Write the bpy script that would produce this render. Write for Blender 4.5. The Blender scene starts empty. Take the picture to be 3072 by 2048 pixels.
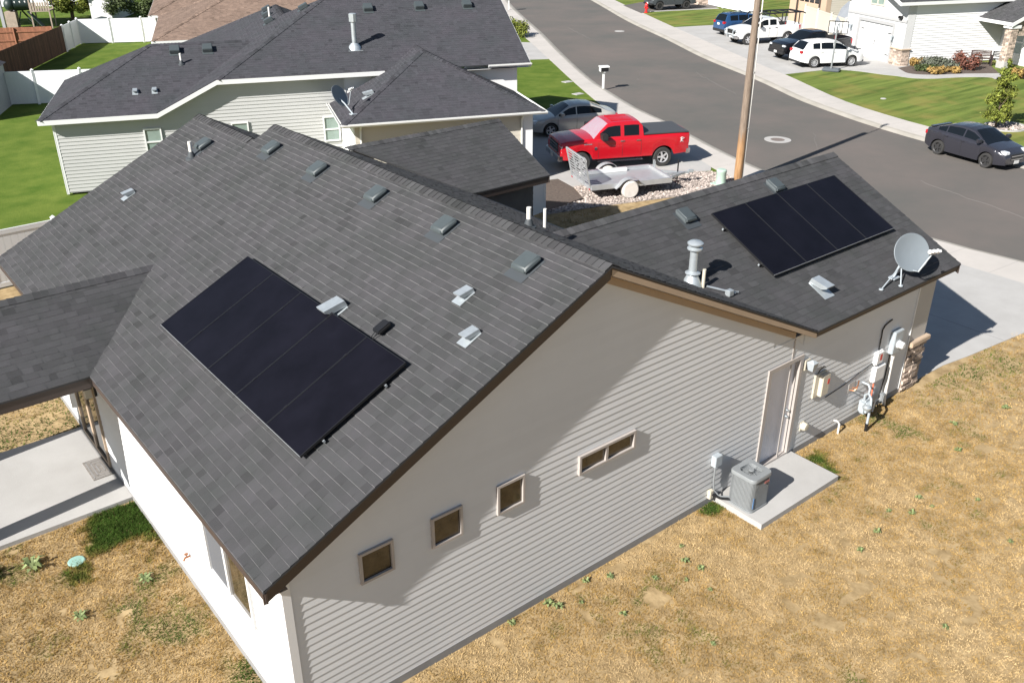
import bpy, bmesh, math, random
import numpy as np
from mathutils import Vector, Matrix
scene = bpy.context.scene
COL = scene.collection
R = math.radians
random.seed(7)

# ------------------------------------------------------------------ camera
cam_data = bpy.data.cameras.new("camera")
cam = bpy.data.objects.new("camera", cam_data)
COL.objects.link(cam)
cam.location = (-3.3342, -8.8991, 10.9613)
cam.rotation_euler = (math.pi/2 - 0.468, 0.0, -0.6787)
cam_data.sensor_fit = 'HORIZONTAL'
cam_data.sensor_width = 36.0
cam_data.lens = 36.0*2709.9/3072.0
cam_data.clip_start = 0.1
cam_data.clip_end = 2000.0
scene.camera = cam

# ------------------------------------------------------------------ light
SUN_EL, SUN_AZ = R(34.3), R(7.2)          # light travels towards +x, slightly +y
sun_dir = Vector((math.cos(SUN_EL)*math.cos(SUN_AZ), math.cos(SUN_EL)*math.sin(SUN_AZ), -math.sin(SUN_EL)))
sd = bpy.data.lights.new("sun", 'SUN')
sd.energy = 5.0
sd.angle = R(0.5)
sd.color = (1.0, 0.965, 0.915)
so = bpy.data.objects.new("sun", sd)
COL.objects.link(so)
so.rotation_euler = sun_dir.to_track_quat('-Z', 'Y').to_euler()
so.location = (-30, -5, 40)
world = bpy.data.worlds.new("World")
scene.world = world
world.use_nodes = True
wn = world.node_tree.nodes
wl = world.node_tree.links
bg = wn['Background']
sky = wn.new('ShaderNodeTexSky')
sky.sky_type = 'NISHITA'
sky.sun_disc = False
sky.sun_elevation = SUN_EL
sky.sun_rotation = math.atan2(-sun_dir.x, -sun_dir.y)
sky.air_density = 1.0
sky.dust_density = 0.6
wl.new(sky.outputs[0], bg.inputs[0])
bg.inputs[1].default_value = 0.050
scene.view_settings.view_transform = 'Standard'
scene.view_settings.look = 'None'
scene.view_settings.gamma = 1.0
scene.view_settings.exposure = 1.0
scene.cycles.use_denoising = True
scene.cycles.max_bounces = 6
scene.cycles.diffuse_bounces = 3
scene.cycles.glossy_bounces = 3
scene.cycles.transmission_bounces = 4

# ------------------------------------------------------------------ helpers
def mat(name, col, rough=0.8, metal=0.0, spec=0.5, vary=0.0, vscale=3.0, col2=None, bump=0.0, bscale=60.0, coat=0.0, detail=6.0, tone=0.0, streak=None):
    """procedural principled material: base colour broken up by noise (vary / col2), optional bump and face tone"""
    m = bpy.data.materials.new(name)
    m.use_nodes = True
    nt = m.node_tree
    b = nt.nodes['Principled BSDF']
    b.inputs['Roughness'].default_value = rough
    b.inputs['Metallic'].default_value = metal
    b.inputs['Specular IOR Level'].default_value = spec
    if coat:
        b.inputs['Coat Weight'].default_value = coat
        b.inputs['Coat Roughness'].default_value = 0.06
    geo = nt.nodes.new('ShaderNodeNewGeometry')
    src = geo.outputs['Position']
    if streak:
        mp = nt.nodes.new('ShaderNodeMapping')
        mp.inputs['Scale'].default_value = streak
        nt.links.new(src, mp.inputs['Vector'])
        src = mp.outputs[0]
    c2 = col2 if col2 else tuple(c*(1-vary) for c in col)
    c1 = col if col2 else tuple(min(1, c*(1+vary)) for c in col)
    n = nt.nodes.new('ShaderNodeTexNoise')
    n.inputs['Scale'].default_value = vscale
    n.inputs['Detail'].default_value = detail
    n.inputs['Roughness'].default_value = 0.65
    nt.links.new(src, n.inputs['Vector'])
    rmp = nt.nodes.new('ShaderNodeValToRGB')
    rmp.color_ramp.elements[0].position = 0.33
    rmp.color_ramp.elements[1].position = 0.67
    rmp.color_ramp.elements[0].color = (*c2, 1)
    rmp.color_ramp.elements[1].color = (*c1, 1)
    nt.links.new(n.outputs['Fac'], rmp.inputs[0])
    out = rmp.outputs[0]
    if tone:
        at = nt.nodes.new('ShaderNodeAttribute')
        at.attribute_name = 'tone'
        mr = nt.nodes.new('ShaderNodeMapRange')
        mr.inputs['To Min'].default_value = 1-tone
        mr.inputs['To Max'].default_value = 1+tone
        mr.clamp = False
        nt.links.new(at.outputs['Fac'], mr.inputs['Value'])
        mx = nt.nodes.new('ShaderNodeMix')
        mx.data_type = 'RGBA'
        mx.blend_type = 'MULTIPLY'
        mx.inputs['Factor'].default_value = 1.0
        nt.links.new(out, mx.inputs[6])
        nt.links.new(mr.outputs[0], mx.inputs[7])
        out = mx.outputs[2]
    nt.links.new(out, b.inputs['Base Color'])
    if bump:
        n2 = nt.nodes.new('ShaderNodeTexNoise')
        n2.inputs['Scale'].default_value = bscale
        n2.inputs['Detail'].default_value = 4.0
        nt.links.new(geo.outputs['Position'], n2.inputs['Vector'])
        bp = nt.nodes.new('ShaderNodeBump')
        bp.inputs['Strength'].default_value = bump
        bp.inputs['Distance'].default_value = 0.02
        nt.links.new(n2.outputs['Fac'], bp.inputs['Height'])
        nt.links.new(bp.outputs[0], b.inputs['Normal'])
    return m

class MB:
    """collects faces and links them as ONE mesh object"""
    def __init__(s):
        s.v, s.f, s.t, s.mi, s.T = [], [], [], [], None
        s.cur = 0
    def add(s, vs, fs, tone=0.5):
        b = len(s.v)
        if s.T is not None:
            vs = [tuple(s.T @ Vector(p)) for p in vs]
        s.v += [tuple(p) for p in vs]
        s.f += [tuple(i+b for i in f) for f in fs]
        s.t += [tone]*len(fs)
        s.mi += [s.cur]*len(fs)
        return s
    def box(s, x0, x1, y0, y1, z0, z1, tone=0.5):
        vs = [(x0,y0,z0),(x1,y0,z0),(x1,y1,z0),(x0,y1,z0),(x0,y0,z1),(x1,y0,z1),(x1,y1,z1),(x0,y1,z1)]
        return s.add(vs, [(0,3,2,1),(4,5,6,7),(0,1,5,4),(1,2,6,5),(2,3,7,6),(3,0,4,7)], tone)
    def bbox(s, x0, x1, y0, y1, z0, z1, b=0.01):
        """box with all edges chamfered"""
        bm = bmesh.new()
        bmesh.ops.create_cube(bm, size=1.0)
        for q in bm.verts:
            q.co = Vector(((x0+x1)/2+q.co.x*(x1-x0), (y0+y1)/2+q.co.y*(y1-y0), (z0+z1)/2+q.co.z*(z1-z0)))
        bmesh.ops.bevel(bm, geom=bm.edges[:], offset=b, segments=2, affect='EDGES')
        s.addbm(bm)
        return s
    def addbm(s, bm):
        bm.verts.index_update()
        s.add([tuple(q.co) for q in bm.verts], [tuple(q.index for q in f.verts) for f in bm.faces])
        bm.free()
    def prism(s, pts, z0, z1, tone=0.5):
        n = len(pts)
        a = sum(pts[i][0]*pts[(i+1)%n][1]-pts[(i+1)%n][0]*pts[i][1] for i in range(n))
        if a < 0: pts = pts[::-1]
        vs = [(p[0],p[1],z0) for p in pts]+[(p[0],p[1],z1) for p in pts]
        fs = [tuple(range(n-1,-1,-1)), tuple(range(n,2*n))]+[(i,(i+1)%n,n+(i+1)%n,n+i) for i in range(n)]
        return s.add(vs, fs, tone)
    def prism3(s, pts, d):
        """closed solid: planar 3D polygon pushed along vector d"""
        n = len(pts); d = Vector(d)
        vs = [tuple(p) for p in pts]+[tuple(Vector(p)+d) for p in pts]
        fs = [tuple(range(n-1,-1,-1)), tuple(range(n,2*n))]+[(i,(i+1)%n,n+(i+1)%n,n+i) for i in range(n)]
        return s.add(vs, fs)
    def cyl(s, p0, p1, r0, r1=None, n=12, caps=True):
        r1 = r0 if r1 is None else r1
        p0, p1 = Vector(p0), Vector(p1)
        d = (p1-p0).normalized()
        a = d.orthogonal().normalized(); b = d.cross(a)
        vs = []
        for p, r in ((p0,r0),(p1,r1)):
            for i in range(n):
                t = 2*math.pi*i/n
                vs.append(tuple(p+a*(r*math.cos(t))+b*(r*math.sin(t))))
        fs = [(i,(i+1)%n,n+(i+1)%n,n+i) for i in range(n)]
        if caps: fs += [tuple(range(n-1,-1,-1)), tuple(range(n,2*n))]
        return s.add(vs, fs)
    def tube(s, pts, r, n=8):
        pts = [Vector(p) for p in pts]
        vs, fs = [], []
        a = None
        for k, p in enumerate(pts):
            d = (pts[min(k+1,len(pts)-1)]-pts[max(k-1,0)]).normalized()
            a = d.orthogonal().normalized() if a is None else (a-d*a.dot(d)).normalized()
            b = d.cross(a)
            rr = r[k] if isinstance(r, (list,tuple)) else r
            for i in range(n):
                t = 2*math.pi*i/n
                vs.append(tuple(p+a*(rr*math.cos(t))+b*(rr*math.sin(t))))
        for k in range(len(pts)-1):
            for i in range(n):
                j = (i+1)%n
                fs.append((k*n+i,k*n+j,(k+1)*n+j,(k+1)*n+i))
        fs += [tuple(range(n-1,-1,-1)), tuple(range((len(pts)-1)*n,len(pts)*n))]
        return s.add(vs, fs)
    def lathe(s, prof, n=16, c=(0,0,0), axis='Z'):
        vs, fs = [], []
        for r, z in prof:
            for i in range(n):
                t = 2*math.pi*i/n
                x, y = r*math.cos(t), r*math.sin(t)
                q = (x,y,z) if axis=='Z' else ((z,x,y) if axis=='X' else (y,z,x))
                vs.append((c[0]+q[0],c[1]+q[1],c[2]+q[2]))
        for k in range(len(prof)-1):
            for i in range(n):
                j = (i+1)%n
                fs.append((k*n+i,k*n+j,(k+1)*n+j,(k+1)*n+i))
        return s.add(vs, fs)
    def beam(s, a, b, w, h, up=(0,0,1)):
        """rectangular bar from a to b"""
        a, b = Vector(a), Vector(b)
        d = (b-a).normalized()
        x = d.cross(Vector(up))
        x = x.normalized() if x.length > 1e-4 else d.orthogonal().normalized()
        y = x.cross(d)
        vs = [tuple(p+x*(i*w/2)+y*(j*h/2)) for p in (a,b) for i, j in ((-1,-1),(1,-1),(1,1),(-1,1))]
        return s.add(vs, [(0,3,2,1),(4,5,6,7),(0,1,5,4),(1,2,6,5),(2,3,7,6),(3,0,4,7)])
    def ball(s, c, r, n=10, sc=(1,1,1)):
        bm = bmesh.new()
        bmesh.ops.create_uvsphere(bm, u_segments=n, v_segments=max(6,n//2+2), radius=r)
        for q in bm.verts: q.co = Vector((c[0]+q.co.x*sc[0], c[1]+q.co.y*sc[1], c[2]+q.co.z*sc[2]))
        s.addbm(bm); return s
    def build(s, name, m, parent=None, smooth=False, label=None):
        me = bpy.data.meshes.new(name)
        me.from_pydata(s.v, [], s.f)
        ms = m if isinstance(m, (list,tuple)) else [m]
        for q in ms: me.materials.append(q)
        if len(ms) > 1: me.polygons.foreach_set('material_index', s.mi)
        at = me.attributes.new('tone', 'FLOAT', 'FACE')
        at.data.foreach_set('value', s.t)
        if smooth:
            me.polygons.foreach_set('use_smooth', [True]*len(me.polygons))
            try: me.set_sharp_from_angle(angle=R(38))
            except Exception: pass
        me.validate(); me.update()
        o = bpy.data.objects.new(name, me)
        COL.objects.link(o)
        if parent: o.parent = parent
        if label: o['label'] = label
        return o

def thing(name, label, cat, loc=(0,0,0), rz=0.0, group=None, kind=None):
    o = bpy.data.objects.new(name, None)
    COL.objects.link(o)
    o.empty_display_size = 0.2
    o.location = loc
    o.rotation_euler = (0,0,rz)
    o['label'] = label; o['category'] = cat
    if group: o['group'] = group
    return o
def tag(o, label, cat, group=None):
    o['label'] = label; o['category'] = cat
    if group: o['group'] = group
    return o
def struct(o, label=None):
    o['kind'] = 'structure'
    if label: o['label'] = label
    return o
def dup(root, loc=None, rz=None, label=None, group=None, rot=None):
    r = root.copy(); COL.objects.link(r)
    if loc is not None: r.location = loc
    if rz is not None: r.rotation_euler = (0,0,rz)
    if rot is not None: r.rotation_euler = rot
    if label: r['label'] = label
    if group: r['group'] = group
    for ch in list(root.children):
        c = ch.copy(); COL.objects.link(c); c.parent = r
        for g in list(ch.children):
            d = g.copy(); COL.objects.link(d); d.parent = c
    return r
def subp(o, parent):
    """make o a sub-part of the part 'parent' (same local frame)"""
    o.parent = parent; return o

def smooth_line(pts, n=6):
    """Catmull-Rom through 2D points"""
    out = []
    P = [pts[0]]+list(pts)+[pts[-1]]
    for i in range(1, len(P)-2):
        p0,p1,p2,p3 = (np.array(P[k],float) for k in (i-1,i,i+1,i+2))
        for j in range(n):
            t = j/n
            out.append(tuple(0.5*((2*p1)+(-p0+p2)*t+(2*p0-5*p1+4*p2-p3)*t*t+(-p0+3*p1-3*p2+p3)*t**3)))
    out.append(tuple(pts[-1]))
    return out

def ccw(poly):
    a = sum(poly[i][0]*poly[(i+1)%len(poly)][1]-poly[(i+1)%len(poly)][0]*poly[i][1] for i in range(len(poly)))
    return poly if a > 0 else poly[::-1]

def bm_to_mb(bm, g, lay):
    bm.verts.index_update()
    b = len(g.v)
    for q in bm.verts: g.v.append(tuple(q.co))
    for f in bm.faces:
        g.f.append(tuple(q.index+b for q in f.verts)); g.t.append(f[lay]); g.mi.append(g.cur)
    bm.free()

def shingles(g, o, vdir, p, poly, e=0.143, seed=1):
    """courses of laminated shingles on a roof plane; poly is the convex outline in plan, o a point on the eave line"""
    rnd = random.Random(seed)
    poly = ccw([tuple(q) for q in poly])
    V = Vector((vdir[0],vdir[1],0)).normalized(); U = Vector((V.y,-V.x,0))
    O = Vector(o)
    us = [(Vector((q[0],q[1],O.z))-O).dot(U) for q in poly]
    vs = [(Vector((q[0],q[1],O.z))-O).dot(V) for q in poly]
    dv = e*math.cos(math.atan(p))
    bm = bmesh.new()
    lay = bm.faces.layers.float.new('tone')
    Z = Vector((0,0,1))
    i0 = int(math.floor(min(vs)/dv+1e-4))
    n = int(math.ceil(max(vs)/dv))
    for i in range(i0, n):
        v0, v1 = i*dv, (i+1)*dv
        x = min(us)-rnd.random()*0.3
        up = rnd.random() < 0.5
        cd = rnd.uniform(-0.08,0.08)
        while x < max(us):
            w = rnd.uniform(0.12,0.30)
            h = (0.016 if up else 0.009)+rnd.uniform(-0.001,0.001)
            a = O+U*x+V*v0+Z*(p*v0); b = O+U*(x+w)+V*v0+Z*(p*v0)
            c = O+U*(x+w)+V*v1+Z*(p*v1); d = O+U*x+V*v1+Z*(p*v1)
            vv = [bm.verts.new(q) for q in (a+Z*h, b+Z*h, c+Z*0.003, d+Z*0.003, a-Z*0.001, b-Z*0.001)]
            t = min(1,max(0,rnd.gauss(0.47,0.10)+cd*0.4+(0.03 if up else -0.03)-(0.3 if rnd.random() < 0.05 else 0)))
            f1 = bm.faces.new((vv[0],vv[1],vv[2],vv[3])); f1[lay] = t
            f2 = bm.faces.new((vv[4],vv[5],vv[1],vv[0])); f2[lay] = 2.2
            x += w; up = not up if rnd.random() < 0.85 else up
    m = len(poly)
    for k in range(m):
        a, b = poly[k], poly[(k+1)%m]
        nrm = Vector((b[1]-a[1], -(b[0]-a[0]), 0))
        if nrm.length < 1e-6: continue
        nrm.normalize()
        bmesh.ops.bisect_plane(bm, geom=bm.verts[:]+bm.edges[:]+bm.faces[:], dist=1e-5, plane_co=(a[0],a[1],0), plane_no=nrm, clear_outer=True)
    bm_to_mb(bm, g, lay)
    # the deck and drip edge under the shingles
    def zz(q): return O.z+p*(Vector((q[0],q[1],0))-Vector((O.x,O.y,0))).dot(V)
    top = [(q[0],q[1],zz(q)-0.004) for q in poly]; bot = [(q[0],q[1],zz(q)-0.035) for q in poly]
    g.add(top+bot, [tuple(range(m)), tuple(range(2*m-1,m-1,-1))]+[(k,k+m,(k+1)%m+m,(k+1)%m) for k in range(m)], 0.1)

def ridge_caps(g, A, B, drop, w=0.15, seed=3):
    """folded cap shingles overlapping from A to B"""
    rnd = random.Random(seed)
    A, B = Vector(A), Vector(B)
    d = B-A; L = d.length; d.normalize()
    s = Vector((d.y,-d.x,0)).normalized()
    Z = Vector((0,0,1))
    k = 0.0
    while k < L:
        k2 = min(k+0.19, L+0.02)
        a, b = A+d*k, A+d*k2
        h0, h1 = 0.032, 0.016
        for sg in (1,-1):
            q = s*(w*sg)-Z*(w*drop)
            vs = [a+Z*h0, a+q+Z*h0, b+q+Z*h1, b+Z*h1, a+Z*(h0-.014), a+q+Z*(h0-.014), a+q*1.02+Z*0.0, b+q*1.02+Z*0.0]
            fs = [(0,1,2,3),(0,4,5,1),(1,6,7,2)]
            if sg < 0: fs = [f[::-1] for f in fs]
            g.add([tuple(x) for x in vs], fs, min(1,max(0,rnd.gauss(0.5,0.25))))
        k += 0.143

def siding(g, o, U, N, poly, e=0.127, d=0.0092, seed=5):
    """lap siding on a vertical wall: o origin, U along the wall, N outward; poly convex in (s, z)"""
    O, U, N = Vector(o), Vector(U).normalized(), Vector(N).normalized()
    rnd = random.Random(seed)
    poly = ccw(poly)
    s0, s1 = min(q[0] for q in poly), max(q[0] for q in poly)
    z0, z1 = min(q[1] for q in poly), max(q[1] for q in poly)
    bm = bmesh.new(); lay = bm.faces.layers.float.new('tone')
    Z = Vector((0,0,1))
    flip = U.cross(Z).dot(N) < 0
    i = math.floor(z0/e)
    while i*e < z1:
        a, b = i*e, (i+1)*e
        prof = [(0.0004,a+e*0.02),(d,a),(d*0.5,a+e*0.5),(0.0004,a+e*1.02)]
        x = s0-rnd.random()*3
        while x < s1:
            x2 = x+3.66
            t = rnd.uniform(0.35,0.65)
            pts = []
            for off, z in prof:
                pts.append(bm.verts.new(O+U*x+N*off+Z*z)); pts.append(bm.verts.new(O+U*x2+N*off+Z*z))
            for k in range(3):
                q = (pts[2*k],pts[2*k+1],pts[2*k+3],pts[2*k+2])
                f = bm.faces.new(q[::-1] if flip else q); f[lay] = t
            x = x2
        i += 1
    m = len(poly)
    for k in range(m):
        a, b = poly[k], poly[(k+1)%m]
        n2 = (b[1]-a[1], -(b[0]-a[0]))
        nrm = (U*n2[0]+Z*n2[1]).normalized()
        bmesh.ops.bisect_plane(bm, geom=bm.verts[:]+bm.edges[:]+bm.faces[:], dist=1e-5, plane_co=O+U*a[0]+Z*a[1], plane_no=nrm, clear_outer=True)
    bm_to_mb(bm, g, lay)
    # sheathing behind
    m = len(poly)
    fr = [tuple(O+U*q[0]+Z*q[1]-N*0.003) for q in poly]; bk = [tuple(O+U*q[0]+Z*q[1]-N*0.09) for q in poly]
    fs = [tuple(range(m)), tuple(range(2*m-1,m-1,-1))]+[(k,k+m,(k+1)%m+m,(k+1)%m) for k in range(m)]
    if flip: fs = [f[::-1] for f in fs]
    g.add(fr+bk, fs)

def board(g, A, B, h, t, N):
    """trim board: top edge from A to B, hangs down h, thickness t towards N (outer face at A + N t)"""
    A, B, N = Vector(A), Vector(B), Vector(N).normalized()
    Z = Vector((0,0,1))
    vs = [A, B, B-Z*h, A-Z*h, A+N*t, B+N*t, B-Z*h+N*t, A-Z*h+N*t]
    g.add([tuple(q) for q in vs], [(0,1,2,3),(7,6,5,4),(0,4,5,1),(1,5,6,2),(2,6,7,3),(3,7,4,0)])

def frame_rect(g, o, U, N, s0, s1, z0, z1, w, t, t0=0.0):
    """picture-frame of four boards on a wall; proud by t"""
    O, U, N = Vector(o), Vector(U).normalized(), Vector(N).normalized(); Z = Vector((0,0,1))
    def bar(a0,a1,b0,b1):
        vs = [O+U*s+Z*z+N*k for k in (t0,t) for s, z in ((a0,b0),(a1,b0),(a1,b1),(a0,b1))]
        g.add([tuple(q) for q in vs], [(0,3,2,1),(4,5,6,7),(0,1,5,4),(1,2,6,5),(2,3,7,6),(3,0,4,7)])
    bar(s0,s0+w,z0,z1); bar(s1-w,s1,z0,z1); bar(s0+w,s1-w,z0,z0+w); bar(s0+w,s1-w,z1-w,z1)
def wall_box(g, o, U, N, s0, s1, z0, z1, t0, t1):
    O, U, N = Vector(o), Vector(U).normalized(), Vector(N).normalized(); Z = Vector((0,0,1))
    vs = [O+U*s+Z*z+N*k for k in (t0,t1) for s, z in ((s0,z0),(s1,z0),(s1,z1),(s0,z1))]
    g.add([tuple(q) for q in vs], [(0,3,2,1),(4,5,6,7),(0,1,5,4),(1,2,6,5),(2,3,7,6),(3,0,4,7)])

def window(parent, o, U, N, s0, s1, z0, z1, mf, mg, mull=None, rail=None, w=0.05, t=0.045, sill=False, second=None):
    """window part (frame mesh) with its pane as sub-part"""
    g = MB(); frame_rect(g, o, U, N, s0, s1, z0, z1, w, t)
    if mull: wall_box(g, o, U, N, mull-w*0.6, mull+w*0.6, z0+w, z1-w, 0.0, t*0.9)
    if rail: wall_box(g, o, U, N, s0+w, s1-w, rail-w*0.5, rail+w*0.5, 0.0, t*0.9)
    f = g.build('window', mf, parent)
    g = MB(); wall_box(g, o, U, N, s0+w*0.9, s1-w*0.9, z0+w*0.9, z1-w*0.9, 0.008, 0.014)
    g.build('pane', mg, f)
    if sill:
        g = MB(); wall_box(g, o, U, N, s0-0.04, s1+0.04, z0-0.05, z0-0.002, 0.0, t+0.02); g.build('sill', mf, f)
    return f

def stone_wall(g, o, U, N, s0, s1, z0, z1, depth=0.06, seed=2, h=(0.05,0.11), w=(0.12,0.34)):
    """ledgestone: courses of individual stones standing out by different amounts"""
    rnd = random.Random(seed)
    O, U, N = Vector(o), Vector(U).normalized(), Vector(N).normalized()
    wall_box(g, o, U, N, s0, s1, z0, z1, -0.02, 0.012)
    z = z0
    while z < z1-0.02:
        hh = min(rnd.uniform(*h), z1-z)
        s = s0
        while s < s1-0.01:
            ww = min(rnd.uniform(*w), s1-s)
            if s1-s-ww < 0.05: ww = s1-s
            dd = rnd.uniform(0.35,1.0)*depth
            b = len(g.f)
            wall_box(g, o, U, N, s+0.004, s+ww-0.004, z+0.004, z+hh-0.004, 0.0, dd)
            tn = rnd.random()
            for k in range(b, len(g.f)): g.t[k] = tn
            s += ww
        z += hh

# ------------------------------------------------------------------ materials
M = {}
M['shingle'] = mat('asphalt_shingle', (0.066,0.064,0.068), rough=0.95, spec=0.25, col2=(0.051,0.053,0.053), vscale=1.3, tone=0.32, bump=0.55, bscale=170)
M['shingle_grey'] = mat('neighbour_shingle', (0.056,0.053,0.062), rough=0.95, spec=0.25, col2=(0.045,0.048,0.053), vscale=0.8, tone=0.32, bump=0.5, bscale=120)
M['shingle_brown'] = mat('brown_shingle', (0.175,0.125,0.098), rough=0.95, spec=0.2, vary=0.15, vscale=0.8, tone=0.4)
M['siding'] = mat('beige_vinyl_siding', (0.605,0.612,0.615), rough=0.55, spec=0.35, vary=0.03, vscale=0.6, tone=0.05)
M['siding_grey'] = mat('pale_grey_siding', (0.42,0.42,0.41), rough=0.55, spec=0.35, vary=0.03, vscale=0.6, tone=0.05)
M['siding_white'] = mat('white_siding', (0.72,0.72,0.715), rough=0.55, vary=0.02, vscale=0.6, tone=0.03)
M['siding_dark'] = mat('dark_shake_siding', (0.11,0.105,0.10), rough=0.8, vary=0.12, vscale=3, tone=0.2)
M['siding_cream'] = mat('cream_siding', (0.50,0.46,0.39), rough=0.6, vary=0.02, vscale=0.6, tone=0.03)
M['stucco_white'] = mat('white_stucco', (0.52,0.52,0.52), rough=0.9, vary=0.03, vscale=2, bump=0.2, bscale=40)
M['panel_beige'] = mat('beige_panel', (0.44,0.42,0.39), rough=0.75, vary=0.03, vscale=1.5)
M['tan_stucco'] = mat('tan_stucco', (0.42,0.31,0.22), rough=0.9, vary=0.04, vscale=2)
M['taupe'] = mat('taupe_trim', (0.37,0.335,0.31), rough=0.5, vary=0.04, vscale=4)
M['fascia'] = mat('brown_fascia', (0.050,0.036,0.031), rough=0.5, vary=0.06, vscale=2)
M['soffit'] = mat('tan_soffit', (0.36,0.27,0.19), rough=0.6, vary=0.05, vscale=3)
M['white'] = mat('white_paint', (0.66,0.66,0.655), rough=0.45, vary=0.02, vscale=2)
M['white_gutter'] = mat('white_gutter', (0.70,0.70,0.68), rough=0.35, vary=0.03, vscale=3)
M['door_white'] = mat('white_door', (0.66,0.66,0.70), rough=0.4, vary=0.02, vscale=2)
M['concrete'] = mat('concrete', (0.395,0.385,0.37), rough=0.9, col2=(0.335,0.325,0.31), vscale=0.7, bump=0.15, bscale=50)
M['concrete_walk'] = mat('walk_concrete', (0.47,0.435,0.40), rough=0.9, col2=(0.40,0.375,0.345), vscale=0.35, bump=0.15, bscale=30)
M['concrete_kerb'] = mat('kerb_concrete', (0.36,0.335,0.295), rough=0.9, col2=(0.27,0.25,0.215), vscale=0.8)
M['foundation'] = mat('foundation_concrete', (0.24,0.235,0.23), rough=0.95, vary=0.1, vscale=2.5)
M['asphalt'] = mat('asphalt', (0.140,0.119,0.107), rough=0.95, spec=0.3, col2=(0.097,0.095,0.087), vscale=0.16, bump=0.3, bscale=90, detail=9)
M['soil'] = mat('bare_soil', (0.40,0.29,0.15), rough=1.0, col2=(0.20,0.135,0.058), vscale=3.2, bump=0.5, bscale=12, detail=8)
M['lawn'] = mat('green_lawn', (0.125,0.165,0.030), rough=1.0, spec=0.1, col2=(0.058,0.105,0.013), vscale=0.7, bump=0.7, bscale=14, detail=9)
M['mulch'] = mat('dark_mulch', (0.115,0.088,0.070), rough=1.0, col2=(0.065,0.048,0.04), vscale=9, bump=0.8, bscale=20, detail=9)
M['gravel_base'] = mat('gravel_base', (0.36,0.31,0.27), rough=1.0, col2=(0.22,0.185,0.16), vscale=12, bump=0.8, bscale=25)
M['glass_dark'] = mat('window_glass', (0.012,0.014,0.016), rough=0.04, spec=0.8)
M['glass_brown'] = mat('window_glass_warm', (0.055,0.042,0.026), rough=0.08, spec=0.7, vscale=4, vary=0.5)
M['glass_green'] = mat('window_glass_green', (0.20,0.26,0.235), rough=0.12, spec=0.7, vscale=2, vary=0.1)
M['screen'] = mat('window_screen', (0.10,0.105,0.115), rough=0.7)
M['solar'] = mat('solar_cells', (0.0055,0.0052,0.0085), rough=0.42, spec=0.13, vary=0.25, vscale=1.2)
M['black_metal'] = mat('black_metal', (0.012,0.012,0.013), rough=0.4, spec=0.5)
M['galv'] = mat('galvanised_steel', (0.47,0.51,0.53), rough=0.42, metal=0.55, vary=0.1, vscale=8)
M['vent_plastic'] = mat('grey_green_plastic', (0.058,0.070,0.074), rough=0.5, vary=0.06, vscale=10)
M['pvc'] = mat('white_pvc', (0.66,0.64,0.60), rough=0.4, vary=0.03)
M['cream'] = mat('cream_plastic', (0.50,0.46,0.375), rough=0.5, vary=0.03)
M['grey_metal'] = mat('grey_painted_metal', (0.20,0.212,0.218), rough=0.45, vary=0.06, vscale=6)
M['grey_light'] = mat('light_grey_metal', (0.34,0.375,0.40), rough=0.4, vary=0.05, vscale=6)
M['dish'] = mat('dish_grey', (0.16,0.185,0.205), rough=0.5, vary=0.03)
M['aluminium'] = mat('aluminium', (0.42,0.43,0.44), rough=0.42, metal=0.4, vary=0.07, vscale=4)
M['red_plastic'] = mat('red_label', (0.55,0.06,0.05), rough=0.5)
M['orange_plastic'] = mat('orange_conduit', (0.60,0.16,0.09), rough=0.5)
M['copper'] = mat('copper', (0.42,0.19,0.10), rough=0.4, metal=0.7)
M['stone'] = mat('ledge_stone', (0.40,0.32,0.26), rough=0.95, vary=0.25, vscale=7, tone=0.45, bump=0.4, bscale=40)
M['stone_cap'] = mat('stone_cap', (0.42,0.32,0.23), rough=0.85, vary=0.08, vscale=6)
M['wood_pole'] = mat('weathered_pole', (0.245,0.19,0.145), rough=0.9, col2=(0.135,0.10,0.075), vscale=5, streak=(6,6,0.5), bump=0.3, bscale=30)
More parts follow.
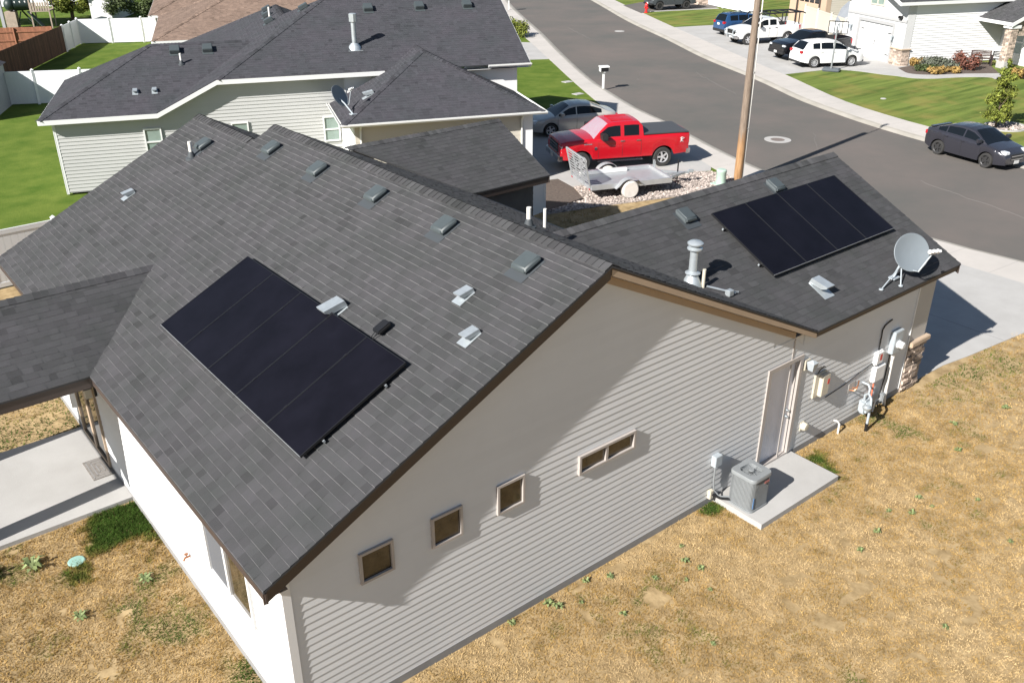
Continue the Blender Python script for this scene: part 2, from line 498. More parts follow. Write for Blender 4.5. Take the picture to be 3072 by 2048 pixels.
def pole_mat():
    m = mat('weathered_pole_wood', (0.245,0.19,0.145), rough=0.9, col2=(0.135,0.10,0.075), vscale=5, streak=(6,6,0.5), bump=0.3, bscale=30)
    nt = m.node_tree; b = nt.nodes['Principled BSDF']; old = b.inputs['Base Color'].links[0].from_socket
    tc = nt.nodes.new('ShaderNodeTexCoord'); sp = nt.nodes.new('ShaderNodeSeparateXYZ'); nt.links.new(tc.outputs['Object'], sp.inputs[0])
    mp = nt.nodes.new('ShaderNodeMapping'); mp.inputs['Scale'].default_value = (7,7,0.7); nt.links.new(tc.outputs['Object'], mp.inputs['Vector'])
    n = nt.nodes.new('ShaderNodeTexNoise'); n.inputs['Scale'].default_value = 1.6; n.inputs['Detail'].default_value = 5; nt.links.new(mp.outputs[0], n.inputs['Vector'])
    ad = nt.nodes.new('ShaderNodeMath'); ad.operation = 'MULTIPLY_ADD'; ad.inputs[1].default_value = 2.2; nt.links.new(n.outputs['Fac'], ad.inputs[0]); nt.links.new(sp.outputs['Z'], ad.inputs[2])
    mr = nt.nodes.new('ShaderNodeMapRange'); mr.inputs['From Min'].default_value = 2.6; mr.inputs['From Max'].default_value = 3.3; nt.links.new(ad.outputs[0], mr.inputs['Value'])
    mx = nt.nodes.new('ShaderNodeMix'); mx.data_type = 'RGBA'; nt.links.new(mr.outputs[0], mx.inputs['Factor'])
    r = nt.nodes.new('ShaderNodeValToRGB'); r.color_ramp.elements[0].color = (0.20,0.105,0.045,1); r.color_ramp.elements[1].color = (0.40,0.235,0.115,1); r.color_ramp.elements[0].position = .35; r.color_ramp.elements[1].position = .65
    nt.links.new(n.outputs['Fac'], r.inputs[0]); nt.links.new(r.outputs[0], mx.inputs[6]); nt.links.new(old, mx.inputs[7]); nt.links.new(mx.outputs[2], b.inputs['Base Color'])
    return m
M['wood_pole'] = pole_mat()
M['fence_brown'] = mat('stained_fence', (0.125,0.062,0.036), rough=0.9, col2=(0.055,0.028,0.018), vscale=3, streak=(5,5,0.6), tone=0.3)
M['fence_red'] = mat('cedar_fence', (0.30,0.125,0.07), rough=0.9, col2=(0.20,0.085,0.048), vscale=3, streak=(5,5,0.6), tone=0.25)
M['vinyl'] = mat('white_vinyl', (0.72,0.73,0.74), rough=0.4, vary=0.015, vscale=1)
M['leaf'] = mat('leaf_green', (0.185,0.20,0.030), rough=0.7, spec=0.3, col2=(0.085,0.115,0.018), vscale=3, tone=0.5)
M['leaf_dark'] = mat('leaf_dark_green', (0.070,0.090,0.030), rough=0.7, spec=0.3, col2=(0.035,0.052,0.017), vscale=3, tone=0.5)
M['leaf_grey'] = mat('leaf_grey_green', (0.115,0.125,0.09), rough=0.8, col2=(0.07,0.08,0.055), vscale=3, tone=0.45)
M['leaf_red'] = mat('leaf_russet', (0.19,0.065,0.04), rough=0.7, col2=(0.10,0.04,0.026), vscale=4, tone=0.45)
M['leaf_gold'] = mat('leaf_golden', (0.33,0.205,0.055), rough=0.8, col2=(0.20,0.13,0.04), vscale=4, tone=0.4)
M['bark'] = mat('bark', (0.12,0.085,0.06), rough=0.95, vary=0.3, vscale=10)
M['weed'] = mat('weed_leaf', (0.20,0.235,0.09), rough=0.7, col2=(0.12,0.16,0.055), vscale=6, tone=0.4)

# dry grass: tan blades with patches that are still green ('tone' holds the greenness of each blade)
def grass_mat():
    m = bpy.data.materials.new('dry_grass'); m.use_nodes = True
    nt = m.node_tree; b = nt.nodes['Principled BSDF']
    b.inputs['Roughness'].default_value = 1.0; b.inputs['Specular IOR Level'].default_value = 0.1
    at = nt.nodes.new('ShaderNodeAttribute'); at.attribute_name = 'tone'
    r = nt.nodes.new('ShaderNodeValToRGB')
    cs = [(0.0,(0.50,0.36,0.185)),(0.28,(0.42,0.278,0.108)),(0.5,(0.30,0.185,0.058)),(0.68,(0.175,0.15,0.04)),(0.84,(0.085,0.115,0.022)),(1.0,(0.045,0.082,0.014))]
    e = r.color_ramp.elements
    e[0].position, e[0].color = cs[0][0], (*cs[0][1],1)
    e[1].position, e[1].color = cs[-1][0], (*cs[-1][1],1)
    for p, c in cs[1:-1]:
        q = e.new(p); q.color = (*c,1)
    nt.links.new(at.outputs['Fac'], r.inputs[0])
    geo = nt.nodes.new('ShaderNodeNewGeometry')
    n = nt.nodes.new('ShaderNodeTexNoise'); n.inputs['Scale'].default_value = 3.6; n.inputs['Detail'].default_value = 9; n.inputs['Roughness'].default_value = 0.72
    nt.links.new(geo.outputs['Position'], n.inputs['Vector'])
    mr = nt.nodes.new('ShaderNodeMapRange'); mr.inputs['From Min'].default_value = 0.30; mr.inputs['From Max'].default_value = 0.70; mr.inputs['To Min'].default_value = 0.48; mr.inputs['To Max'].default_value = 1.22
    nt.links.new(n.outputs['Fac'], mr.inputs['Value'])
    mx = nt.nodes.new('ShaderNodeMix'); mx.data_type='RGBA'; mx.blend_type='MULTIPLY'; mx.inputs['Factor'].default_value = 1
    nt.links.new(r.outputs[0], mx.inputs[6]); nt.links.new(mr.outputs[0], mx.inputs[7])
    nt.links.new(mx.outputs[2], b.inputs['Base Color'])
    return m
M['dry_grass'] = grass_mat()
# mown lawn across the street: stripes of the mower, yellowed patches
def striped_lawn():
    m = bpy.data.materials.new('striped_lawn'); m.use_nodes = True
    nt = m.node_tree; b = nt.nodes['Principled BSDF']
    b.inputs['Roughness'].default_value = 1.0; b.inputs['Specular IOR Level'].default_value = 0.1
    geo = nt.nodes.new('ShaderNodeNewGeometry')
    mp = nt.nodes.new('ShaderNodeMapping'); mp.inputs['Rotation'].default_value = (0,0,R(27)); mp.inputs['Scale'].default_value = (0.16,1.7,1)
    nt.links.new(geo.outputs['Position'], mp.inputs['Vector'])
    n1 = nt.nodes.new('ShaderNodeTexNoise'); n1.inputs['Scale'].default_value = 1.0; n1.inputs['Detail'].default_value = 4
    nt.links.new(mp.outputs[0], n1.inputs['Vector'])
    n2 = nt.nodes.new('ShaderNodeTexNoise'); n2.inputs['Scale'].default_value = 0.45; n2.inputs['Detail'].default_value = 8
    nt.links.new(geo.outputs['Position'], n2.inputs['Vector'])
    r1 = nt.nodes.new('ShaderNodeValToRGB')
    r1.color_ramp.elements[0].position = 0.36; r1.color_ramp.elements[0].color = (0.072,0.105,0.022,1)
    r1.color_ramp.elements[1].position = 0.60; r1.color_ramp.elements[1].color = (0.145,0.185,0.042,1)
    nt.links.new(n1.outputs['Fac'], r1.inputs[0])
    r2 = nt.nodes.new('ShaderNodeValToRGB')
    r2.color_ramp.elements[0].position = 0.48; r2.color_ramp.elements[0].color = (0,0,0,1)
    r2.color_ramp.elements[1].position = 0.75; r2.color_ramp.elements[1].color = (1,1,1,1)
    nt.links.new(n2.outputs['Fac'], r2.inputs[0])
    mx = nt.nodes.new('ShaderNodeMix'); mx.data_type='RGBA'
    nt.links.new(r2.outputs[0], mx.inputs['Factor']); nt.links.new(r1.outputs[0], mx.inputs[6]); mx.inputs[7].default_value = (0.215,0.185,0.055,1)
    nt.links.new(mx.outputs[2], b.inputs['Base Color'])
    n3 = nt.nodes.new('ShaderNodeTexNoise'); n3.inputs['Scale'].default_value = 12
    nt.links.new(geo.outputs['Position'], n3.inputs['Vector'])
    bp = nt.nodes.new('ShaderNodeBump'); bp.inputs['Strength'].default_value = 0.6; bp.inputs['Distance'].default_value = 0.03
    nt.links.new(n3.outputs['Fac'], bp.inputs['Height']); nt.links.new(bp.outputs[0], b.inputs['Normal'])
    return m
M['striped_lawn'] = striped_lawn()

# ------------------------------------------------------------------ ground, street, walks
NE = smooth_line([(27.9,-30),(27.5,-5),(27.15,2.2),(27.0,6.0),(29.17,13.9),(30.51,17.75),(32.46,22.39),(33.73,26.0),(35.5,29.75),(37.6,33.89),(42.4,41.83),(48.25,51.08),(59.38,69.2),(83,105)])
FE = smooth_line([(38.6,-30),(37.9,-5),(38.0,5),(39.29,12.22),(40.2,15.72),(41.2,18.48),(42.7,21.95),(45.5,26.93),(49.13,34.36),(53.71,42.22),(58.98,51.7),(67.67,65.6),(92,105)])
NW = smooth_line([(25.6,-30),(25.2,-5),(25.0,2.2),(25.1,6.5),(26.85,13.7),(28.6,18.0),(31.3,25.2),(34.64,31.53),(39.57,39.99),(43.77,47.22),(57.3,70.3),(80.8,106)])
FW = smooth_line([(40.6,-30),(39.9,-5),(40.1,5),(41.6,12.2),(42.5,15.9),(44.19,20.18),(47.99,26.6),(52.0,34),(58.84,46.03),(63.47,53.92),(68.8,63.0),(94,104)])
def sheet(name, pts, z0, z1, m, kind='structure'):
    g = MB(); g.prism(list(pts), z0, z1); o = g.build(name, m); o['kind'] = kind; return o
def strip(name, a, b, z0, z1, m):
    """band between two lines of the same number of points"""
    g = MB(); n = len(a)
    vs = [(p[0],p[1],z1) for p in a]+[(p[0],p[1],z1) for p in b]+[(p[0],p[1],z0) for p in a]+[(p[0],p[1],z0) for p in b]
    fs = []
    for i in range(n-1):
        fs += [(i,i+1,n+i+1,n+i),(i+1,i,2*n+i,2*n+i+1),(n+i,n+i+1,3*n+i+1,3*n+i)]
    g.add(vs, fs)
    me = g.build(name, m)
    bm = bmesh.new(); bm.from_mesh(me.data); bmesh.ops.recalc_face_normals(bm, faces=bm.faces[:]); bm.to_mesh(me.data); bm.free()
    me['kind'] = 'structure'; return me
def resample(L, n):
    L = np.array(L); s = np.r_[0,np.cumsum(np.linalg.norm(np.diff(L,axis=0),axis=1))]; t = np.linspace(0,s[-1],n)
    return [(float(np.interp(q,s,L[:,0])),float(np.interp(q,s,L[:,1]))) for q in t]
def inset(a, b, d):
    """line at distance d from a towards b"""
    out = []
    for p, q in zip(a,b):
        v = np.array(q)-np.array(p); out.append(tuple(np.array(p)+v/np.linalg.norm(v)*d))
    return out
g = MB(); g.box(-400,500,-400,600,-0.4,-0.15); g_ = g.build('ground', M['soil']); g_['kind'] = 'structure'
N_ = 90
ne, fe, nw, fw = (resample(L, N_) for L in (NE,FE,NW,FW))
strip('street', ne, fe, -0.2, -0.10, M['asphalt'])
kn, kf = inset(ne, nw, 0.42), inset(fe, fw, 0.42)
def kerb(name, edge, inner):
    g = MB(); n = len(edge)
    mid = [tuple(np.array(p)*0.45+np.array(q)*0.55) for p, q in zip(edge, inner)]
    vs = [(p[0],p[1],-0.2) for p in edge]+[(p[0],p[1],-0.085) for p in edge]+[(p[0],p[1],-0.01) for p in mid]+[(p[0],p[1],0.008) for p in inner]
    fs = []
    for k in range(3):
        for i in range(n-1): fs.append((k*n+i,k*n+i+1,(k+1)*n+i+1,(k+1)*n+i))
    g.add(vs, fs); o = g.build(name, M['concrete_kerb'])
    bm = bmesh.new(); bm.from_mesh(o.data); bmesh.ops.recalc_face_normals(bm, faces=bm.faces[:])
    if sum(f.normal.z for f in bm.faces) < 0: bmesh.ops.reverse_faces(bm, faces=bm.faces[:])
    bm.to_mesh(o.data); bm.free(); o['kind'] = 'structure'
kerb('kerb_near', ne, kn); kerb('kerb_far', fe, kf)
strip('sidewalk_near', kn, nw, -0.2, 0.012, M['concrete_walk'])
strip('sidewalk_far', kf, fw, -0.2, 0.012, M['concrete_walk'])
# joints across the walks: shallow dark grooves
def joints(name, a, b, step):
    g = MB(); n = len(a); s = 0
    for i in range(n-1):
        for k in range(1):
            t = k/3
            p = np.array(a[i])*(1-t)+np.array(a[i+1])*t; q = np.array(b[i])*(1-t)+np.array(b[i+1])*t
            d = np.array(a[i+1])-np.array(a[i]); d = d/np.linalg.norm(d)*0.005
            g.add([(*(p-d),0.0135),(*(p+d),0.0135),(*(q+d),0.0135),(*(q-d),0.0135)], [(0,1,2,3)])
    o = g.build(name, M['foundation']); o['kind'] = 'structure'
joints('sidewalk_joints_near', kn, nw, 1.5); joints('sidewalk_joints_far', kf, fw, 1.5)
PROP = [(12.0,20.2),(20.93,17.22),(26.6,13.2)]
yard = [(-120,-120),(25.9,-120)]+[p for p in nw if p[1] < 13.2]+PROP[::-1]+[(2.9,20.8),(-120,20.6)]
sheet('dry_lawn', yard, -0.25, 0.0, M['soil'])
nbr = [(-120,20.6),(2.9,20.8)]+PROP+[p for p in nw if p[1] > 13.3]+[(80,140),(-120,140)]
sheet('green_lawn', nbr, -0.25, 0.0, M['lawn'])
farl = [p for p in fw]+[(300,104),(300,-30)]
sheet('front_lawn', farl, -0.25, 0.0, M['striped_lawn'])
# our driveway, pads and patio
def slab(name, pts, z, m=None, z0=-0.2): return sheet(name, pts, z0, z, m or M['concrete'])
slab('driveway', [(16.3,0.05),(18.0,0.0),(19.0,-0.15),(21.5,-0.43),(25.0,-0.9),(25.05,6.3),(24.95,7.3),(16.3,7.2)], 0.016)
slab('driveway_neighbor', [(19.6,18.9),(21.21,18.47),(20.93,17.22),(26.2,15.66),(27.1,15.25),(27.55,15.6)]+[p for p in nw if 15.7 < p[1] < 25.3]+[(31.3,25.5),(30.2,26.6),(26.5,28.6),(22.6,27.0)], 0.016)
slab('gravel_bed', [(20.93,17.2),(26.2,15.64),(27.0,15.2),(27.2,14.7),(26.85,13.8),(26.5,12.9),(23.6,13.6),(19.95,14.77),(17.86,15.3),(17.86,15.54),(20.18,15.74)], 0.010, M['gravel_base'])
slab('mulch_bed', [(21.2,18.45),(20.92,17.22),(20.17,15.75),(17.86,15.55),(14.5,16.4),(14.5,19.2),(19.6,18.9)], 0.008, M['mulch'])
slab('concrete_pad', [(8.976,-1.184),(11.51,-1.184),(11.51,-0.005),(8.976,-0.005)], 0.126)
slab('patio_slab', [(-6.5,7.26),(0.02,7.26),(0.02,10.62),(-6.5,10.62)], 0.09)
slab('walkway_near_neighbor', [(39.9,40.6),(38.4,41.4),(37.0,42.2),(39.5,47.0),(43.0,47.9),(43.7,47.1)], 0.015)
slab('driveway_far', [(47.95,26.7),(51.5,25.95),(52.3,25.5),(52.75,24.2),(52.9,22.6),(53.15,21.85),(54.5,21.9),(55.8,23.3),(57.5,23.2),(60.0,29.8),(68.5,36.0),(73,44),(62.49,44.47),(58.7,45.75),(56.2,41.4),(52.1,34.2)], 0.016)
slab('front_path', smooth_line([(53.15,21.85),(53.28,20.81),(54.19,19.86),(55.96,19.01),(57.31,17.93),(57.0,17.4)],4)+[(59.2,16.2),(60.3,17.6)]+smooth_line([(59.15,18.11),(57.4,19.39),(55.4,20.51),(54.57,21.54),(55.0,22.6),(55.86,23.35)],4)+[(54.4,22.4)], 0.0145)
slab('planting_bed', smooth_line([(55.86,23.35),(55.0,22.6),(54.6,21.54),(55.4,20.53),(57.4,19.41),(59.15,18.13)],4)+[(60.4,19.0),(62.6,20.6),(57.0,23.6)], 0.010, M['mulch'])
slab('driveway_asphalt_far', [(63.3,54.1),(65.1,54.55),(72.0,52.2),(76,55.5),(70,60.5),(66.4,59.6)], 0.014, M['asphalt'])
slab('edging_far', [(64.9,54.5),(65.1,54.2),(72.0,51.9),(72.2,52.2),(65.1,54.6)], 0.03, M['concrete'])
# control joints in the big driveway slabs
g = MB()
for a, b in (((16.4,3.4),(25.0,3.1)),((20.6,-0.3),(20.7,7.2)),((24.0,16.4),(27.6,24.6)),((21.6,22.3),(29.2,19.2)),((55.6,23.4),(50.0,25.9)),((50.3,31.2),(58.9,28.0)),((54.2,38.2),(63.5,33.5))):
    g.beam((a[0],a[1],0.0165),(b[0],b[1],0.0165),0.022,0.002)
o = g.build('slab_joints', M['foundation']); o['kind'] = 'structure'
# tar-sealed cracks in the asphalt and gutter grime are thin raised beads
g = MB(); rnd = random.Random(11)
for (x,y),(x2,y2) in (((36.6,16.6),(30.2,11.8)),((38.5,30.8),(43.0,34.6)),((41,25),(44.4,31.0)),((52,52),(49,46)),((33.0,9.0),(31.5,3.5))):
    P = []
    for k in range(15):
        t = k/14; P.append((x+(x2-x)*t+rnd.gauss(0,.06), y+(y2-y)*t+rnd.gauss(0,.06), -0.103))
    g.tube(P, 0.010, 5)
o = g.build('street_crack_sealer', mat('crack_sealer',(0.15,0.14,0.13),rough=0.9)); o['kind'] = 'structure'

# ------------------------------------------------------------------ our house
PI = math.pi
XL, XR, XM, Y0, ZE, PT = -0.3435, 11.352, 5.504, -0.277, 3.134, 0.4909
L1, L2, XR2 = 10.801, 14.0715, 4.965
WX, WY = 16.962, 3.435
ZR = ZE+PT*(XM-XL); ZW = ZE+PT*(WY-Y0); ZF = ZE+PT*(XR2-XL)
PEX, PY0, PY1 = 14.27, 11.09, 13.6            # street-side porch gable: end, eave, ridge
PEZ = ZE+PT*(PY1-PY0)
PAX, PAY0, PAY1 = -3.9, 6.805, 8.81           # patio cover
PAZ = ZE+PT*(PAY1-PAY0)
house = thing('house', 'beige house with dark shingle roof, long gable wall and patio cover, nearest the camera', 'house')
g = MB()
shingles(g, (XL,Y0,ZE), (1,0), PT, [(XL,Y0),(XM,Y0),(XM,L1),(XL,L1)], seed=1)
shingles(g, (XL,Y0,ZE), (1,0), PT, [(XL,L1),(XR2,L1),(XR2,L2),(XL,L2)], seed=2)
shingles(g, (XR,Y0,ZE), (-1,0), PT, [(XR,Y0),(XM,Y0),(XM,L1),(XR,L1)], seed=3)
shingles(g, (2*XR2-XL,L1,ZE), (-1,0), PT, [(2*XR2-XL,L1),(XR2,L1),(XR2,L2),(2*XR2-XL,L2)], seed=4)
vx = XR-(WY-Y0)
shingles(g, (XR,Y0,ZE), (0,1), PT, [(XR,Y0),(WX,Y0),(WX,WY),(vx,WY)], seed=5)
shingles(g, (XR,2*WY-Y0,ZE), (0,-1), PT, [(XR,2*WY-Y0),(WX,2*WY-Y0),(WX,WY),(vx,WY)], seed=6)
px = XR-(PY1-PY0)
shingles(g, (XR,PY0,ZE), (0,1), PT, [(XR,PY0),(PEX,PY0),(PEX,PY1),(px,PY1)], seed=7)
shingles(g, (XR,2*PY1-PY0,ZE), (0,-1), PT, [(px+0.5,PY1),(PEX,PY1),(PEX,2*PY1-PY0),(XR-2.0,2*PY1-PY0)], seed=8)
pv = XL+(PAY1-PAY0)
shingles(g, (XL,PAY0,ZE), (0,1), PT, [(PAX,PAY0),(XL,PAY0),(pv,PAY1),(PAX,PAY1)], seed=9)
shingles(g, (XL,2*PAY1-PAY0,ZE), (0,-1), PT, [(PAX,2*PAY1-PAY0),(XL,2*PAY1-PAY0),(pv,PAY1),(PAX,PAY1)], seed=10)
ridge_caps(g, (XM,Y0,ZR), (XM,L1,ZR), PT); ridge_caps(g, (XR2,L1+0.1,ZF), (XR2,L2,ZF), PT)
ridge_caps(g, (WX,WY,ZW), (vx,WY,ZW), PT, seed=4); ridge_caps(g, (PEX,PY1,PEZ), (px,PY1,PEZ), PT, seed=5)
ridge_caps(g, (PAX,PAY1,PAZ), (pv,PAY1,PAZ), PT, seed=6)
# the little wall where the ridge steps down
g.prism3([(XR2,L1-0.01,ZF-0.05),(XM,L1-0.01,ZR-0.05),(XR+0.0,L1-0.01,ZE-0.05),(2*XR2-XL,L1-0.01,ZE-0.05)], (0,0.02,0))
roof = g.build('roof', M['shingle'], house)
# fascias (2 cm behind the shingle edge so the drip edge shades them)
g = MB()
def rake(A, B, N, h=0.19, t=0.03):
    """fascia along a sloping roof edge, pulled in under the shingles"""
    A, B, N = Vector(A), Vector(B), Vector(N)
    dz = Vector((0,0,-0.036))
    board(g, A+dz-N*(0.02+t), B+dz-N*(0.02+t), h, t, N)
rake((XL,Y0,ZE),(XM,Y0,ZR),(0,-1,0)); rake((XM,Y0,ZR),(XR,Y0,ZE),(0,-1,0),0.035)
rake((XR2,L2,ZF),(XL,L2,ZE),(0,1,0)); rake((XR2,L2,ZF),(2*XR2-XL,L2,ZE),(0,1,0))
rake((XM,L1,ZR),(XR2-0.3,L1,ZR-0.4),(0,1,0), 0.14)
rake((WX,Y0,ZE),(WX,WY,ZW),(1,0,0)); rake((WX,WY,ZW),(WX,2*WY-Y0,ZE),(1,0,0))
rake((XR+0.02,Y0,ZE),(WX,Y0,ZE),(0,-1,0), 0.10); rake((XL,Y0,ZE),(XL,PAY0+0.05,ZE),(-1,0,0), 0.17)
rake((XL,2*PAY1-PAY0,ZE),(XL,L2,ZE),(-1,0,0), 0.17)
rake((WX,2*WY-Y0,ZE),(XR,2*WY-Y0,ZE),(0,1,0))
g.build('fascia', M['fascia'], house)
g = MB()
rake((PEX,PY0,ZE),(PEX,PY1,PEZ),(1,0,0)); rake((PEX,PY1,PEZ),(PEX,2*PY1-PY0,ZE),(1,0,0)); rake((XR,PY0,ZE),(PEX,PY0,ZE),(0,-1,0)); rake((XR,7.2,ZE),(XR,PY0,ZE),(1,0,0))
g.build('porch_fascia', M['fascia'], house)
g = MB()
rake((PAX,PAY0,ZE),(PAX,PAY1,PAZ),(-1,0,0)); rake((PAX,PAY1,PAZ),(PAX,2*PAY1-PAY0,ZE),(-1,0,0)); rake((PAX,PAY0,ZE),(XL-0.02,PAY0,ZE),(0,-1,0), 0.2); rake((PAX,2*PAY1-PAY0,ZE),(XL-0.02,2*PAY1-PAY0,ZE),(0,1,0), 0.2)
g.build('patio_fascia', M['fascia'], house)
g = MB()   # soffits: sloped under the rakes, level under the eaves
def soff(a, b, c, d): g.add([a,b,c,d],[(0,1,2,3),(3,2,1,0)])
q = 0.17
soff((XL+.05,Y0+.05,ZE-q),(XM,Y0+.05,ZR-q),(XM,0,ZR-q),(XL+.05,0,ZE-q)); soff((XM,Y0+.05,ZR-q),(XR,Y0+.05,ZE-q),(XR,0,ZE-q),(XM,0,ZR-q))
soff((XL+.05,Y0+.05,ZE-q-.002),(0,Y0+.05,ZE-q-.002),(0,L2-.05,ZE-q-.002),(XL+.05,L2-.05,ZE-q-.002))
soff((XR,Y0+.05,ZE-q),(WX-.05,Y0+.05,ZE-q),(WX-.05,0,ZE-q),(XR,0,ZE-q)); soff((16.5,Y0+.05,ZE-q-.004),(WX-.05,Y0+.05,ZE-q-.004),(WX-.05,7.0,ZE-q-.004),(16.5,7.0,ZE-q-.004))
g.build('soffit', M['soffit'], house)
# tan board and frieze under the right-hand rake
g = MB()
board(g, (XM+0.02,Y0+0.03,ZR-0.075), (XR,Y0+0.03,ZE-0.065), 0.10, 0.012, (0,-1,0))
def zroof(x): return ZE+PT*(min(x,2*XM-x)-XL)
board(g, (XM,-0.001,zroof(XM)-0.20), (XR-0.36,-0.001,zroof(XR-0.36)-0.20), 0.13, 0.028, (0,-1,0))
g.build('frieze_board', M['soffit'], house)
# long gable wall, in pieces around the side door
g = MB()
dx0, dx1, dzt = 10.33, 11.35, 2.385
UX, NY = (1,0,0), (0,-1,0)
def ztop(x): return zroof(x)-0.16
siding(g, (0,0,0), UX, NY, [(0.0,0.15),(dx0,0.15),(dx0,ztop(dx0)),(XM,ztop(XM)),(0.0,ztop(0.0))], seed=1)
siding(g, (0,0,0), UX, NY, [(dx0,dzt),(dx1,dzt),(dx1,2.98),(11.0,2.98),(dx0,ztop(dx0))], seed=2)
siding(g, (0,0,0), UX, NY, [(dx1,0.15),(15.79,0.15),(15.79,2.98),(dx1,2.98)], seed=3)
g.build('gable_wall', M['siding'], house)
g = MB()
siding(g, (0,0,0), (0,1,0), (-1,0,0), [(0.0,0.15),(13.8,0.15),(13.8,2.98),(0.0,2.98)], seed=4)
g.build('patio_wall', M['siding'], house)
g = MB()
g.box(0.0,XM,13.72,13.8,0.15,2.98); g.prism3([(0,13.79,2.98),(XR2*2-0.0,13.79,2.98),(XR2,13.79,ZF-0.1)],(0,-0.08,0))
g.box(10.92,11.0,7.0,11.5,0.15,2.98); g.box(16.42,16.5,0.0,6.9,0.15,2.98); g.prism3([(16.5,0,2.98),(16.5,6.87,2.98),(16.5,WY,ZW-0.15)],(-0.08,0,0))
g.box(11.0,16.42,6.82,6.9,0.15,2.98); g.box(9.9,11.0,11.4,13.8,0.15,2.98); g.box(9.9,13.9,15.7,15.78,0.15,2.98)
g.build('street_side_walls', M['siding'], house)
g = MB()   # entrance recess behind the porch, dark shake siding
siding(g, (11.0,11.45,0), (1,0,0), (0,-1,0), [(0,0.15),(2.9,0.15),(2.9,2.98),(0,2.98)], e=0.18, d=0.012, seed=7)
siding(g, (13.9,11.45,0), (0,1,0), (1,0,0), [(0,0.15),(4.3,0.15),(4.3,2.98),(2.15,4.05),(0,2.98)], e=0.18, d=0.012, seed=8)
g.build('porch_wall', M['siding_dark'], house)
g = MB()   # foundation
g.box(0.004,16.49,-0.012,0.10,-0.1,0.152); g.box(-0.012,0.1,-0.011,13.8,-0.1,0.151); g.box(16.3,16.505,0.1,6.9,-0.1,0.15)
g.build('foundation', M['foundation'], house)
g = MB()   # corner posts and the smooth end panel of the wing
g.box(-0.022,0.10,-0.024,-0.001,0.14,2.96); g.box(-0.024,-0.001,-0.023,0.10,0.14,2.96)
g.build('corner_trim', M['white'], house)
g = MB()
g.box(15.80,16.50,-0.020,0.05,1.36,2.97); g.build('end_panel', M['panel_beige'], house)
g = MB()
g.box(15.765,15.80,-0.028,-0.001,0.13,2.95); g.build('panel_trim', M['white'], house)
g = MB()
g.box(11.005,11.045,-0.016,-0.0012,0.17,2.95); g.build('wall_seam', M['taupe'], house)
g = MB()
stone_wall(g, (15.83,0,0), UX, NY, 0.0, 0.74, 0.02, 1.24, depth=0.085, seed=4)
stone_wall(g, (16.505,-0.04,0), (0,1,0), (1,0,0), 0.0, 1.1, 0.02, 1.24, depth=0.07, seed=5)
st = g.build('stone_veneer', M['stone'], house)
g = MB(); g.bbox(15.80,16.62,-0.13,1.1,1.245,1.37,0.015); subp(g.build('stone_cap', M['stone_cap']), st)
# windows in the gable wall
for s0, s1, z0, z1, mg in ((1.12,1.67,2.26,2.79,'glass_brown'),(2.32,2.87,2.27,2.81,'glass_brown'),(3.53,4.07,2.29,2.83,'glass_brown')):
    window(house, (0,0,0), UX, NY, s0, s1, z0, z1, M['taupe'], M[mg], w=0.042, t=0.05)
window(house, (0,0,0), UX, NY, 5.22, 6.53, 2.29, 2.66, M['taupe'], M['glass_brown'], mull=5.85, w=0.045, t=0.06)
# tall window in the patio wall
f = window(house, (0,0,0), (0,1,0), (-1,0,0), 1.17, 2.84, 1.22, 2.42, M['white'], M['glass_brown'], mull=2.05, w=0.06, t=0.05)
g = MB(); wall_box(g, (0,0,0), (0,1,0), (-1,0,0), 2.10, 2.78, 1.29, 2.36, 0.0145, 0.019); subp(g.build('insect_screen', M['screen']), f)
# side door
g = MB(); U0 = (0,0,0)
g.box(dx0-0.06,dx0+0.035,-0.035,0.10,0.17,dzt+0.03); g.box(dx1-0.035,dx1+0.06,-0.035,0.10,0.17,dzt+0.03); g.box(dx0-0.06,dx1+0.06,-0.036,0.10,dzt+0.03,dzt+0.12)
g.box(dx0+0.03,dx1-0.03,-0.02,0.12,0.12,0.175)
g.build('door_frame', M['taupe'], house)
g = MB(); g.box(dx0+0.035,dx1-0.035,0.085,0.125,0.176,dzt+0.028)
dr = g.build('door', M['door_white'], house)
for zc, r, nm_ in ((1.22,0.030,'deadbolt'),(1.07,0.033,'door_knob')):
    g = MB(); g.lathe([(0.0,0.0),(r*1.15,0.0),(r*1.15,-0.014),(r*0.55,-0.02),(r*0.55,-0.045),(r,-0.055),(r*0.9,-0.085),(0,-0.09)], 14, (dx1-0.12,0.085,zc), 'Y')
    g.build(nm_, M['galv'], dr, smooth=True)
# sliding door under the patio cover
g = MB(); frame_rect(g, (0,0,0), (0,1,0), (-1,0,0), 8.52, 10.35, 0.12, 2.2, 0.07, 0.05); wall_box(g,(0,0,0),(0,1,0),(-1,0,0),9.35,9.5,0.19,2.13,0,0.045)
sl = g.build('patio_door', M['soffit'], house)
g = MB(); wall_box(g, (0,0,0), (0,1,0), (-1,0,0), 8.58, 10.29, 0.18, 2.14, 0.008, 0.016); subp(g.build('pane', M['glass_dark']), sl)
# patio cover posts and beams
g = MB(); g.box(PAX+0.15,-0.03,7.39,7.54,2.62,2.97); g.box(PAX+0.15,-0.03,10.18,10.33,2.62,2.97); g.box(PAX+0.15,PAX+0.30,7.55,10.17,2.62,2.968)
g.build('patio_beam', M['fascia'], house)
for yy in (7.47,10.25):
    g = MB(); g.box(-3.72,-3.42,yy-0.17,yy+0.17,0.091,2.62); g.box(-3.76,-3.38,yy-0.21,yy+0.21,0.091,0.30)
    g.build('patio_post', M['panel_beige'], house)
# gutter of the hidden slope
g = MB(); g.box(XR-0.02,XR+0.09,7.2,10.9,ZE-0.11,ZE-0.01); g.build('gutter', M['black_metal'], house)

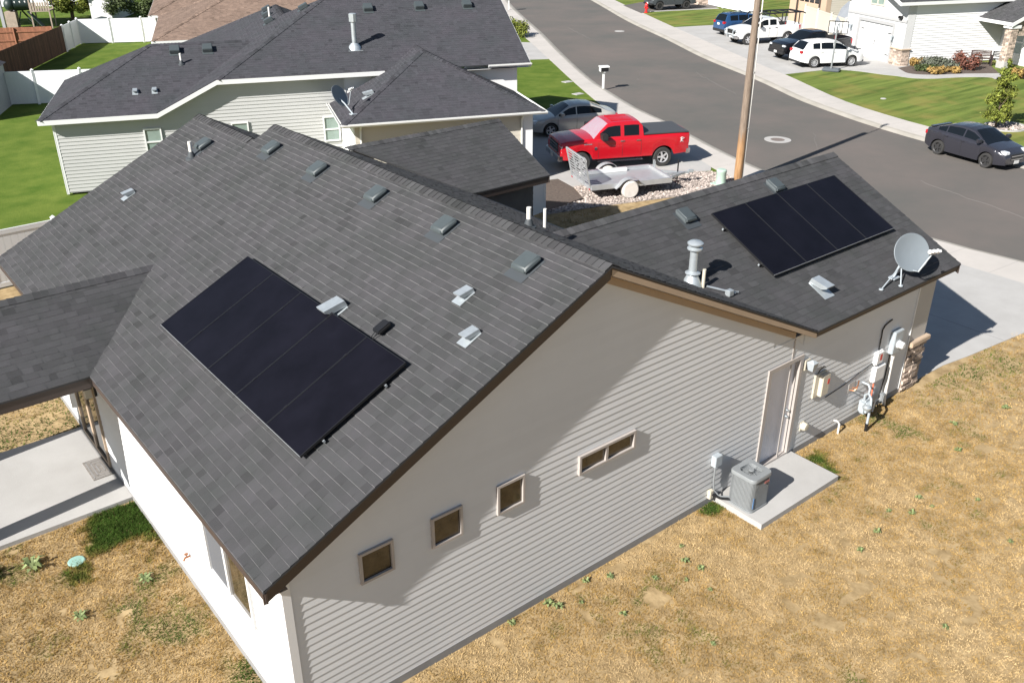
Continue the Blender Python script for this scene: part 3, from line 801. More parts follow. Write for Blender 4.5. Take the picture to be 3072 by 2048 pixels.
# roof fittings are sub-parts of the roof
M['flange'] = mat('vent_flange', (0.045,0.052,0.058), rough=0.7)
def plane_frame(o, along, up):
    """matrix with X along the eave, Y up the slope, Z off the roof"""
    X = Vector(along).normalized(); Y = Vector(up).normalized(); Z = X.cross(Y).normalized()
    m = Matrix((X,Y,Z)).transposed().to_4x4(); m.translation = Vector(o); return m
def zl(x): return ZE+PT*(x-XL)
def Lf(x, y): return plane_frame((x,y,zl(x)), (0,-1,0), (1,0,PT))          # patio-side slope
def Wf(x, y): return plane_frame((x,y,ZE+PT*(y-Y0)), (1,0,0), (0,1,PT))     # wing slope
def box_vent_mesh(s=1.0):
    g = MB()
    bm = bmesh.new(); bmesh.ops.create_cube(bm, size=1.0)
    for q in bm.verts:
        t = 0.86 if q.co.z > 0 else 1.0
        q.co = Vector((q.co.x*0.39*s*t, q.co.y*0.40*s*t+(0.02 if q.co.z > 0 else 0), 0.095+q.co.z*0.085))
    bmesh.ops.bevel(bm, geom=bm.edges[:], offset=0.028, segments=3, affect='EDGES'); g.addbm(bm)
    g.box(-0.15*s,0.15*s,-0.16*s,0.16*s,0.0,0.09)
    g.cur = 1
    g.box(-0.22*s,0.22*s,-0.33*s,0.20*s,0.0105,0.0155)
    me = g.build('roof_vent', [M['vent_plastic'],M['flange']], None, smooth=True)
    return me
def put(o, m, parent):
    o.parent = parent; o.matrix_local = m; return o
first = None
for x, y in ((4.95,5.42),(4.95,3.19),(4.95,1.0),(4.30,12.2),(4.92,9.78),(4.92,7.66)):
    o = box_vent_mesh() if first is None else first.copy()
    if first is None: first = o
    else: COL.objects.link(o)
    put(o, Lf(x,y), roof)
for x, y in ((14.02,3.0),(10.88,2.93)):
    o = first.copy(); COL.objects.link(o); put(o, Wf(x,y), roof)
def slant_vent(parent, m, s=1.0):
    """galvanised exhaust hood with an open lower side"""
    g = MB()
    g.box(-0.11*s,0.11*s,-0.21*s,0.12*s,0.014,0.021)
    g.prism3([(-0.085*s,-0.07*s,0.06*s),(-0.085*s,0.13*s,0.02),(-0.085*s,0.13*s,0.09*s),(-0.085*s,-0.13*s,0.15*s),(-0.085*s,-0.13*s,0.12*s)], (0.17*s,0,0))
    o = g.build('exhaust_vent', M['galv'], None); put(o, m, parent); return o
slant_vent(roof, Lf(2.86,3.40), 1.5); slant_vent(roof, Lf(4.10,1.45), 1.0); slant_vent(roof, Lf(3.61,0.65), 1.0); slant_vent(roof, Lf(2.48,12.45), 1.0)
slant_vent(roof, Wf(12.41,0.50), 1.5)
def pipe(parent, base, h, r=0.045, m='pvc', boot=True, name='vent_pipe', cap=None):
    g = MB()
    b = Vector(base)
    g.cyl(b-Vector((0,0,0.08)), b+Vector((0,0,h)), r, r, 14)
    if boot:
        g.cur = 1; g.lathe([(r*2.4,-0.03),(r*1.9,0.05),(r*1.15,0.14),(r*1.05,0.145)], 14, tuple(b)); g.lathe([(r*3.2,-0.05),(r*3.0,0.0),(r*2.0,0.02)], 14, tuple(b))
    o = g.build(name, [M[m], M['flange']], parent, smooth=True); return o
pipe(roof, (3.93,12.11,zl(3.93)), 0.38, 0.045, boot=True)
def zr_(x): return ZE+PT*(XR-x)
pipe(roof, (6.72,3.08,zr_(6.72)), 0.36); pipe(roof, (8.3,4.45,zr_(8.3)), 0.42, 0.035, boot=False)
pipe(roof, (9.74,1.38,ZE+PT*(1.38-Y0)), 0.38, 0.035, 'cream', False)
# furnace flue with storm collar and cap
g = MB(); fx, fy = 9.60, 1.55; fz = ZE+PT*(fy-Y0)
g.lathe([(0.22,-0.10),(0.16,0.06),(0.105,0.17)], 20, (fx,fy,fz)); g.cyl((fx,fy,fz),(fx,fy,fz+0.78),0.085,0.085,20)
g.lathe([(0.085,0.255),(0.15,0.215),(0.15,0.205),(0.08,0.25)], 20, (fx,fy,fz))
g.lathe([(0.085,0.72),(0.15,0.70),(0.15,0.725),(0.10,0.76),(0.06,0.77)], 20, (fx,fy,fz))
g.lathe([(0.0,0.80),(0.152,0.80),(0.155,0.825),(0.11,0.86),(0.0,0.875)], 20, (fx,fy,fz))
g.build('flue_pipe', M['galv'], roof, smooth=True)

# ------------------------------------------------------------------ solar panels
def solar_panel(label, m, w, h, group):
    o = thing('solar_panel', label, 'solar panel', group=group); o.matrix_world = m
    g = MB(); g.box(0.012,w-0.012,0.012,h-0.012,0.09,0.122); c = g.build('cell_sheet', M['solar'], o)
    g = MB()
    for a in ((0,w,0,0.012),(0,w,h-0.012,h),(0,0.012,0.012,h-0.012),(w-0.012,w,0.012,h-0.012)): g.box(*a,0.086,0.126)
    g.build('panel_frame', M['black_metal'], o)
    g = MB(); g.box(0,w,-0.004,0.0,0.10,0.128); g.build('edge_strip', M['aluminium'], o)
    return o
pos_w = ['farthest from the gable edge','second from the patio end','the middle one','second from the gable edge','nearest the gable edge']
ys = [6.47,5.385,4.32,3.235,2.15,1.07]
for i in range(5):
    w = ys[i]-ys[i+1]
    m = plane_frame((0.99,ys[i]-0.004,zl(0.99)), (0,-1,0), (1,0,PT))
    solar_panel('black solar panel in the row of five, %s' % pos_w[i], m, w-0.006, 1.79*math.sqrt(1+PT*PT), 'solar panels on the patio-side slope')
xs = [11.47,12.59,13.72,14.845,15.97]
pw = ['leftmost, nearest the flue pipe','second from the flue pipe','second from the dish','rightmost, nearest the dish']
for i in range(4):
    m = plane_frame((xs[i]+0.004,1.03,ZE+PT*(1.03-Y0)), (1,0,0), (0,1,PT))
    solar_panel('black solar panel on the garage wing roof, %s' % pw[i], m, xs[i+1]-xs[i]-0.006, 1.735*math.sqrt(1+PT*PT), 'solar panels on the garage wing')
def rails(label, m, L, h, n_):
    o = thing('panel_rails', label, 'mounting rails'); o.matrix_world = m
    for yy in (0.38,h-0.45):
        g = MB(); g.box(-0.05,L+0.05,yy-0.02,yy+0.02,0.045,0.085)
        for k in range(5):
            x = 0.08+k*(L-0.16)/4; g.box(x-0.04,x+0.04,yy-0.05,yy+0.05,0.012,0.046)
        r = g.build('rail', M['black_metal'], o)
        g = MB()
        for k in range(1,n_):
            x = L*k/n_; g.box(x-0.012,x+0.012,yy-0.03,yy+0.03,0.122,0.131)
        subp(g.build('mid_clamp', M['black_metal'], o), r)
        for x in (-0.055, L+0.04):
            g = MB(); g.box(x,x+0.014,yy-0.018,yy+0.018,0.05,0.09); g.build('end_clamp', M['galv'], r)
    return o
rails('black mounting rails with bright end clamps under the patio-side solar row', plane_frame((0.99,6.46,zl(0.99)), (0,-1,0), (1,0,PT)), 5.38, 2.0, 5)
rails('black mounting rails with clamps under the garage wing solar row', plane_frame((11.47,1.03,ZE+PT*(1.03-Y0)), (1,0,0), (0,1,PT)), 4.49, 1.94, 4)
# junction box feeding the patio-side row
jb = thing('junction_box', 'small dark junction box with cables just above the solar row on the patio-side slope', 'junction box'); jb.matrix_world = Lf(3.02,2.13)
g = MB(); g.bbox(-0.10,0.10,-0.13,0.13,0.06,0.13,0.02); g.box(-0.05,0.05,-0.06,0.06,0.01,0.07); g.build('box', M['black_metal'], jb, smooth=True)
g = MB(); g.tube([(-0.03,-0.12,0.09),(-0.05,-0.2,0.05),(-0.07,-0.33,0.03)],0.008,6); g.tube([(0.03,-0.12,0.09),(0.0,-0.22,0.04),(0.02,-0.33,0.03)],0.008,6); g.build('cable', M['black_metal'], jb)

# ------------------------------------------------------------------ equipment on and beside our house
# air-conditioning condenser
ac = thing('air_conditioner', 'grey air-conditioning condenser on the concrete pad by the side door', 'air conditioner', (9.335,-0.56,0.127))
g = MB()
def rsq(h, r, n=5):
    out = []
    for cx, cy, a0 in ((h-r,h-r,0),(-h+r,h-r,90),(-h+r,-h+r,180),(h-r,-h+r,270)):
        for k in range(n+1):
            a = R(a0+90*k/n); out.append((cx+r*math.cos(a), cy+r*math.sin(a)))
    return out
g.prism(rsq(0.272,0.09), 0.03, 0.70)
ol = rsq(0.28,0.09,6)
# louvred jacket: vertical ribs all round
pts = ol+[ol[0]]
for i in range(len(ol)):
    p, q = Vector((*pts[i],0)), Vector((*pts[i+1],0)); L = (q-p).length
    nn = max(1,int(L/0.028))
    for k in range(nn):
        c = p+(q-p)*((k+0.5)/nn); g.beam((c.x,c.y,0.06),(c.x,c.y,0.67),0.006,0.012, up=(q-p))
g.build('cabinet', M['grey_metal'], ac)
g = MB(); g.prism(rsq(0.295,0.1), 0.0, 0.045); g.build('base_pan', M['grey_metal'], ac)
g = MB()
ring = rsq(0.30,0.1,6); n = len(ring)
inner = [(0.215*math.cos(math.atan2(y,x)),0.215*math.sin(math.atan2(y,x))) for x,y in ring]
vs = [(x,y,0.69) for x,y in ring]+[(x,y,0.74) for x,y in ring]+[(x*0.96,y*0.96,0.765) for x,y in ring]+[(x,y,0.765) for x,y in inner]+[(x*0.97,y*0.97,0.66) for x,y in inner]
fs = []
for k in range(4):
    for i in range(n): fs.append((k*n+i,k*n+(i+1)%n,(k+1)*n+(i+1)%n,(k+1)*n+i))
g.add(vs, fs); g.build('top_cover', M['grey_metal'], ac, smooth=True)
g = MB()
for k in range(1,9): g.lathe([(0.024*k+0.013,0.757),(0.024*k+0.015,0.759),(0.024*k+0.013,0.761)], 28)
for k in range(6): g.beam((0.03*math.cos(k*PI/3),0.03*math.sin(k*PI/3),0.754),(0.215*math.cos(k*PI/3),0.215*math.sin(k*PI/3),0.754),0.005,0.005)
g.lathe([(0,0.772),(0.05,0.772),(0.055,0.755)],16)
g.build('fan_guard', M['grey_metal'], ac)
g = MB(); g.lathe([(0,0.70),(0.06,0.70),(0.06,0.64)],16)
for k in range(4):
    a = k*PI/2+0.4
    P = [(0.05*math.cos(a),0.05*math.sin(a),0.665),(0.20*math.cos(a-0.25),0.20*math.sin(a-0.25),0.645),(0.20*math.cos(a+0.55),0.20*math.sin(a+0.55),0.69),(0.05*math.cos(a+0.6),0.05*math.sin(a+0.6),0.685)]
    g.add(P,[(0,1,2,3),(3,2,1,0)])
g.lathe([(0,0.60),(0.21,0.60)],20); g.build('fan', mat('fan_grey',(0.10,0.105,0.11),rough=0.5), ac)  # dark disc added below the blades, painted shade for the inside of the opening
g = MB(); g.box(0.06,0.20,-0.297,-0.288,0.57,0.615); g.build('badge', mat('badge_red',(0.30,0.11,0.10),rough=0.5), ac)
g = MB(); g.box(-0.235,-0.205,-0.292,-0.282,0.10,0.34); g.build('service_label', mat('label_blue',(0.09,0.19,0.36),rough=0.5), ac)
ds = thing('disconnect_box', 'small grey electrical disconnect box on the siding above the condenser, with hoses', 'electrical box', (8.83,0,0))
g = MB(); g.bbox(-0.06,0.13,-0.13,-0.007,0.93,1.17,0.008); g.build('box', M['grey_light'], ds)
g = MB(); g.tube([(0.03,-0.06,0.93),(0.03,-0.06,0.55),(0.05,-0.08,0.35),(0.14,-0.16,0.20),(0.26,-0.3,0.22)],0.017,8); g.build('conduit', M['grey_metal'], ds, smooth=True)
g = MB(); g.bbox(-0.06,0.04,-0.09,-0.005,0.16,0.36,0.01); g.build('line_cover', M['cream'], ds)
g = MB(); g.tube([(0.0,-0.09,0.27),(0.1,-0.2,0.20),(0.24,-0.35,0.19)],0.024,8); g.build('coolant_hose', M['black_metal'], ds, smooth=True)
# wall lamp left of the corner, beside the side door
def lamp(label, x, z):
    o = thing('wall_lamp', label, 'wall lamp', (x,0,z))
    g = MB(); g.bbox(-0.09,0.09,-0.05,-0.006,-0.12,0.12,0.012); g.build('mounting_block', M['cream'], o)
    g = MB(); g.bbox(-0.05,0.06,-0.10,-0.05,-0.09,0.06,0.01); g.build('back_plate', M['black_metal'], o)
    g = MB(); g.add([(-0.085,-0.24,0.10),(0.085,-0.24,0.10),(0.085,-0.07,0.10),(-0.085,-0.07,0.10),(-0.055,-0.21,-0.08),(0.055,-0.21,-0.08),(0.055,-0.10,-0.08),(-0.055,-0.10,-0.08),(0,-0.155,0.15)],[(0,4,5,1),(1,5,6,2),(2,6,7,3),(3,7,4,0),(4,7,6,5),(0,1,8),(1,2,8),(2,3,8),(3,0,8)]); g.build('lantern', M['grey_light'], o)
    return o
lamp('lantern wall lamp on a cream block at the top corner of the white side door', 11.56, 2.22)
ob = thing('utility_box', 'tall cream utility box with red sticker, on the wall right of the side door', 'utility box', (12.25,0,0))
g = MB(); g.bbox(-0.30,0.10,-0.05,-0.006,1.26,1.84,0.012); g.build('back_box', M['cream'], ob)
g = MB(); g.bbox(-0.16,0.10,-0.15,-0.05,1.30,1.80,0.012); g.build('cover', M['cream'], ob)
g = MB(); g.box(0.02,0.09,-0.1535,-0.1505,1.56,1.68); g.build('sticker', M['red_plastic'], ob)
g = MB(); g.tube([(-0.25,-0.05,1.86),(-0.22,-0.07,1.95),(-0.1,-0.08,2.0),(0.0,-0.06,1.93)],0.012,6); g.build('cable', M['black_metal'], ob, smooth=True)
ob = thing('outlet_cover', 'round cream outlet cover low on the wall beside the side door', 'outlet', (11.77,0,0.66))
g = MB(); g.bbox(-0.07,0.07,-0.03,-0.005,-0.11,0.11,0.01); g.build('plate', M['cream'], ob)
g = MB(); g.lathe([(0,-0.14),(0.075,-0.135),(0.095,-0.10),(0.095,-0.03)],18,(0.02,0,0),'Y'); g.build('hood', M['cream'], ob, smooth=True)
ob = thing('cable_box', 'white rounded cable box with red mark, highest of the white boxes on the wing wall', 'cable box', (14.42,0,1.45))
g = MB(); g.bbox(-0.15,0.15,-0.11,-0.006,-0.17,0.17,0.03); g.build('housing', M['white'], ob, smooth=True)
g = MB(); g.box(-0.02,0.07,-0.1115,-0.108,-0.06,0.09); g.build('mark', M['red_plastic'], ob)
g = MB(); g.tube([(0.0,-0.03,0.17),(0.0,-0.03,0.5),(-0.01,-0.03,0.68),(0.06,-0.03,0.76),(0.18,-0.03,0.80),(0.34,-0.03,0.83)],0.016,8); g.tube([(-0.15,-0.02,-0.12),(-0.6,-0.02,-0.19),(-1.2,-0.02,-0.30),(-1.9,-0.02,-0.36)],0.009,6); g.build('cable', M['black_metal'], ob, smooth=True)
ob = thing('telecom_box', 'plain white square box below the rounded cable box on the wing wall', 'telecom box', (14.52,0,1.03))
g = MB(); g.bbox(-0.21,0.21,-0.12,-0.006,-0.20,0.20,0.02); g.build('housing', M['white'], ob, smooth=True)
g = MB(); g.cyl((-0.06,-0.05,-0.2),(-0.06,-0.05,-0.95),0.018,0.018,8); g.build('conduit', M['orange_plastic'], ob)
ob = thing('electric_meter', 'pale grey electric meter panel with round glass meter and a white pipe to the ground', 'electric meter', (15.06,0,0))
g = MB(); g.bbox(-0.18,0.18,-0.13,-0.006,1.38,1.94,0.012); g.build('panel', M['grey_light'], ob)
g = MB(); g.lathe([(0.10,-0.13),(0.10,-0.16),(0.085,-0.17),(0.085,-0.25),(0.06,-0.27),(0,-0.27)],18,(0.02,0,1.60),'Y'); g.build('meter', M['white'], ob, smooth=True)
g = MB(); g.cyl((0.0,-0.07,1.38),(0.02,-0.07,-0.05),0.035,0.035,10); g.cyl((0.0,-0.07,1.37),(0.0,-0.07,1.22),0.045,0.045,10); g.build('conduit', M['pvc'], ob, smooth=True)
g = MB(); g.tube([(-0.08,-0.03,1.38),(-0.09,-0.03,0.8),(-0.2,-0.04,0.3),(-0.22,-0.06,0.0)],0.014,6); g.build('cable', M['black_metal'], ob)
ob = thing('gas_meter', 'grey gas meter with riser pipe and black-sleeved foot against the wing wall', 'gas meter', (13.85,-0.06,0))
g = MB(); g.bbox(-0.05,0.20,-0.26,-0.05,0.26,0.62,0.05); g.ball((0.08,-0.26,0.44),0.11,12,(1,0.3,1.3)); g.build('meter', M['grey_light'], ob, smooth=True)
g = MB(); g.tube([(-0.18,-0.42,0.0),(-0.18,-0.42,0.68),(-0.14,-0.38,0.80),(-0.04,-0.26,0.84),(-0.01,-0.16,0.76),(0.0,-0.16,0.6)],0.028,10); g.tube([(0.15,-0.16,0.6),(0.15,-0.16,0.86),(0.18,-0.1,0.92),(0.18,0.05,0.92)],0.026,10); g.build('riser', M['grey_light'], ob, smooth=True)
g = MB(); g.lathe([(0,0.0),(0.08,0.0),(0.10,0.06),(0.05,0.10),(0.0,0.1)],14,(-0.33,-0.42,0.62)); g.cyl((-0.33,-0.42,0.66),(-0.18,-0.42,0.66),0.022,0.022,8); g.build('regulator', M['galv'], ob, smooth=True)
g = MB(); g.cyl((-0.18,-0.42,-0.05),(-0.18,-0.42,0.20),0.038,0.038,10); g.build('pipe_sleeve', M['black_metal'], ob)
ob = thing('water_shutoff', 'copper pipe cluster on a small plate at knee height above the gas meter', 'water pipe', (13.55,0,0.98))
g = MB(); g.box(-0.12,0.12,-0.02,-0.006,-0.12,0.12); g.build('plate', M['panel_beige'], ob)
g = MB(); g.tube([(-0.06,-0.02,-0.06),(-0.05,-0.12,-0.04),(0.0,-0.15,0.02),(0.08,-0.12,0.08),(0.2,-0.06,0.10)],0.016,8); g.tube([(0.04,-0.02,-0.05),(0.06,-0.1,0.0),(0.03,-0.14,0.06)],0.014,8); g.build('pipes', M['copper'], ob, smooth=True)
ob = thing('condensate_pipe', 'short bent white pipe at the foot of the wing wall', 'pipe', (13.05,-0.03,0))
g = MB(); g.tube([(0,0.0,0.30),(0.0,-0.08,0.32),(0.03,-0.12,0.26),(0.04,-0.12,0.0)],0.022,8); ob2 = g.build('pipe', M['pvc'], ob, smooth=True)
ob = thing('irrigation_valve', 'grey sprinkler valve and hose at the foot of the white meter pipe', 'valve', (14.72,-0.12,0))
g = MB(); g.tube([(-0.2,0.0,0.02),(-0.18,-0.02,0.3),(0.05,-0.05,0.36),(0.2,-0.05,0.25),(0.3,-0.02,0.0)],0.02,8); g.build('pipe', M['pvc'], ob, smooth=True)
g = MB(); g.bbox(-0.06,0.08,-0.12,0.0,0.22,0.46,0.02); g.build('valve_body', M['grey_metal'], ob, smooth=True)
ob = thing('garden_tap', 'small outdoor tap low on the bright patio-side wall', 'tap', (0,3.96,0.76))
g = MB(); g.tube([(-0.006,0,0),(-0.10,0,0),(-0.13,0,-0.05)],0.018,8); g.cyl((-0.07,0,0.0),(-0.07,0,0.06),0.008,0.008,6); g.lathe([(0,0.06),(0.035,0.06),(0.035,0.07),(0,0.07)],10,(-0.07,0,0)); tap = g.build('tap_body', M['copper'], ob, smooth=True)
ob = thing('patio_lamp', 'dark patio lantern on the wall under the patio cover eave', 'wall lamp', (0,8.36,2.05))
g = MB(); g.box(-0.05,-0.006,-0.06,0.06,-0.12,0.14); g.box(-0.24,-0.08,-0.08,0.08,0.08,0.12); g.build('bracket', M['black_metal'], ob)
g = MB(); g.box(-0.22,-0.10,-0.06,0.06,-0.12,0.08); g.build('glass_shade', M['cream'], ob)
ob = tag(MB().box(-0.45,0.05,8.29,9.09,0.091,0.106).build('doormat', mat('doormat_fibre',(0.16,0.145,0.13),rough=1.0,col2=(0.26,0.24,0.22),vscale=26,bump=0.5)), 'grey patterned doormat on the patio slab by the sliding door', 'doormat')
for a, b in (((-0.41,8.33),(0.01,9.05)),((-0.33,8.42),(-0.07,8.96)),((-0.26,8.52),(-0.14,8.86))):
    g = MB(); x0,y0 = a; x1,y1 = b
    for q in ((x0,x1,y0,y0+.02),(x0,x1,y1-.02,y1),(x0,x0+.02,y0,y1),(x1-.02,x1,y0,y1)): g.box(*q,0.1062,0.1085)
    g.build('border', M['foundation'], ob)
# satellite dishes
def dish(name, label, foot, centre, normal, rad, lnb_dir, grp):
    o = thing('satellite_dish', label, 'satellite dish', foot, group=grp)
    F = Vector(foot); C = Vector(centre)-F; N = Vector(normal).normalized()
    A = N.orthogonal().normalized()
    A = Vector((0,0,1)).cross(N).normalized(); B = N.cross(A)
    g = MB()
    rings = [(0,0.0),(0.25,0.008),(0.5,0.03),(0.75,0.068),(0.93,0.105),(1.0,0.118),(1.02,0.108)]
    n = 32; vs, fs = [], []
    for r, d in rings:
        for i in range(n):
            t = 2*PI*i/n; vs.append(tuple(C+A*(r*rad*math.cos(t))+B*(r*rad*0.96*math.sin(t))+N*(d*rad*1.3)))
    for k in range(len(rings)-1):
        for i in range(n): fs.append((k*n+i,k*n+(i+1)%n,(k+1)*n+(i+1)%n,(k+1)*n+i))
    fs += [tuple(reversed(f)) for f in fs[:]]
    vb = [tuple(Vector(v)-N*0.008) for v in vs]
    g.add(vs, fs[:len(fs)//2]); g.add(vb, fs[len(fs)//2:]); g.build('reflector', M['dish'], o, smooth=True)
    g = MB(); bk = C-N*0.06
    g.tube([(0,0,0),tuple(bk*0.55+Vector((0,0,0.05))),tuple(bk)],0.028,8); g.cyl(tuple(bk),tuple(C),0.06,0.09,10)
    g.box(-0.12,0.12,-0.10,0.10,0.0,0.03); g.build('mast', M['grey_light'], o, smooth=True)
    g = MB(); L = C+N*(rad*1.25)+Vector(lnb_dir)
    g.tube([tuple(C-B*(rad*0.9)),tuple(C-B*(rad*1.0)+N*(rad*0.5)),tuple(L)],0.017,8); g.build('feed_arm', M['grey_light'], o, smooth=True)
    g = MB()
    for k in (-1,0,1): g.ball(tuple(L+A*(0.095*k)),0.05,10,(1,1,1.1)); g.cyl(tuple(L+A*(0.095*k)),tuple(L+A*(0.095*k)+N*0.09),0.03,0.03,8)
    g.build('receiver_heads', M['white'], o, smooth=True)
    return o, g
dfoot = (14.57,0.06,ZE+PT*(0.06-Y0)+0.01)
o, _ = dish('satellite_dish', 'grey satellite dish on strut legs at the low corner of the garage wing roof', dfoot, (15.02,0.02,3.80), (-0.38,-0.82,0.42), 0.43, (0.22,-0.06,-0.06), 'satellite dishes')
for q in ((13.90,-0.07),(14.52,-0.17)):
    g = MB(); e = Vector((q[0],q[1],ZE+PT*(q[1]-Y0)+0.02))-Vector(dfoot); g.tube([tuple(e),(0.22,-0.02,0.26)],0.014,8); g.lathe([(0,0.0),(0.05,0.0),(0.045,0.02),(0,0.025)],10,tuple(e)); g.build('strut', M['grey_light'], o, smooth=True)
# lightning-type anchor pipe lying on the roof by the cream pipe
ob = thing('roof_antenna', 'thin galvanised pipe with a clamp lying on the wing roof beside the cream pipe', 'antenna mast')
g = MB(); zz = lambda y: ZE+PT*(y-Y0)+0.03
g.tube([(9.80,1.33,zz(1.33)+0.02),(10.28,1.0,zz(1.0)+0.02)],0.022,8); g.build('mast', M['galv'], ob)
g = MB(); g.bbox(10.08,10.22,0.98,1.10,zz(1.04)-0.03,zz(1.04)+0.09,0.01); g.tube([(10.2,1.02,zz(1.0)+.05),(10.36,0.98,zz(.98)+.03),(10.42,1.02,zz(1.02)),(10.25,1.08,zz(1.08))],0.008,6); g.build('clamp', M['galv'], ob)

# ------------------------------------------------------------------ street side
# utility pole with riser pipe and small lamp
up = thing('utility_pole', 'tall weathered wooden utility pole with bare wood at its foot and a white riser pipe', 'utility pole', (26.74,13.54,0))
up.rotation_euler = (R(0.25),R(-0.55),0)
g = MB(); P = [(0,0,z) for z in (-0.3,1.9,2.3,4,6,8.1)]; g.tube(P,[0.165,0.158,0.156,0.146,0.134,0.12],16); g.build('shaft', M['wood_pole'], up, smooth=True)
g = MB(); g.tube([(0.155,-0.12,-0.05),(0.155,-0.12,9.2)],0.028,8)
for z in (2.2,4.4,6.6): g.box(0.06,0.17,-0.15,-0.09,z,z+0.03)
g.build('riser_pipe', M['pvc'], up, smooth=True)
g = MB(); g.box(0.0,0.6,-0.2,-0.05,9.2,9.32); g.build('lamp_head', M['grey_metal'], up)
# mailboxes
def mailbox(label, x, y, rz, grp='mailboxes on white posts along the kerb', s=1.0):
    o = thing('mailbox', label, 'mailbox', (x,y,0.012), rz, grp)
    g = MB(); g.box(-0.055,0.055,-0.055,0.055,-0.02,0.98); g.box(-0.05,0.05,-0.16,0.20,0.94,0.985); g.build('post', M['white'], o)
    g = MB(); g.bbox(-0.25,0.25,-0.17,0.17,0.985,1.24,0.012); g.build('box', M['white'], o, smooth=True)
    g = MB(); g.prism3([(-0.28,-0.22,1.242),(-0.28,0.22,1.242),(-0.28,0.17,1.31),(-0.28,-0.17,1.31)],(0.56,0,0)); g.build('lid', M['white'], o)
    g = MB(); g.box(-0.235,0.235,-0.182,-0.1705,1.0,1.225); g.build('door', M['black_metal'], o)
    return o
mailbox('white mailbox with dark front on a white post, beside the green lawn', 35.75,30.82, R(-25))
mailbox('white mailbox at the far end of the walk, beyond the grey roof', 55.25,64.24, R(-25))
# manhole
mh = thing('manhole', 'round iron manhole cover in a pale concrete ring in the street', 'manhole cover', (34.08,16.93,-0.1))
g = MB(); g.lathe([(0.34,0.0),(0.34,0.012),(0.64,0.012),(0.64,0.0)],36); g.build('collar', M['concrete'], mh)
g = MB(); g.lathe([(0,0.008),(0.335,0.008),(0.335,0.0)],30); g.build('lid', mat('cast_iron',(0.16,0.13,0.115),rough=0.8,vary=0.2,vscale=20), mh)
ob = thing('manhole', 'small pale valve cover far up the street', 'valve cover', (53.9,47.6,-0.1))
g = MB(); g.lathe([(0,0.012),(0.42,0.012),(0.42,0.0)],24); g.build('collar', M['concrete'], ob)
# in-ground covers
def gcover(label, x, y, r, m, sq=False):
    g = MB()
    if sq: g.bbox(x-r,x+r,y-r*0.75,y+r*0.75,-0.02,0.03,0.008)
    else: g.lathe([(0,0.03),(r*0.9,0.03),(r,0.02),(r,-0.02)],20,(x,y,0))
    return tag(g.build('valve_cover', m), label, 'ground cover')
gcover('pale turquoise round irrigation cover in the dry grass beside the patio', -1.43,6.05,0.15, mat('turquoise_lid',(0.24,0.40,0.35),rough=0.6,vary=0.1))
gcover('grey utility cover in the green lawn nearer the far mailbox', 35.4,33.65,0.30, M['concrete'], True)
gcover('grey utility cover in the green lawn nearer the silver car', 33.45,30.55,0.30, M['concrete'], True)
gcover('pale sprinkler cover in the striped lawn across the street', 46.2,18.6,0.16, M['concrete'])
# pale green utility pedestal in the gravel
pd = thing('utility_pedestal', 'pale green cylindrical utility pedestal on a flat base in the gravel', 'utility pedestal', (25.83,13.68,0.01))
mg_ = mat('pedestal_green',(0.36,0.47,0.40),rough=0.6,vary=0.05)
g = MB(); g.lathe([(0.20,0.03),(0.195,0.50),(0.205,0.52),(0.205,0.60),(0.17,0.64),(0,0.65)],20); g.build('cover', mg_, pd, smooth=True)
g = MB(); g.bbox(-0.30,0.30,-0.30,0.30,-0.01,0.06,0.01); g.build('base', mg_, pd)
# fence panel by the mulch
fp = thing('privacy_screen', 'short white vertical-board panel between the dark porch wall and the mulch', 'screen', (0,0,0))
g = MB()
for k in range(7):
    x = 16.94+k*0.135; y = 15.36+k*0.028; g.box(x,x+0.128,y,y+0.035,0.05,1.45)
g.build('boards', M['vinyl'], fp)
g = MB(); g.box(17.87,17.98,15.52,15.63,0,1.55); g.box(16.83,16.94,15.31,15.42,0,1.5); g.build('post', M['vinyl'], fp)
# fire hydrant
hy = thing('fire_hydrant', 'red fire hydrant at the corner of the far green lawn', 'fire hydrant', (64.0,54.15,0))
mr_ = mat('hydrant_red',(0.55,0.02,0.02),rough=0.4)
g = MB(); g.lathe([(0.19,0),(0.19,0.06),(0.12,0.08),(0.12,0.62),(0.16,0.64),(0.16,0.68),(0.13,0.78),(0.07,0.86),(0.04,0.88),(0.04,0.94),(0,0.94)],16); g.build('barrel', mr_, hy, smooth=True)
g = MB(); g.cyl((-0.22,0,0.5),(0.22,0,0.5),0.065,0.065,10); g.cyl((0,0,0.45),(0,-0.22,0.45),0.085,0.085,10); g.build('outlets', mr_, hy, smooth=True)

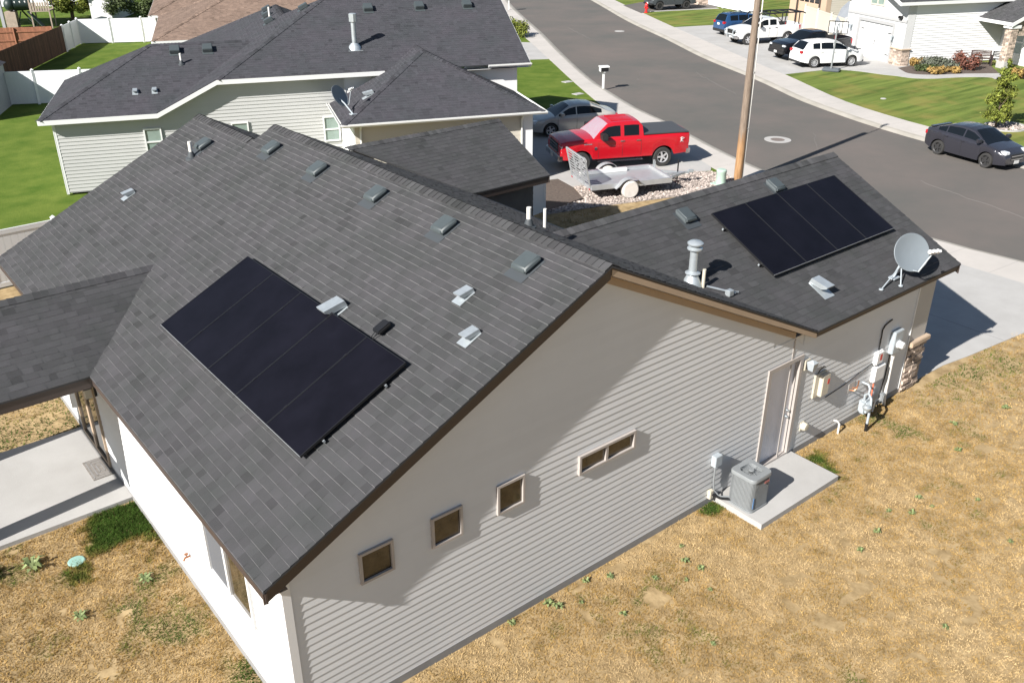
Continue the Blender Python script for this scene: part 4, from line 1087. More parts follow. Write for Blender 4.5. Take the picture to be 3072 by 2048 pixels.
# ------------------------------------------------------------------ dry grass blades, weeds, gravel stones
rng = np.random.default_rng(5)
def vnoise(x, y, s, seed):
    r = np.random.default_rng(seed); T = r.random((128,128))
    X, Y = x/s, y/s; i, j = np.floor(X).astype(int), np.floor(Y).astype(int); fx, fy = X-i, Y-j
    fx, fy = fx*fx*(3-2*fx), fy*fy*(3-2*fy)
    a = T[i%128,j%128]; b = T[(i+1)%128,j%128]; c = T[i%128,(j+1)%128]; d = T[(i+1)%128,(j+1)%128]
    return a*(1-fx)*(1-fy)+b*fx*(1-fy)+c*(1-fx)*fy+d*fx*fy
SPOTS = [(-0.40,6.6,0.62,0.95),(-0.15,7.0,0.35,0.8),(-2.2,6.3,0.5,0.30),(-2.75,6.6,0.5,0.28),(-0.1,2.1,0.55,0.28),(0.0,1.5,0.4,0.2),(11.85,-0.45,0.32,0.55),(11.75,-0.85,0.28,0.42),(8.85,-0.2,0.35,0.4),(8.6,-0.15,0.3,0.32),(10.2,-1.3,0.5,0.14),(9.2,-1.28,0.4,0.14),
         (18.3,-0.75,0.8,0.42),(19.6,-1.0,0.9,0.34),(17.2,-0.5,0.7,0.3),(-0.5,10.9,0.6,0.6),(-1.6,11.1,0.9,0.45),(-0.5,12,0.8,0.25),(-2.6,11.3,0.8,0.3),(-1.3,4.4,0.35,0.2),(-0.7,4.75,0.3,0.2),(22.0,13.0,1.6,0.2),(24.4,12.2,1.3,0.15),(5.5,-0.25,0.4,0.08),(13.2,-0.7,0.5,0.2)]
def greenness(x, y):
    left = (x < 0.0)
    t = 0.25+0.46*(vnoise(x,y,1.1,1)-0.5)+0.52*(vnoise(x,y,0.36,2)-0.5)+0.30*(vnoise(x+9,y,3.6,3)-0.5)+0.36*(vnoise(x,y,0.13,6)-0.5)
    t = t+np.where(left, 0.17+0.40*np.clip(vnoise(x,y,0.8,4)-0.5,0,1)*2, 0.0)
    t = t+np.where(~left, 0.30*np.clip(vnoise(x,y,0.55,8)-0.62,0,1)*2.2, 0.0)
    for sx, sy, r, a in SPOTS: t = t+1.3*a*np.exp(-((x-sx)**2+(y-sy)**2)/(r*r)*1.4)
    # bleached strip of bare ground along the foundation
    t = t-np.where((y > -0.8)&(y < 0)&(x > 3)&(x < 8.6), 0.34*np.clip(vnoise(x,y,0.4,9)*1.8-0.3,0,1)*np.clip((y+0.8)/0.5,0,1), 0)
    return np.clip(t+rng.normal(0,0.055,x.shape), 0, 1)
def blades(name, regions, label):
    vs, ts = [], []
    for (x0,x1,y0,y1,dens,h,w,excl) in regions:
        n = int((x1-x0)*(y1-y0)*dens)
        x = rng.uniform(x0,x1,n); y = rng.uniform(y0,y1,n)
        keep = np.ones(n,bool)
        for (a0,a1,b0,b1) in excl: keep &= ~((x>a0)&(x<a1)&(y>b0)&(y<b1))
        bare = vnoise(x,y,0.22,12)*0.6+vnoise(x,y,0.6,13)*0.4
        keep &= bare > 0.24
        if dens > 2800: keep &= greenness(x,y) > 0.62+rng.uniform(-0.12,0.12,n)
        x, y = x[keep], y[keep]; n = len(x)
        t = greenness(x,y)
        a = rng.uniform(0,2*np.pi,n); hh = h*rng.uniform(0.5,1.3,n)*(1+0.7*np.clip(t-0.6,0,1)); ww = w*rng.uniform(0.6,1.4,n)
        lean = hh*rng.uniform(0.5,1.9,n); b = rng.uniform(0,2*np.pi,n)
        c, s = np.cos(a)*ww, np.sin(a)*ww
        p0 = np.stack([x-c,y-s,np.full(n,-0.004)],1); p1 = np.stack([x+c,y+s,np.full(n,-0.004)],1); p2 = np.stack([x+np.cos(b)*lean,y+np.sin(b)*lean,hh],1)
        vs.append(np.stack([p0,p1,p2],1).reshape(-1,3)); ts.append(t)
    v = np.concatenate(vs).astype(np.float32); t = np.concatenate(ts).astype(np.float32); nf = len(t)
    me = bpy.data.meshes.new(name)
    me.vertices.add(len(v)); me.vertices.foreach_set('co', v.ravel())
    me.loops.add(nf*3); me.loops.foreach_set('vertex_index', np.arange(nf*3,dtype=np.int32))
    me.polygons.add(nf); me.polygons.foreach_set('loop_start', np.arange(0,nf*3,3,dtype=np.int32))
    try: me.polygons.foreach_set('loop_total', np.full(nf,3,dtype=np.int32))
    except Exception: pass
    at = me.attributes.new('tone','FLOAT','FACE'); at.data.foreach_set('value', t)
    me.materials.append(M['dry_grass']); me.update(calc_edges=True)
    o = bpy.data.objects.new(name, me); COL.objects.link(o)
    o['kind'] = 'stuff'; o['label'] = label; o['category'] = 'grass'
    return o
PAD = (8.97,11.52,-1.19,0.01)
blades('dry_grass', [(-0.5,8.97,-6.6,-0.03,2600,0.028,0.0075,[PAD,(-9,0.02,0,0.1)]),(8.97,15.5,-6.6,-0.03,2000,0.028,0.0085,[PAD]),(15.5,29,-4.5,-0.05,700,0.032,0.012,[(16.2,21.5,-0.25,1),(21.4,29,-0.75,1)]),
   (-5.5,-0.02,0.5,7.22,2600,0.032,0.0078,[]),(-0.5,0.0,-0.5,0.5,1400,0.03,0.0085,[]),(-7.0,-0.02,10.66,20.3,420,0.035,0.014,[]),(17.0,26.4,8.0,13.3,900,0.018,0.012,[]),(13.0,20,13.0,15.0,800,0.018,0.012,[]),(-1.7,-0.02,5.2,7.24,4200,0.05,0.009,[]),(11.53,12.5,-1.6,-0.05,3600,0.045,0.009,[]),(8.0,8.96,-1.0,-0.05,3600,0.04,0.009,[])], 'short dry tan grass with green patches around the beige house')
# base thatch under the blades gets the same tones through its own noise
WEEDS = [(6.4,-0.86),(7.17,-0.89),(7.24,-1.2),(6.81,-1.23),(6.94,-1.65),(4.98,-0.48),(5.34,-1.11),(7.43,-0.56),(5.81,-0.32),(5.41,-0.15),(4.6,-0.31),(4.52,-0.15),(5.99,-2.51),(9.27,-4.68),(12.32,-4.33),(10.64,-2.62),(12.25,-2.55),(12.18,-2.86),(11.69,-2.73),(11.38,-2.4),(9.91,-2.71),(15.48,-1.58),(13.09,-3.32),(3.75,-0.1),(14.5,-2.2),(17.1,-2.0)]
def weed(seed, r=0.13):
    rn = random.Random(seed); g = MB()
    for k in range(26):
        a = rn.uniform(0,2*PI); L = r*rn.uniform(0.5,1.15); w = r*rn.uniform(0.10,0.2); z = rn.uniform(0.03,0.10)
        ca, sa = math.cos(a), math.sin(a)
        g.add([(0.01*ca,0.01*sa,0.01),(L*0.55*ca-w*sa,L*0.55*sa+w*ca,z),(L*ca,L*sa,z*0.7),(L*0.55*ca+w*sa,L*0.55*sa-w*ca,z)],[(0,3,2,1)],rn.random())
    return g
wl_ = 'low rosette weed, small and green, growing in the dry grass beside the long gable wall'
for i, (x,y) in enumerate(WEEDS):
    if i < 3:
        protos = globals().setdefault('WP', [])
        w_ = weed(i+3).build('weed', M['weed']); WP.append(w_)
    else:
        w_ = WP[i%3].copy(); COL.objects.link(w_)
    tag(w_, wl_, 'weed', 'weeds in the dry grass by the gable wall')
    s = 0.42+0.5*random.random(); w_.location = (x,y,0); w_.rotation_euler = (0,0,random.random()*6); w_.scale = (s,s,s)
for (x,y,s,lb) in ((-0.63,4.75,1.25,'leafy weed clump in the dry grass, nearest the tap on the bright wall'),(-1.8,4.51,1.2,'leafy weed clump in the dry grass, farther out from the bright wall'),(-2.1,6.35,1.9,'broad dark weed patch beside the turquoise cover, nearer to it'),(-2.75,6.55,1.8,'broad dark weed patch farther from the turquoise cover')):
    w_ = WP[0].copy(); COL.objects.link(w_); w_.location = (x,y,0); w_.scale = (s,s,s); tag(w_, lb, 'weed')
    if 'group' in w_: del w_['group']
def stones(name, label, polys, n, size, m, z=0.01, seed=3):
    rn = random.Random(seed); g = MB()
    base = [(1,0,0),(-1,0,0),(0,1,0),(0,-1,0),(0,0,1),(0,0,-1)]
    F = [(0,2,4),(2,1,4),(1,3,4),(3,0,4),(2,0,5),(1,2,5),(3,1,5),(0,3,5)]
    def inside(p, poly):
        c = False; j = len(poly)-1
        for i in range(len(poly)):
            if (poly[i][1] > p[1]) != (poly[j][1] > p[1]) and p[0] < (poly[j][0]-poly[i][0])*(p[1]-poly[i][1])/(poly[j][1]-poly[i][1])+poly[i][0]: c = not c
            j = i
        return c
    k = 0
    bx = [min(q[0] for q in polys),max(q[0] for q in polys),min(q[1] for q in polys),max(q[1] for q in polys)]
    while k < n:
        p = (rn.uniform(bx[0],bx[1]),rn.uniform(bx[2],bx[3]))
        if not inside(p, polys): continue
        s = size*rn.uniform(0.5,1.5); a = rn.uniform(0,6.28); ca, sa = math.cos(a), math.sin(a)
        vv = []
        for b in base:
            q = (b[0]*s*rn.uniform(.7,1.3)+rn.uniform(-.3,.3)*s, b[1]*s*rn.uniform(.6,1.2), b[2]*s*0.7)
            vv.append((p[0]+q[0]*ca-q[1]*sa, p[1]+q[0]*sa+q[1]*ca, z+s*0.35+q[2]))
        g.add(vv, F, rn.random()); k += 1
    o = g.build(name, m); o['kind'] = 'stuff'; o['label'] = label; o['category'] = 'gravel'; return o
M['pebble'] = mat('river_pebble', (0.40,0.345,0.31), rough=0.85, col2=(0.25,0.205,0.18), vscale=9, tone=0.55)
stones('gravel', 'pale river gravel bed under the aluminium trailer', [(20.93,17.2),(26.2,15.64),(27.0,15.2),(27.2,14.7),(26.85,13.8),(26.5,12.9),(23.6,13.6),(19.95,14.77),(17.86,15.3),(17.86,15.54),(20.18,15.74)], 5200, 0.042, M['pebble'])
stones('ring_stones', 'pinkish stones in the round ring under the young tree', [(44.85+1.0*math.cos(a/10*6.283),11.0+0.85*math.sin(a/10*6.283)) for a in range(10)], 300, 0.07, M['pebble'], seed=8)

# ------------------------------------------------------------------ vehicles (x forward, y left, origin on the ground midway between the axles)
M['tyre'] = mat('tyre_rubber', (0.028,0.027,0.026), rough=0.85, vary=0.15, vscale=10)
M['trim_black'] = mat('black_trim', (0.018,0.018,0.019), rough=0.5)
M['chrome'] = mat('chrome', (0.62,0.62,0.63), rough=0.15, metal=1.0)
M['rim_silver'] = mat('alloy_silver', (0.60,0.60,0.61), rough=0.3, metal=0.55)
M['rim_dark'] = mat('alloy_dark', (0.06,0.06,0.062), rough=0.3, metal=0.5)
M['lamp_clear'] = mat('headlamp', (0.62,0.64,0.66), rough=0.12, spec=0.8, vscale=12, vary=0.3)
M['lamp_red'] = mat('tail_lamp', (0.35,0.012,0.02), rough=0.15, spec=0.7)
M['lamp_amber'] = mat('amber_lamp', (0.75,0.25,0.03), rough=0.2)
M['plate'] = mat('number_plate', (0.62,0.62,0.60), rough=0.5, vscale=40, vary=0.35)
M['car_glass'] = mat('car_glass', (0.006,0.008,0.010), rough=0.05, spec=0.35)
M['liner'] = mat('bed_liner', (0.03,0.03,0.031), rough=0.8)
M['sunshade'] = mat('windscreen_shade', (0.30,0.27,0.30), rough=0.35, col2=(0.33,0.19,0.23), vscale=7, detail=8)
def paint(name, c, rough=0.22, coat=0.45, metal=0.0):
    return mat(name, c, rough=rough, coat=coat, metal=metal, vary=0.02, vscale=2)

def wheel_mesh(r, w, rimr, spokes, rim_m):
    g = MB()
    g.lathe([(rimr*0.96,-w*0.42),(rimr*1.05,-w/2),(r*0.93,-w/2),(r,-w*0.32),(r,w*0.32),(r*0.93,w/2),(rimr*1.05,w/2),(rimr*0.96,w*0.42)], 26, axis='Y')
    g.lathe([(rimr*0.97,-w*0.45),(rimr*0.9,-w*0.1),(0,-w*0.1)], 26, axis='Y'); g.lathe([(rimr*0.97,w*0.45),(rimr*0.9,w*0.1),(0,w*0.1)], 26, axis='Y')
    wh = g.build('wheel', M['tyre'], None, smooth=True)
    g = MB()
    for sgn in (1,-1):
        yy = sgn*w*0.40
        g.lathe([(rimr*1.0,yy),(rimr*0.97,yy+sgn*0.012),(rimr*0.88,yy),(rimr*0.86,yy-sgn*0.05)], 26, axis='Y')
        g.lathe([(rimr*0.24,yy-sgn*0.03),(rimr*0.20,yy+sgn*0.006),(0,yy+sgn*0.008)], 14, axis='Y')
        for k in range(spokes):
            a = 2*PI*k/spokes
            g.beam((rimr*0.15*math.cos(a),yy-sgn*0.012,rimr*0.15*math.sin(a)),(rimr*0.92*math.cos(a),yy-sgn*0.006,rimr*0.92*math.sin(a)),rimr*(0.30 if spokes<7 else 0.17),0.022,up=(0,1,0))
    rm = g.build('rim', rim_m, wh, smooth=True)
    return wh

def scaled(S, k):
    S = dict(S)
    for q in ('wb','xf','xr','wst','rwt','mirror'):
        if q in S: S[q] = S[q]*k
    for q in ('top','roof'): S[q] = [(a*k,b) for a,b in S[q]]
    S['win'] = [(a*k,b*k) for a,b in S['win']]
    for q in ('handles','seams'): S[q] = tuple(a*k for a in S.get(q,()))
    if S.get('bed'): S['bed'] = (S['bed'][0]*k,S['bed'][1]*k,S['bed'][2])
    return S
def stretch(o, k, names):
    for ch in o.children:
        if ch.name.split('.')[0] in names: ch.scale.x = k
def vehicle(name, label, cat, loc, ang, S, group=None):
    S = scaled(S, S.get('kx',1.0))
    o = thing(name, label, cat, loc, R(ang), group)
    W, wb, r = S['W'], S['wb'], S['r']
    xf, xr, sill = S['xf'], S['xr'], S['sill']
    tx = sorted(S['top']); TX = [a for a,_ in tx]; TZ = [b for _,b in tx]
    rx = sorted(S['roof']); RX = [a for a,_ in rx]; RZ = [b for _,b in rx]
    ra = r*S.get('arch',1.20)
    bed = S.get('bed')
    def hw(x):
        m = (xf+xr)/2; h = (xf-xr)/2; t = abs(x-m)/h
        e = S.get('endw',0.84)
        return W*(1-(1-e)*max(0,(t-0.72)/0.28)**2.2)
    def ztop(x): return float(np.interp(x,TX,TZ))
    def zlow(x):
        z = sill
        if x > wb/2+r: z = sill+0.04*((x-wb/2-r)/(xf-wb/2-r))
        if x < -wb/2-r: z = sill+S.get('rear_up',0.12)*((-wb/2-r-x)/(-wb/2-r-xr))
        for xa in (wb/2,-wb/2):
            d = abs(x-xa)
            if d < ra: z = max(z, r*0.98+math.sqrt(ra*ra-d*d))
        return min(z, ztop(x)-0.12)
    st = sorted(set([round(v,3) for v in np.arange(xr,xf,0.045)]+[xf]+[wb/2+ra*k for k in (-1,-.97,.97,1)]+[-wb/2+ra*k for k in (-1,-.97,.97,1)]+([bed[0],bed[0]+0.001,bed[1],bed[1]-0.001] if bed else [])))
    secs = []
    for x in st:
        w, zl_, zt = hw(x), zlow(x), ztop(x); h = zt-zl_
        inb = bed and bed[0] <= x <= bed[1]
        sh = S.get('shoulder',0.62)
        s = [(0,zl_+0.02),(w*0.90,zl_+0.015),(w*0.965,zl_+0.0),(w*0.985,zl_+h*0.22),(w,zl_+h*sh),(w*0.985,zl_+h*0.86),(w*0.955,zt-0.03),(w*0.915,zt)]
        if inb: s += [(w*0.85,zt),(w*0.85,bed[2]),(w*0.4,bed[2]),(0,bed[2])]
        else: s += [(w*0.85,zt+0.006),(w*0.62,zt+S.get('crown',0.02)),(w*0.3,zt+S.get('crown',0.02)*1.5),(0,zt+S.get('crown',0.02)*1.6)]
        secs.append([(x,y,z) for y,z in s])
    g = MB(); n = len(secs[0])
    for sg in (1,-1):
        b = len(g.v)
        vs = [(x,sg*y,z) for sec in secs for x,y,z in sec]
        groups = {0:[],1:[],2:[]}
        for i in range(len(secs)-1):
            for j in range(n-1):
                f = (i*n+j,(i+1)*n+j,(i+1)*n+j+1,i*n+j+1)
                if sg > 0: f = f[::-1]
                mi = 0
                if j == 0: mi = 1
                if bed and bed[0] <= st[i] and st[i+1] <= bed[1] and j >= n-4: mi = 1
                groups[mi].append(f)
        caps = [tuple(range(n)) if sg > 0 else tuple(range(n-1,-1,-1)), tuple(len(vs)-n+k for k in (range(n-1,-1,-1) if sg > 0 else range(n)))]
        g.cur = 0; g.add(vs, groups[0]+caps)
        g.cur = 1; g.add(vs, groups[1])
    body = g.build('body', [S['paint'],M['liner']], o, smooth=True)
    # greenhouse
    gx = sorted(set([round(v,3) for v in np.arange(RX[0],RX[-1],0.045)]+[RX[-1],S['wst'],S['rwt']]+[q for a in S['win'] for q in a]))
    gs = []
    for x in gx:
        zb = ztop(x)-0.015; zr2 = max(float(np.interp(x,RX,RZ)), zb+0.004); h = zr2-zb
        w0 = hw(x)*S.get('gw',0.915); tm = S.get('tumble',0.42)
        gs.append([(x,w0-tm*h*0.0,zb),(x,w0-tm*h*0.10,zb+h*0.10),(x,w0-tm*h*0.76,zb+h*0.80),(x,w0-tm*h*0.92,zb+h*0.94),(x,w0-tm*h*1.0-0.10*min(1,h/0.3),zb+h*1.0),(x,(w0-tm*h)*0.5,zb+h+0.02*min(1,h/0.3)),(x,0,zb+h+0.03*min(1,h/0.3))])
    m = 7
    P = {'cab':MB(),'ws':MB(),'rw':MB()}; wins = [[MB() for _ in S['win']] for _ in (0,1)]
    for si, sg in enumerate((1,-1)):
        for i in range(len(gx)-1):
            xm = (gx[i]+gx[i+1])/2; hh = min(gs[i][4][2]-gs[i][0][2], gs[i+1][4][2]-gs[i+1][0][2])
            for j in range(m-1):
                q = [gs[i][j],gs[i+1][j],gs[i+1][j+1],gs[i][j+1]]
                q = [(x,sg*y,z) for x,y,z in q]
                if sg > 0: q = q[::-1]
                tgt = P['cab']
                if j == 1 and hh > 0.10:
                    for k,(a,b) in enumerate(S['win']):
                        if a < xm < b: tgt = wins[si][k]
                if j >= 4 and xm > S['wst']: tgt = P['ws']
                if j >= 4 and xm < S['rwt']: tgt = P['rw']
                tgt.add(q, [(0,1,2,3)])
    P['cab'].build('cab', S['paint'] if not S.get('roof_paint') else S['roof_paint'], o, smooth=True)
    if P['ws'].f: P['ws'].build('windscreen', S.get('ws_mat',M['car_glass']), o, smooth=True)
    if P['rw'].f: P['rw'].build('rear_window', M['car_glass'], o, smooth=True)
    for si in (0,1):
        for k in range(len(S['win'])):
            if wins[si][k].f: wins[si][k].build('side_window', M['car_glass'], o, smooth=True)
    # wheels
    tw = S.get('tw',0.22); wp = None
    for xa in (wb/2,-wb/2):
        for sg in (1,-1):
            if wp is None: wp = w_ = wheel_mesh(r, tw, S.get('rimr',r*0.66), S.get('spokes',5), S.get('rim',M['rim_silver']))
            else:
                w_ = wp.copy(); COL.objects.link(w_)
                for ch in wp.children:
                    c_ = ch.copy(); COL.objects.link(c_); c_.parent = w_
            w_.parent = o; w_.location = (xa, sg*(W*0.965-tw/2), r)
    # underbody, so that the sun does not shine through
    g = MB(); g.box(xr+0.25,xf-0.25,-W*0.72,W*0.72,sill+0.02,sill+0.16); g.build('underbody', M['trim_black'], o)
    # lamps, grille, bumpers
    zf = S['lamp_z']; wf = hw(xf-0.12)
    for sg in (1,-1):
        g = MB(); g.bbox(xf-0.34,xf-0.015,min(sg*wf*0.62,sg*wf*0.985),max(sg*wf*0.62,sg*wf*0.985),zf-S.get('lamp_h',0.08),zf+S.get('lamp_h',0.08),0.03); hl = g.build('headlight', M['lamp_clear'], o, smooth=True)
        if S.get('amber'):
            g = MB(); g.bbox(xf-0.36,xf-0.2,sg*wf*0.93 if sg>0 else -wf*1.01,wf*1.01 if sg>0 else -wf*0.93,zf-0.06,zf+0.08,0.02); subp(g.build('indicator', M['lamp_amber'], o), hl)
        wr_ = hw(xr+0.1); zt_ = S['tail_z']
        g = MB(); g.bbox(xr-0.012,xr+0.22,min(sg*wr_*S.get('tail_in',0.7),sg*wr_*1.0),max(sg*wr_*S.get('tail_in',0.7),sg*wr_*1.0),zt_-S.get('tail_h',0.09),zt_+S.get('tail_h',0.09),0.025); g.build('taillight', M['lamp_red'], o, smooth=True)
        mx = S.get('mirror', RX[-1]-0.38); zm = ztop(mx)+0.07
        ms = S.get('mirror_s',1.0)
        g = MB(); g.bbox(mx-0.07*ms,mx+0.10*ms,sg*(hw(mx)*0.93) if sg>0 else -(hw(mx)*0.93+0.24*ms),(hw(mx)*0.93+0.24*ms) if sg>0 else -hw(mx)*0.93,zm-0.07*ms,zm+0.11*ms,0.03); g.build('mirror', S.get('mirror_m',S['paint']), o, smooth=True)
        for hx in S.get('handles',()):
            zh = ztop(hx)-0.14; g = MB(); w2 = hw(hx); g.bbox(hx-0.10,hx+0.10,sg*w2*0.97 if sg>0 else -w2*0.97-0.05,w2*0.97+0.05 if sg>0 else -w2*0.97,zh-0.02,zh+0.02,0.008); g.build('door_handle', S.get('handle_m',S['paint']), o)
    gw_ = S.get('grille',(0.55,zf-0.12,zf+0.10))
    g = MB(); g.bbox(xf-0.06,xf+0.012,-wf*gw_[0],wf*gw_[0],gw_[1],gw_[2],0.015); gr = g.build('grille', S.get('grille_m',M['trim_black']), o)
    g = MB(); 
    for k in range(S.get('bars',2)):
        z = gw_[1]+(gw_[2]-gw_[1])*(k+0.5)/S.get('bars',2); g.box(xf+0.008,xf+0.022,-wf*gw_[0]*0.95,wf*gw_[0]*0.95,z-0.013,z+0.013)
    subp(g.build('grille_bar', S.get('bar_m',M['chrome']), o), gr)
    bz = S.get('bumper',(sill-0.0,sill+0.22)); bm_ = S.get('bumper_m',M['trim_black'])
    def bump(x0, x1, name, w_):
        g = MB(); g.bbox(x0,x1,-w_,w_,bz[0],bz[1],0.035); return g.build(name, bm_, o, smooth=True)
    if S.get('bumpers',True):
        bump(xf-0.14,xf+S.get('bump_out',0.02),'front_bumper',hw(xf-0.05)*1.0); bump(xr-S.get('bump_out',0.02),xr+0.14,'rear_bumper',hw(xr+0.05)*1.0)
    g = MB(); g.box(xf+S.get('bump_out',0.02)+0.001,xf+S.get('bump_out',0.02)+0.008,-0.16,0.16,bz[0]+0.05,bz[0]+0.20); g.build('number_plate', M['plate'], o)
    g = MB(); g.box(xr-S.get('bump_out',0.02)-0.008,xr-S.get('bump_out',0.02)-0.001,-0.16,0.16,S.get('rplate',S['tail_z']-0.1)-0.08,S.get('rplate',S['tail_z']-0.1)+0.08); g.build('number_plate', M['plate'], o)
    # door seams
    g = MB()
    for sx in S.get('seams',()):
        for sg in (1,-1):
            for k in range(6):
                z0_ = zlow(sx)+0.06; z1_ = ztop(sx)-0.05; a, b = z0_+(z1_-z0_)*k/6, z0_+(z1_-z0_)*(k+1)/6
                def yy(z):
                    h = ztop(sx)-zlow(sx); t = (z-zlow(sx))/h
                    return hw(sx)*float(np.interp(t,[0,0.22,S.get('shoulder',0.62),0.86,1],[0.965,0.985,1,0.985,0.94]))+0.002
                g.beam((sx,sg*yy(a),a),(sx,sg*yy(b),b),0.012,0.006,up=(0,1,0))
    if S.get('seams'): g.build('door_seam', M['trim_black'], o)
    return o, dict(hw=hw, ztop=ztop, zlow=zlow)

# red crew-cab pickup
red = paint('red_paint', (0.42,0.006,0.014), rough=0.25)
pk = dict(W=1.015, wb=3.97, r=0.42, rimr=0.255, tw=0.27, sill=0.52, xf=2.98, xr=-3.25, endw=0.93, arch=1.22, rear_up=0.05, crown=0.03,
    kx=0.932, top=[(2.98,1.04),(2.93,1.24),(2.6,1.31),(1.75,1.37),(1.3,1.38),(-0.9,1.38),(-1.05,1.39),(-3.25,1.41)],
    roof=[(1.42,1.38),(0.72,1.93),(0.4,1.98),(-0.55,1.99),(-0.82,1.97),(-0.98,1.80),(-1.0,1.39)], wst=0.70, rwt=-0.90, tumble=0.25, gw=0.93,
    win=[(0.12,1.10),(-0.78,-0.05)], lamp_z=1.0, lamp_h=0.16, tail_z=1.15, tail_h=0.2, tail_in=0.86, amber=True, mirror=0.95, mirror_s=1.5, mirror_m=M['trim_black'], handles=(0.05,-0.72),
    handle_m=M['chrome'], grille=(0.62,0.80,1.18), bars=3, bumper=(0.50,0.76), bumper_m=M['chrome'], bump_out=0.10, rplate=0.68, seams=(0.03,-0.88,1.18), spokes=5, paint=red, ws_mat=M['sunshade'], shoulder=0.6)
o, F = vehicle('pickup_truck', 'bright red crew-cab pickup with black bed cover parked in the grey house driveway', 'pickup truck', (24.67,18.66,0.016), 155, pk)
g = MB(); g.bbox(-3.21,-1.02,-0.945,0.945,1.415,1.478,0.02); g.build('bed_cover', mat('tonneau',(0.052,0.055,0.06),rough=0.6), o)
g = MB()
for y in (-0.45,-0.27,-0.09,0.09,0.27,0.45): g.bbox(-0.6,0.45,y-0.03,y+0.03,1.985,2.025,0.012)
g.build('roof_ribs', red, o, smooth=True)
for sg in (1,-1):
    g = MB(); g.bbox(-0.95,1.25,sg*1.02-0.10,sg*1.02+0.10,0.40,0.47,0.02); g.build('running_board', M['chrome'], o, smooth=True)
g = MB(); g.lathe([(0,0.0),(0.075,0.0),(0.075,0.012),(0.05,0.012),(0.05,0.02),(0,0.02)],14,(1.32,1.012,0.98),'Y'); g.box(1.50,1.88,1.006,1.018,1.16,1.20); g.build('side_badge', M['chrome'], o)
g = MB()   # white antler-like decal at the rear of the bed side
for P in ([(-2.98,1.2),(-2.85,1.25),(-2.78,1.2)],[(-2.85,1.25),(-2.86,1.1)],[(-2.93,1.05),(-2.86,1.12),(-2.80,1.05)],[(-2.93,1.16),(-2.86,1.18),(-2.80,1.13)]):
    g.tube([(a,1.017,b) for a,b in P],0.012,5)
g.build('decal', M['white'], o)
stretch(o, 0.932, ('bed_cover','roof_ribs','running_board','side_badge','decal'))
# silver sedan
sil = paint('silver_paint', (0.42,0.40,0.365), rough=0.25, metal=0.25)
sed = dict(kx=0.93, W=0.90, wb=2.69, r=0.325, rimr=0.225, sill=0.24, xf=2.28, xr=-2.32, endw=0.80,
    top=[(2.28,0.60),(2.2,0.72),(1.9,0.83),(1.2,0.95),(0.9,0.97),(-1.3,1.03),(-1.9,1.06),(-2.22,1.02),(-2.32,0.82)],
    roof=[(1.15,0.95),(0.35,1.38),(0.0,1.46),(-0.45,1.475),(-0.95,1.43),(-1.35,1.29),(-1.85,1.06)], wst=0.30, rwt=-0.98, tumble=0.45,
    win=[(-0.02,0.92),(-1.42,-0.08)], lamp_z=0.70, lamp_h=0.085, tail_z=0.88, handles=(-0.02,-0.95), grille=(0.5,0.42,0.70), bumper=(0.24,0.44), bumper_m=None, bumpers=False, seams=(-0.05,-1.05,0.98), paint=sil, rplate=0.85)
sed['bumper_m'] = sil
vehicle('sedan', 'silver-beige sedan parked on the far side of the red pickup, nose to the grey house', 'sedan', (27.0,24.1,0.016), 155, sed)
# dark grey sedan on the street
dg = paint('dark_grey_paint', (0.030,0.030,0.038), rough=0.2, metal=0.15)
foc = dict(sed); foc.update(kx=0.94, W=0.905, wb=2.65, xf=2.24, xr=-2.24, paint=dg, rim=M['rim_dark'], bumper_m=dg, spokes=5,
    top=[(2.24,0.58),(2.17,0.74),(1.85,0.86),(1.25,0.97),(0.95,1.0),(-1.2,1.08),(-1.75,1.12),(-2.14,1.09),(-2.24,0.86)],
    roof=[(1.28,0.96),(0.36,1.40),(0.0,1.465),(-0.4,1.475),(-0.95,1.43),(-1.4,1.30),(-1.85,1.12)], lamp_h=0.07, lamp_z=0.78, win=[(-0.05,1.0),(-1.0,-0.12),(-1.5,-1.06)])
o, F = vehicle('sedan', 'dark grey sedan with black wheels parked at the far kerb by the young tree', 'sedan', (38.12,9.34,-0.1), -101.5, foc)
g = MB(); g.bbox(-2.14,-1.94,-0.62,0.62,1.12,1.17,0.015); g.build('spoiler', dg, o, smooth=True); stretch(o, 0.94, ('spoiler',))
# white crossover
wht = paint('white_paint_car', (0.70,0.70,0.69), rough=0.3)
suv = dict(W=0.92, wb=2.71, r=0.355, rimr=0.245, sill=0.30, xf=2.28, xr=-2.36, endw=0.84,
    top=[(2.28,0.68),(2.2,0.86),(1.9,0.98),(1.25,1.07),(0.9,1.10),(-1.5,1.18),(-2.2,1.17),(-2.30,1.02),(-2.36,0.8)],
    roof=[(1.28,1.06),(0.42,1.60),(0.0,1.68),(-0.6,1.70),(-1.4,1.66),(-1.85,1.58),(-2.22,1.17)], wst=0.40, rwt=-1.78, tumble=0.36,
    win=[(0.0,1.0),(-0.95,-0.08),(-1.55,-1.03)], lamp_z=0.83, tail_z=1.02, tail_h=0.09, tail_in=0.66, handles=(0.0,-0.9), grille=(0.35,0.62,0.86), bumper=(0.30,0.45), seams=(-0.04,-0.98,1.0), paint=wht, spokes=10, rplate=0.9)
vehicle('crossover', 'white crossover parked beside the basketball hoop across the street', 'car', (52.95,26.95,0.016), -27, suv)
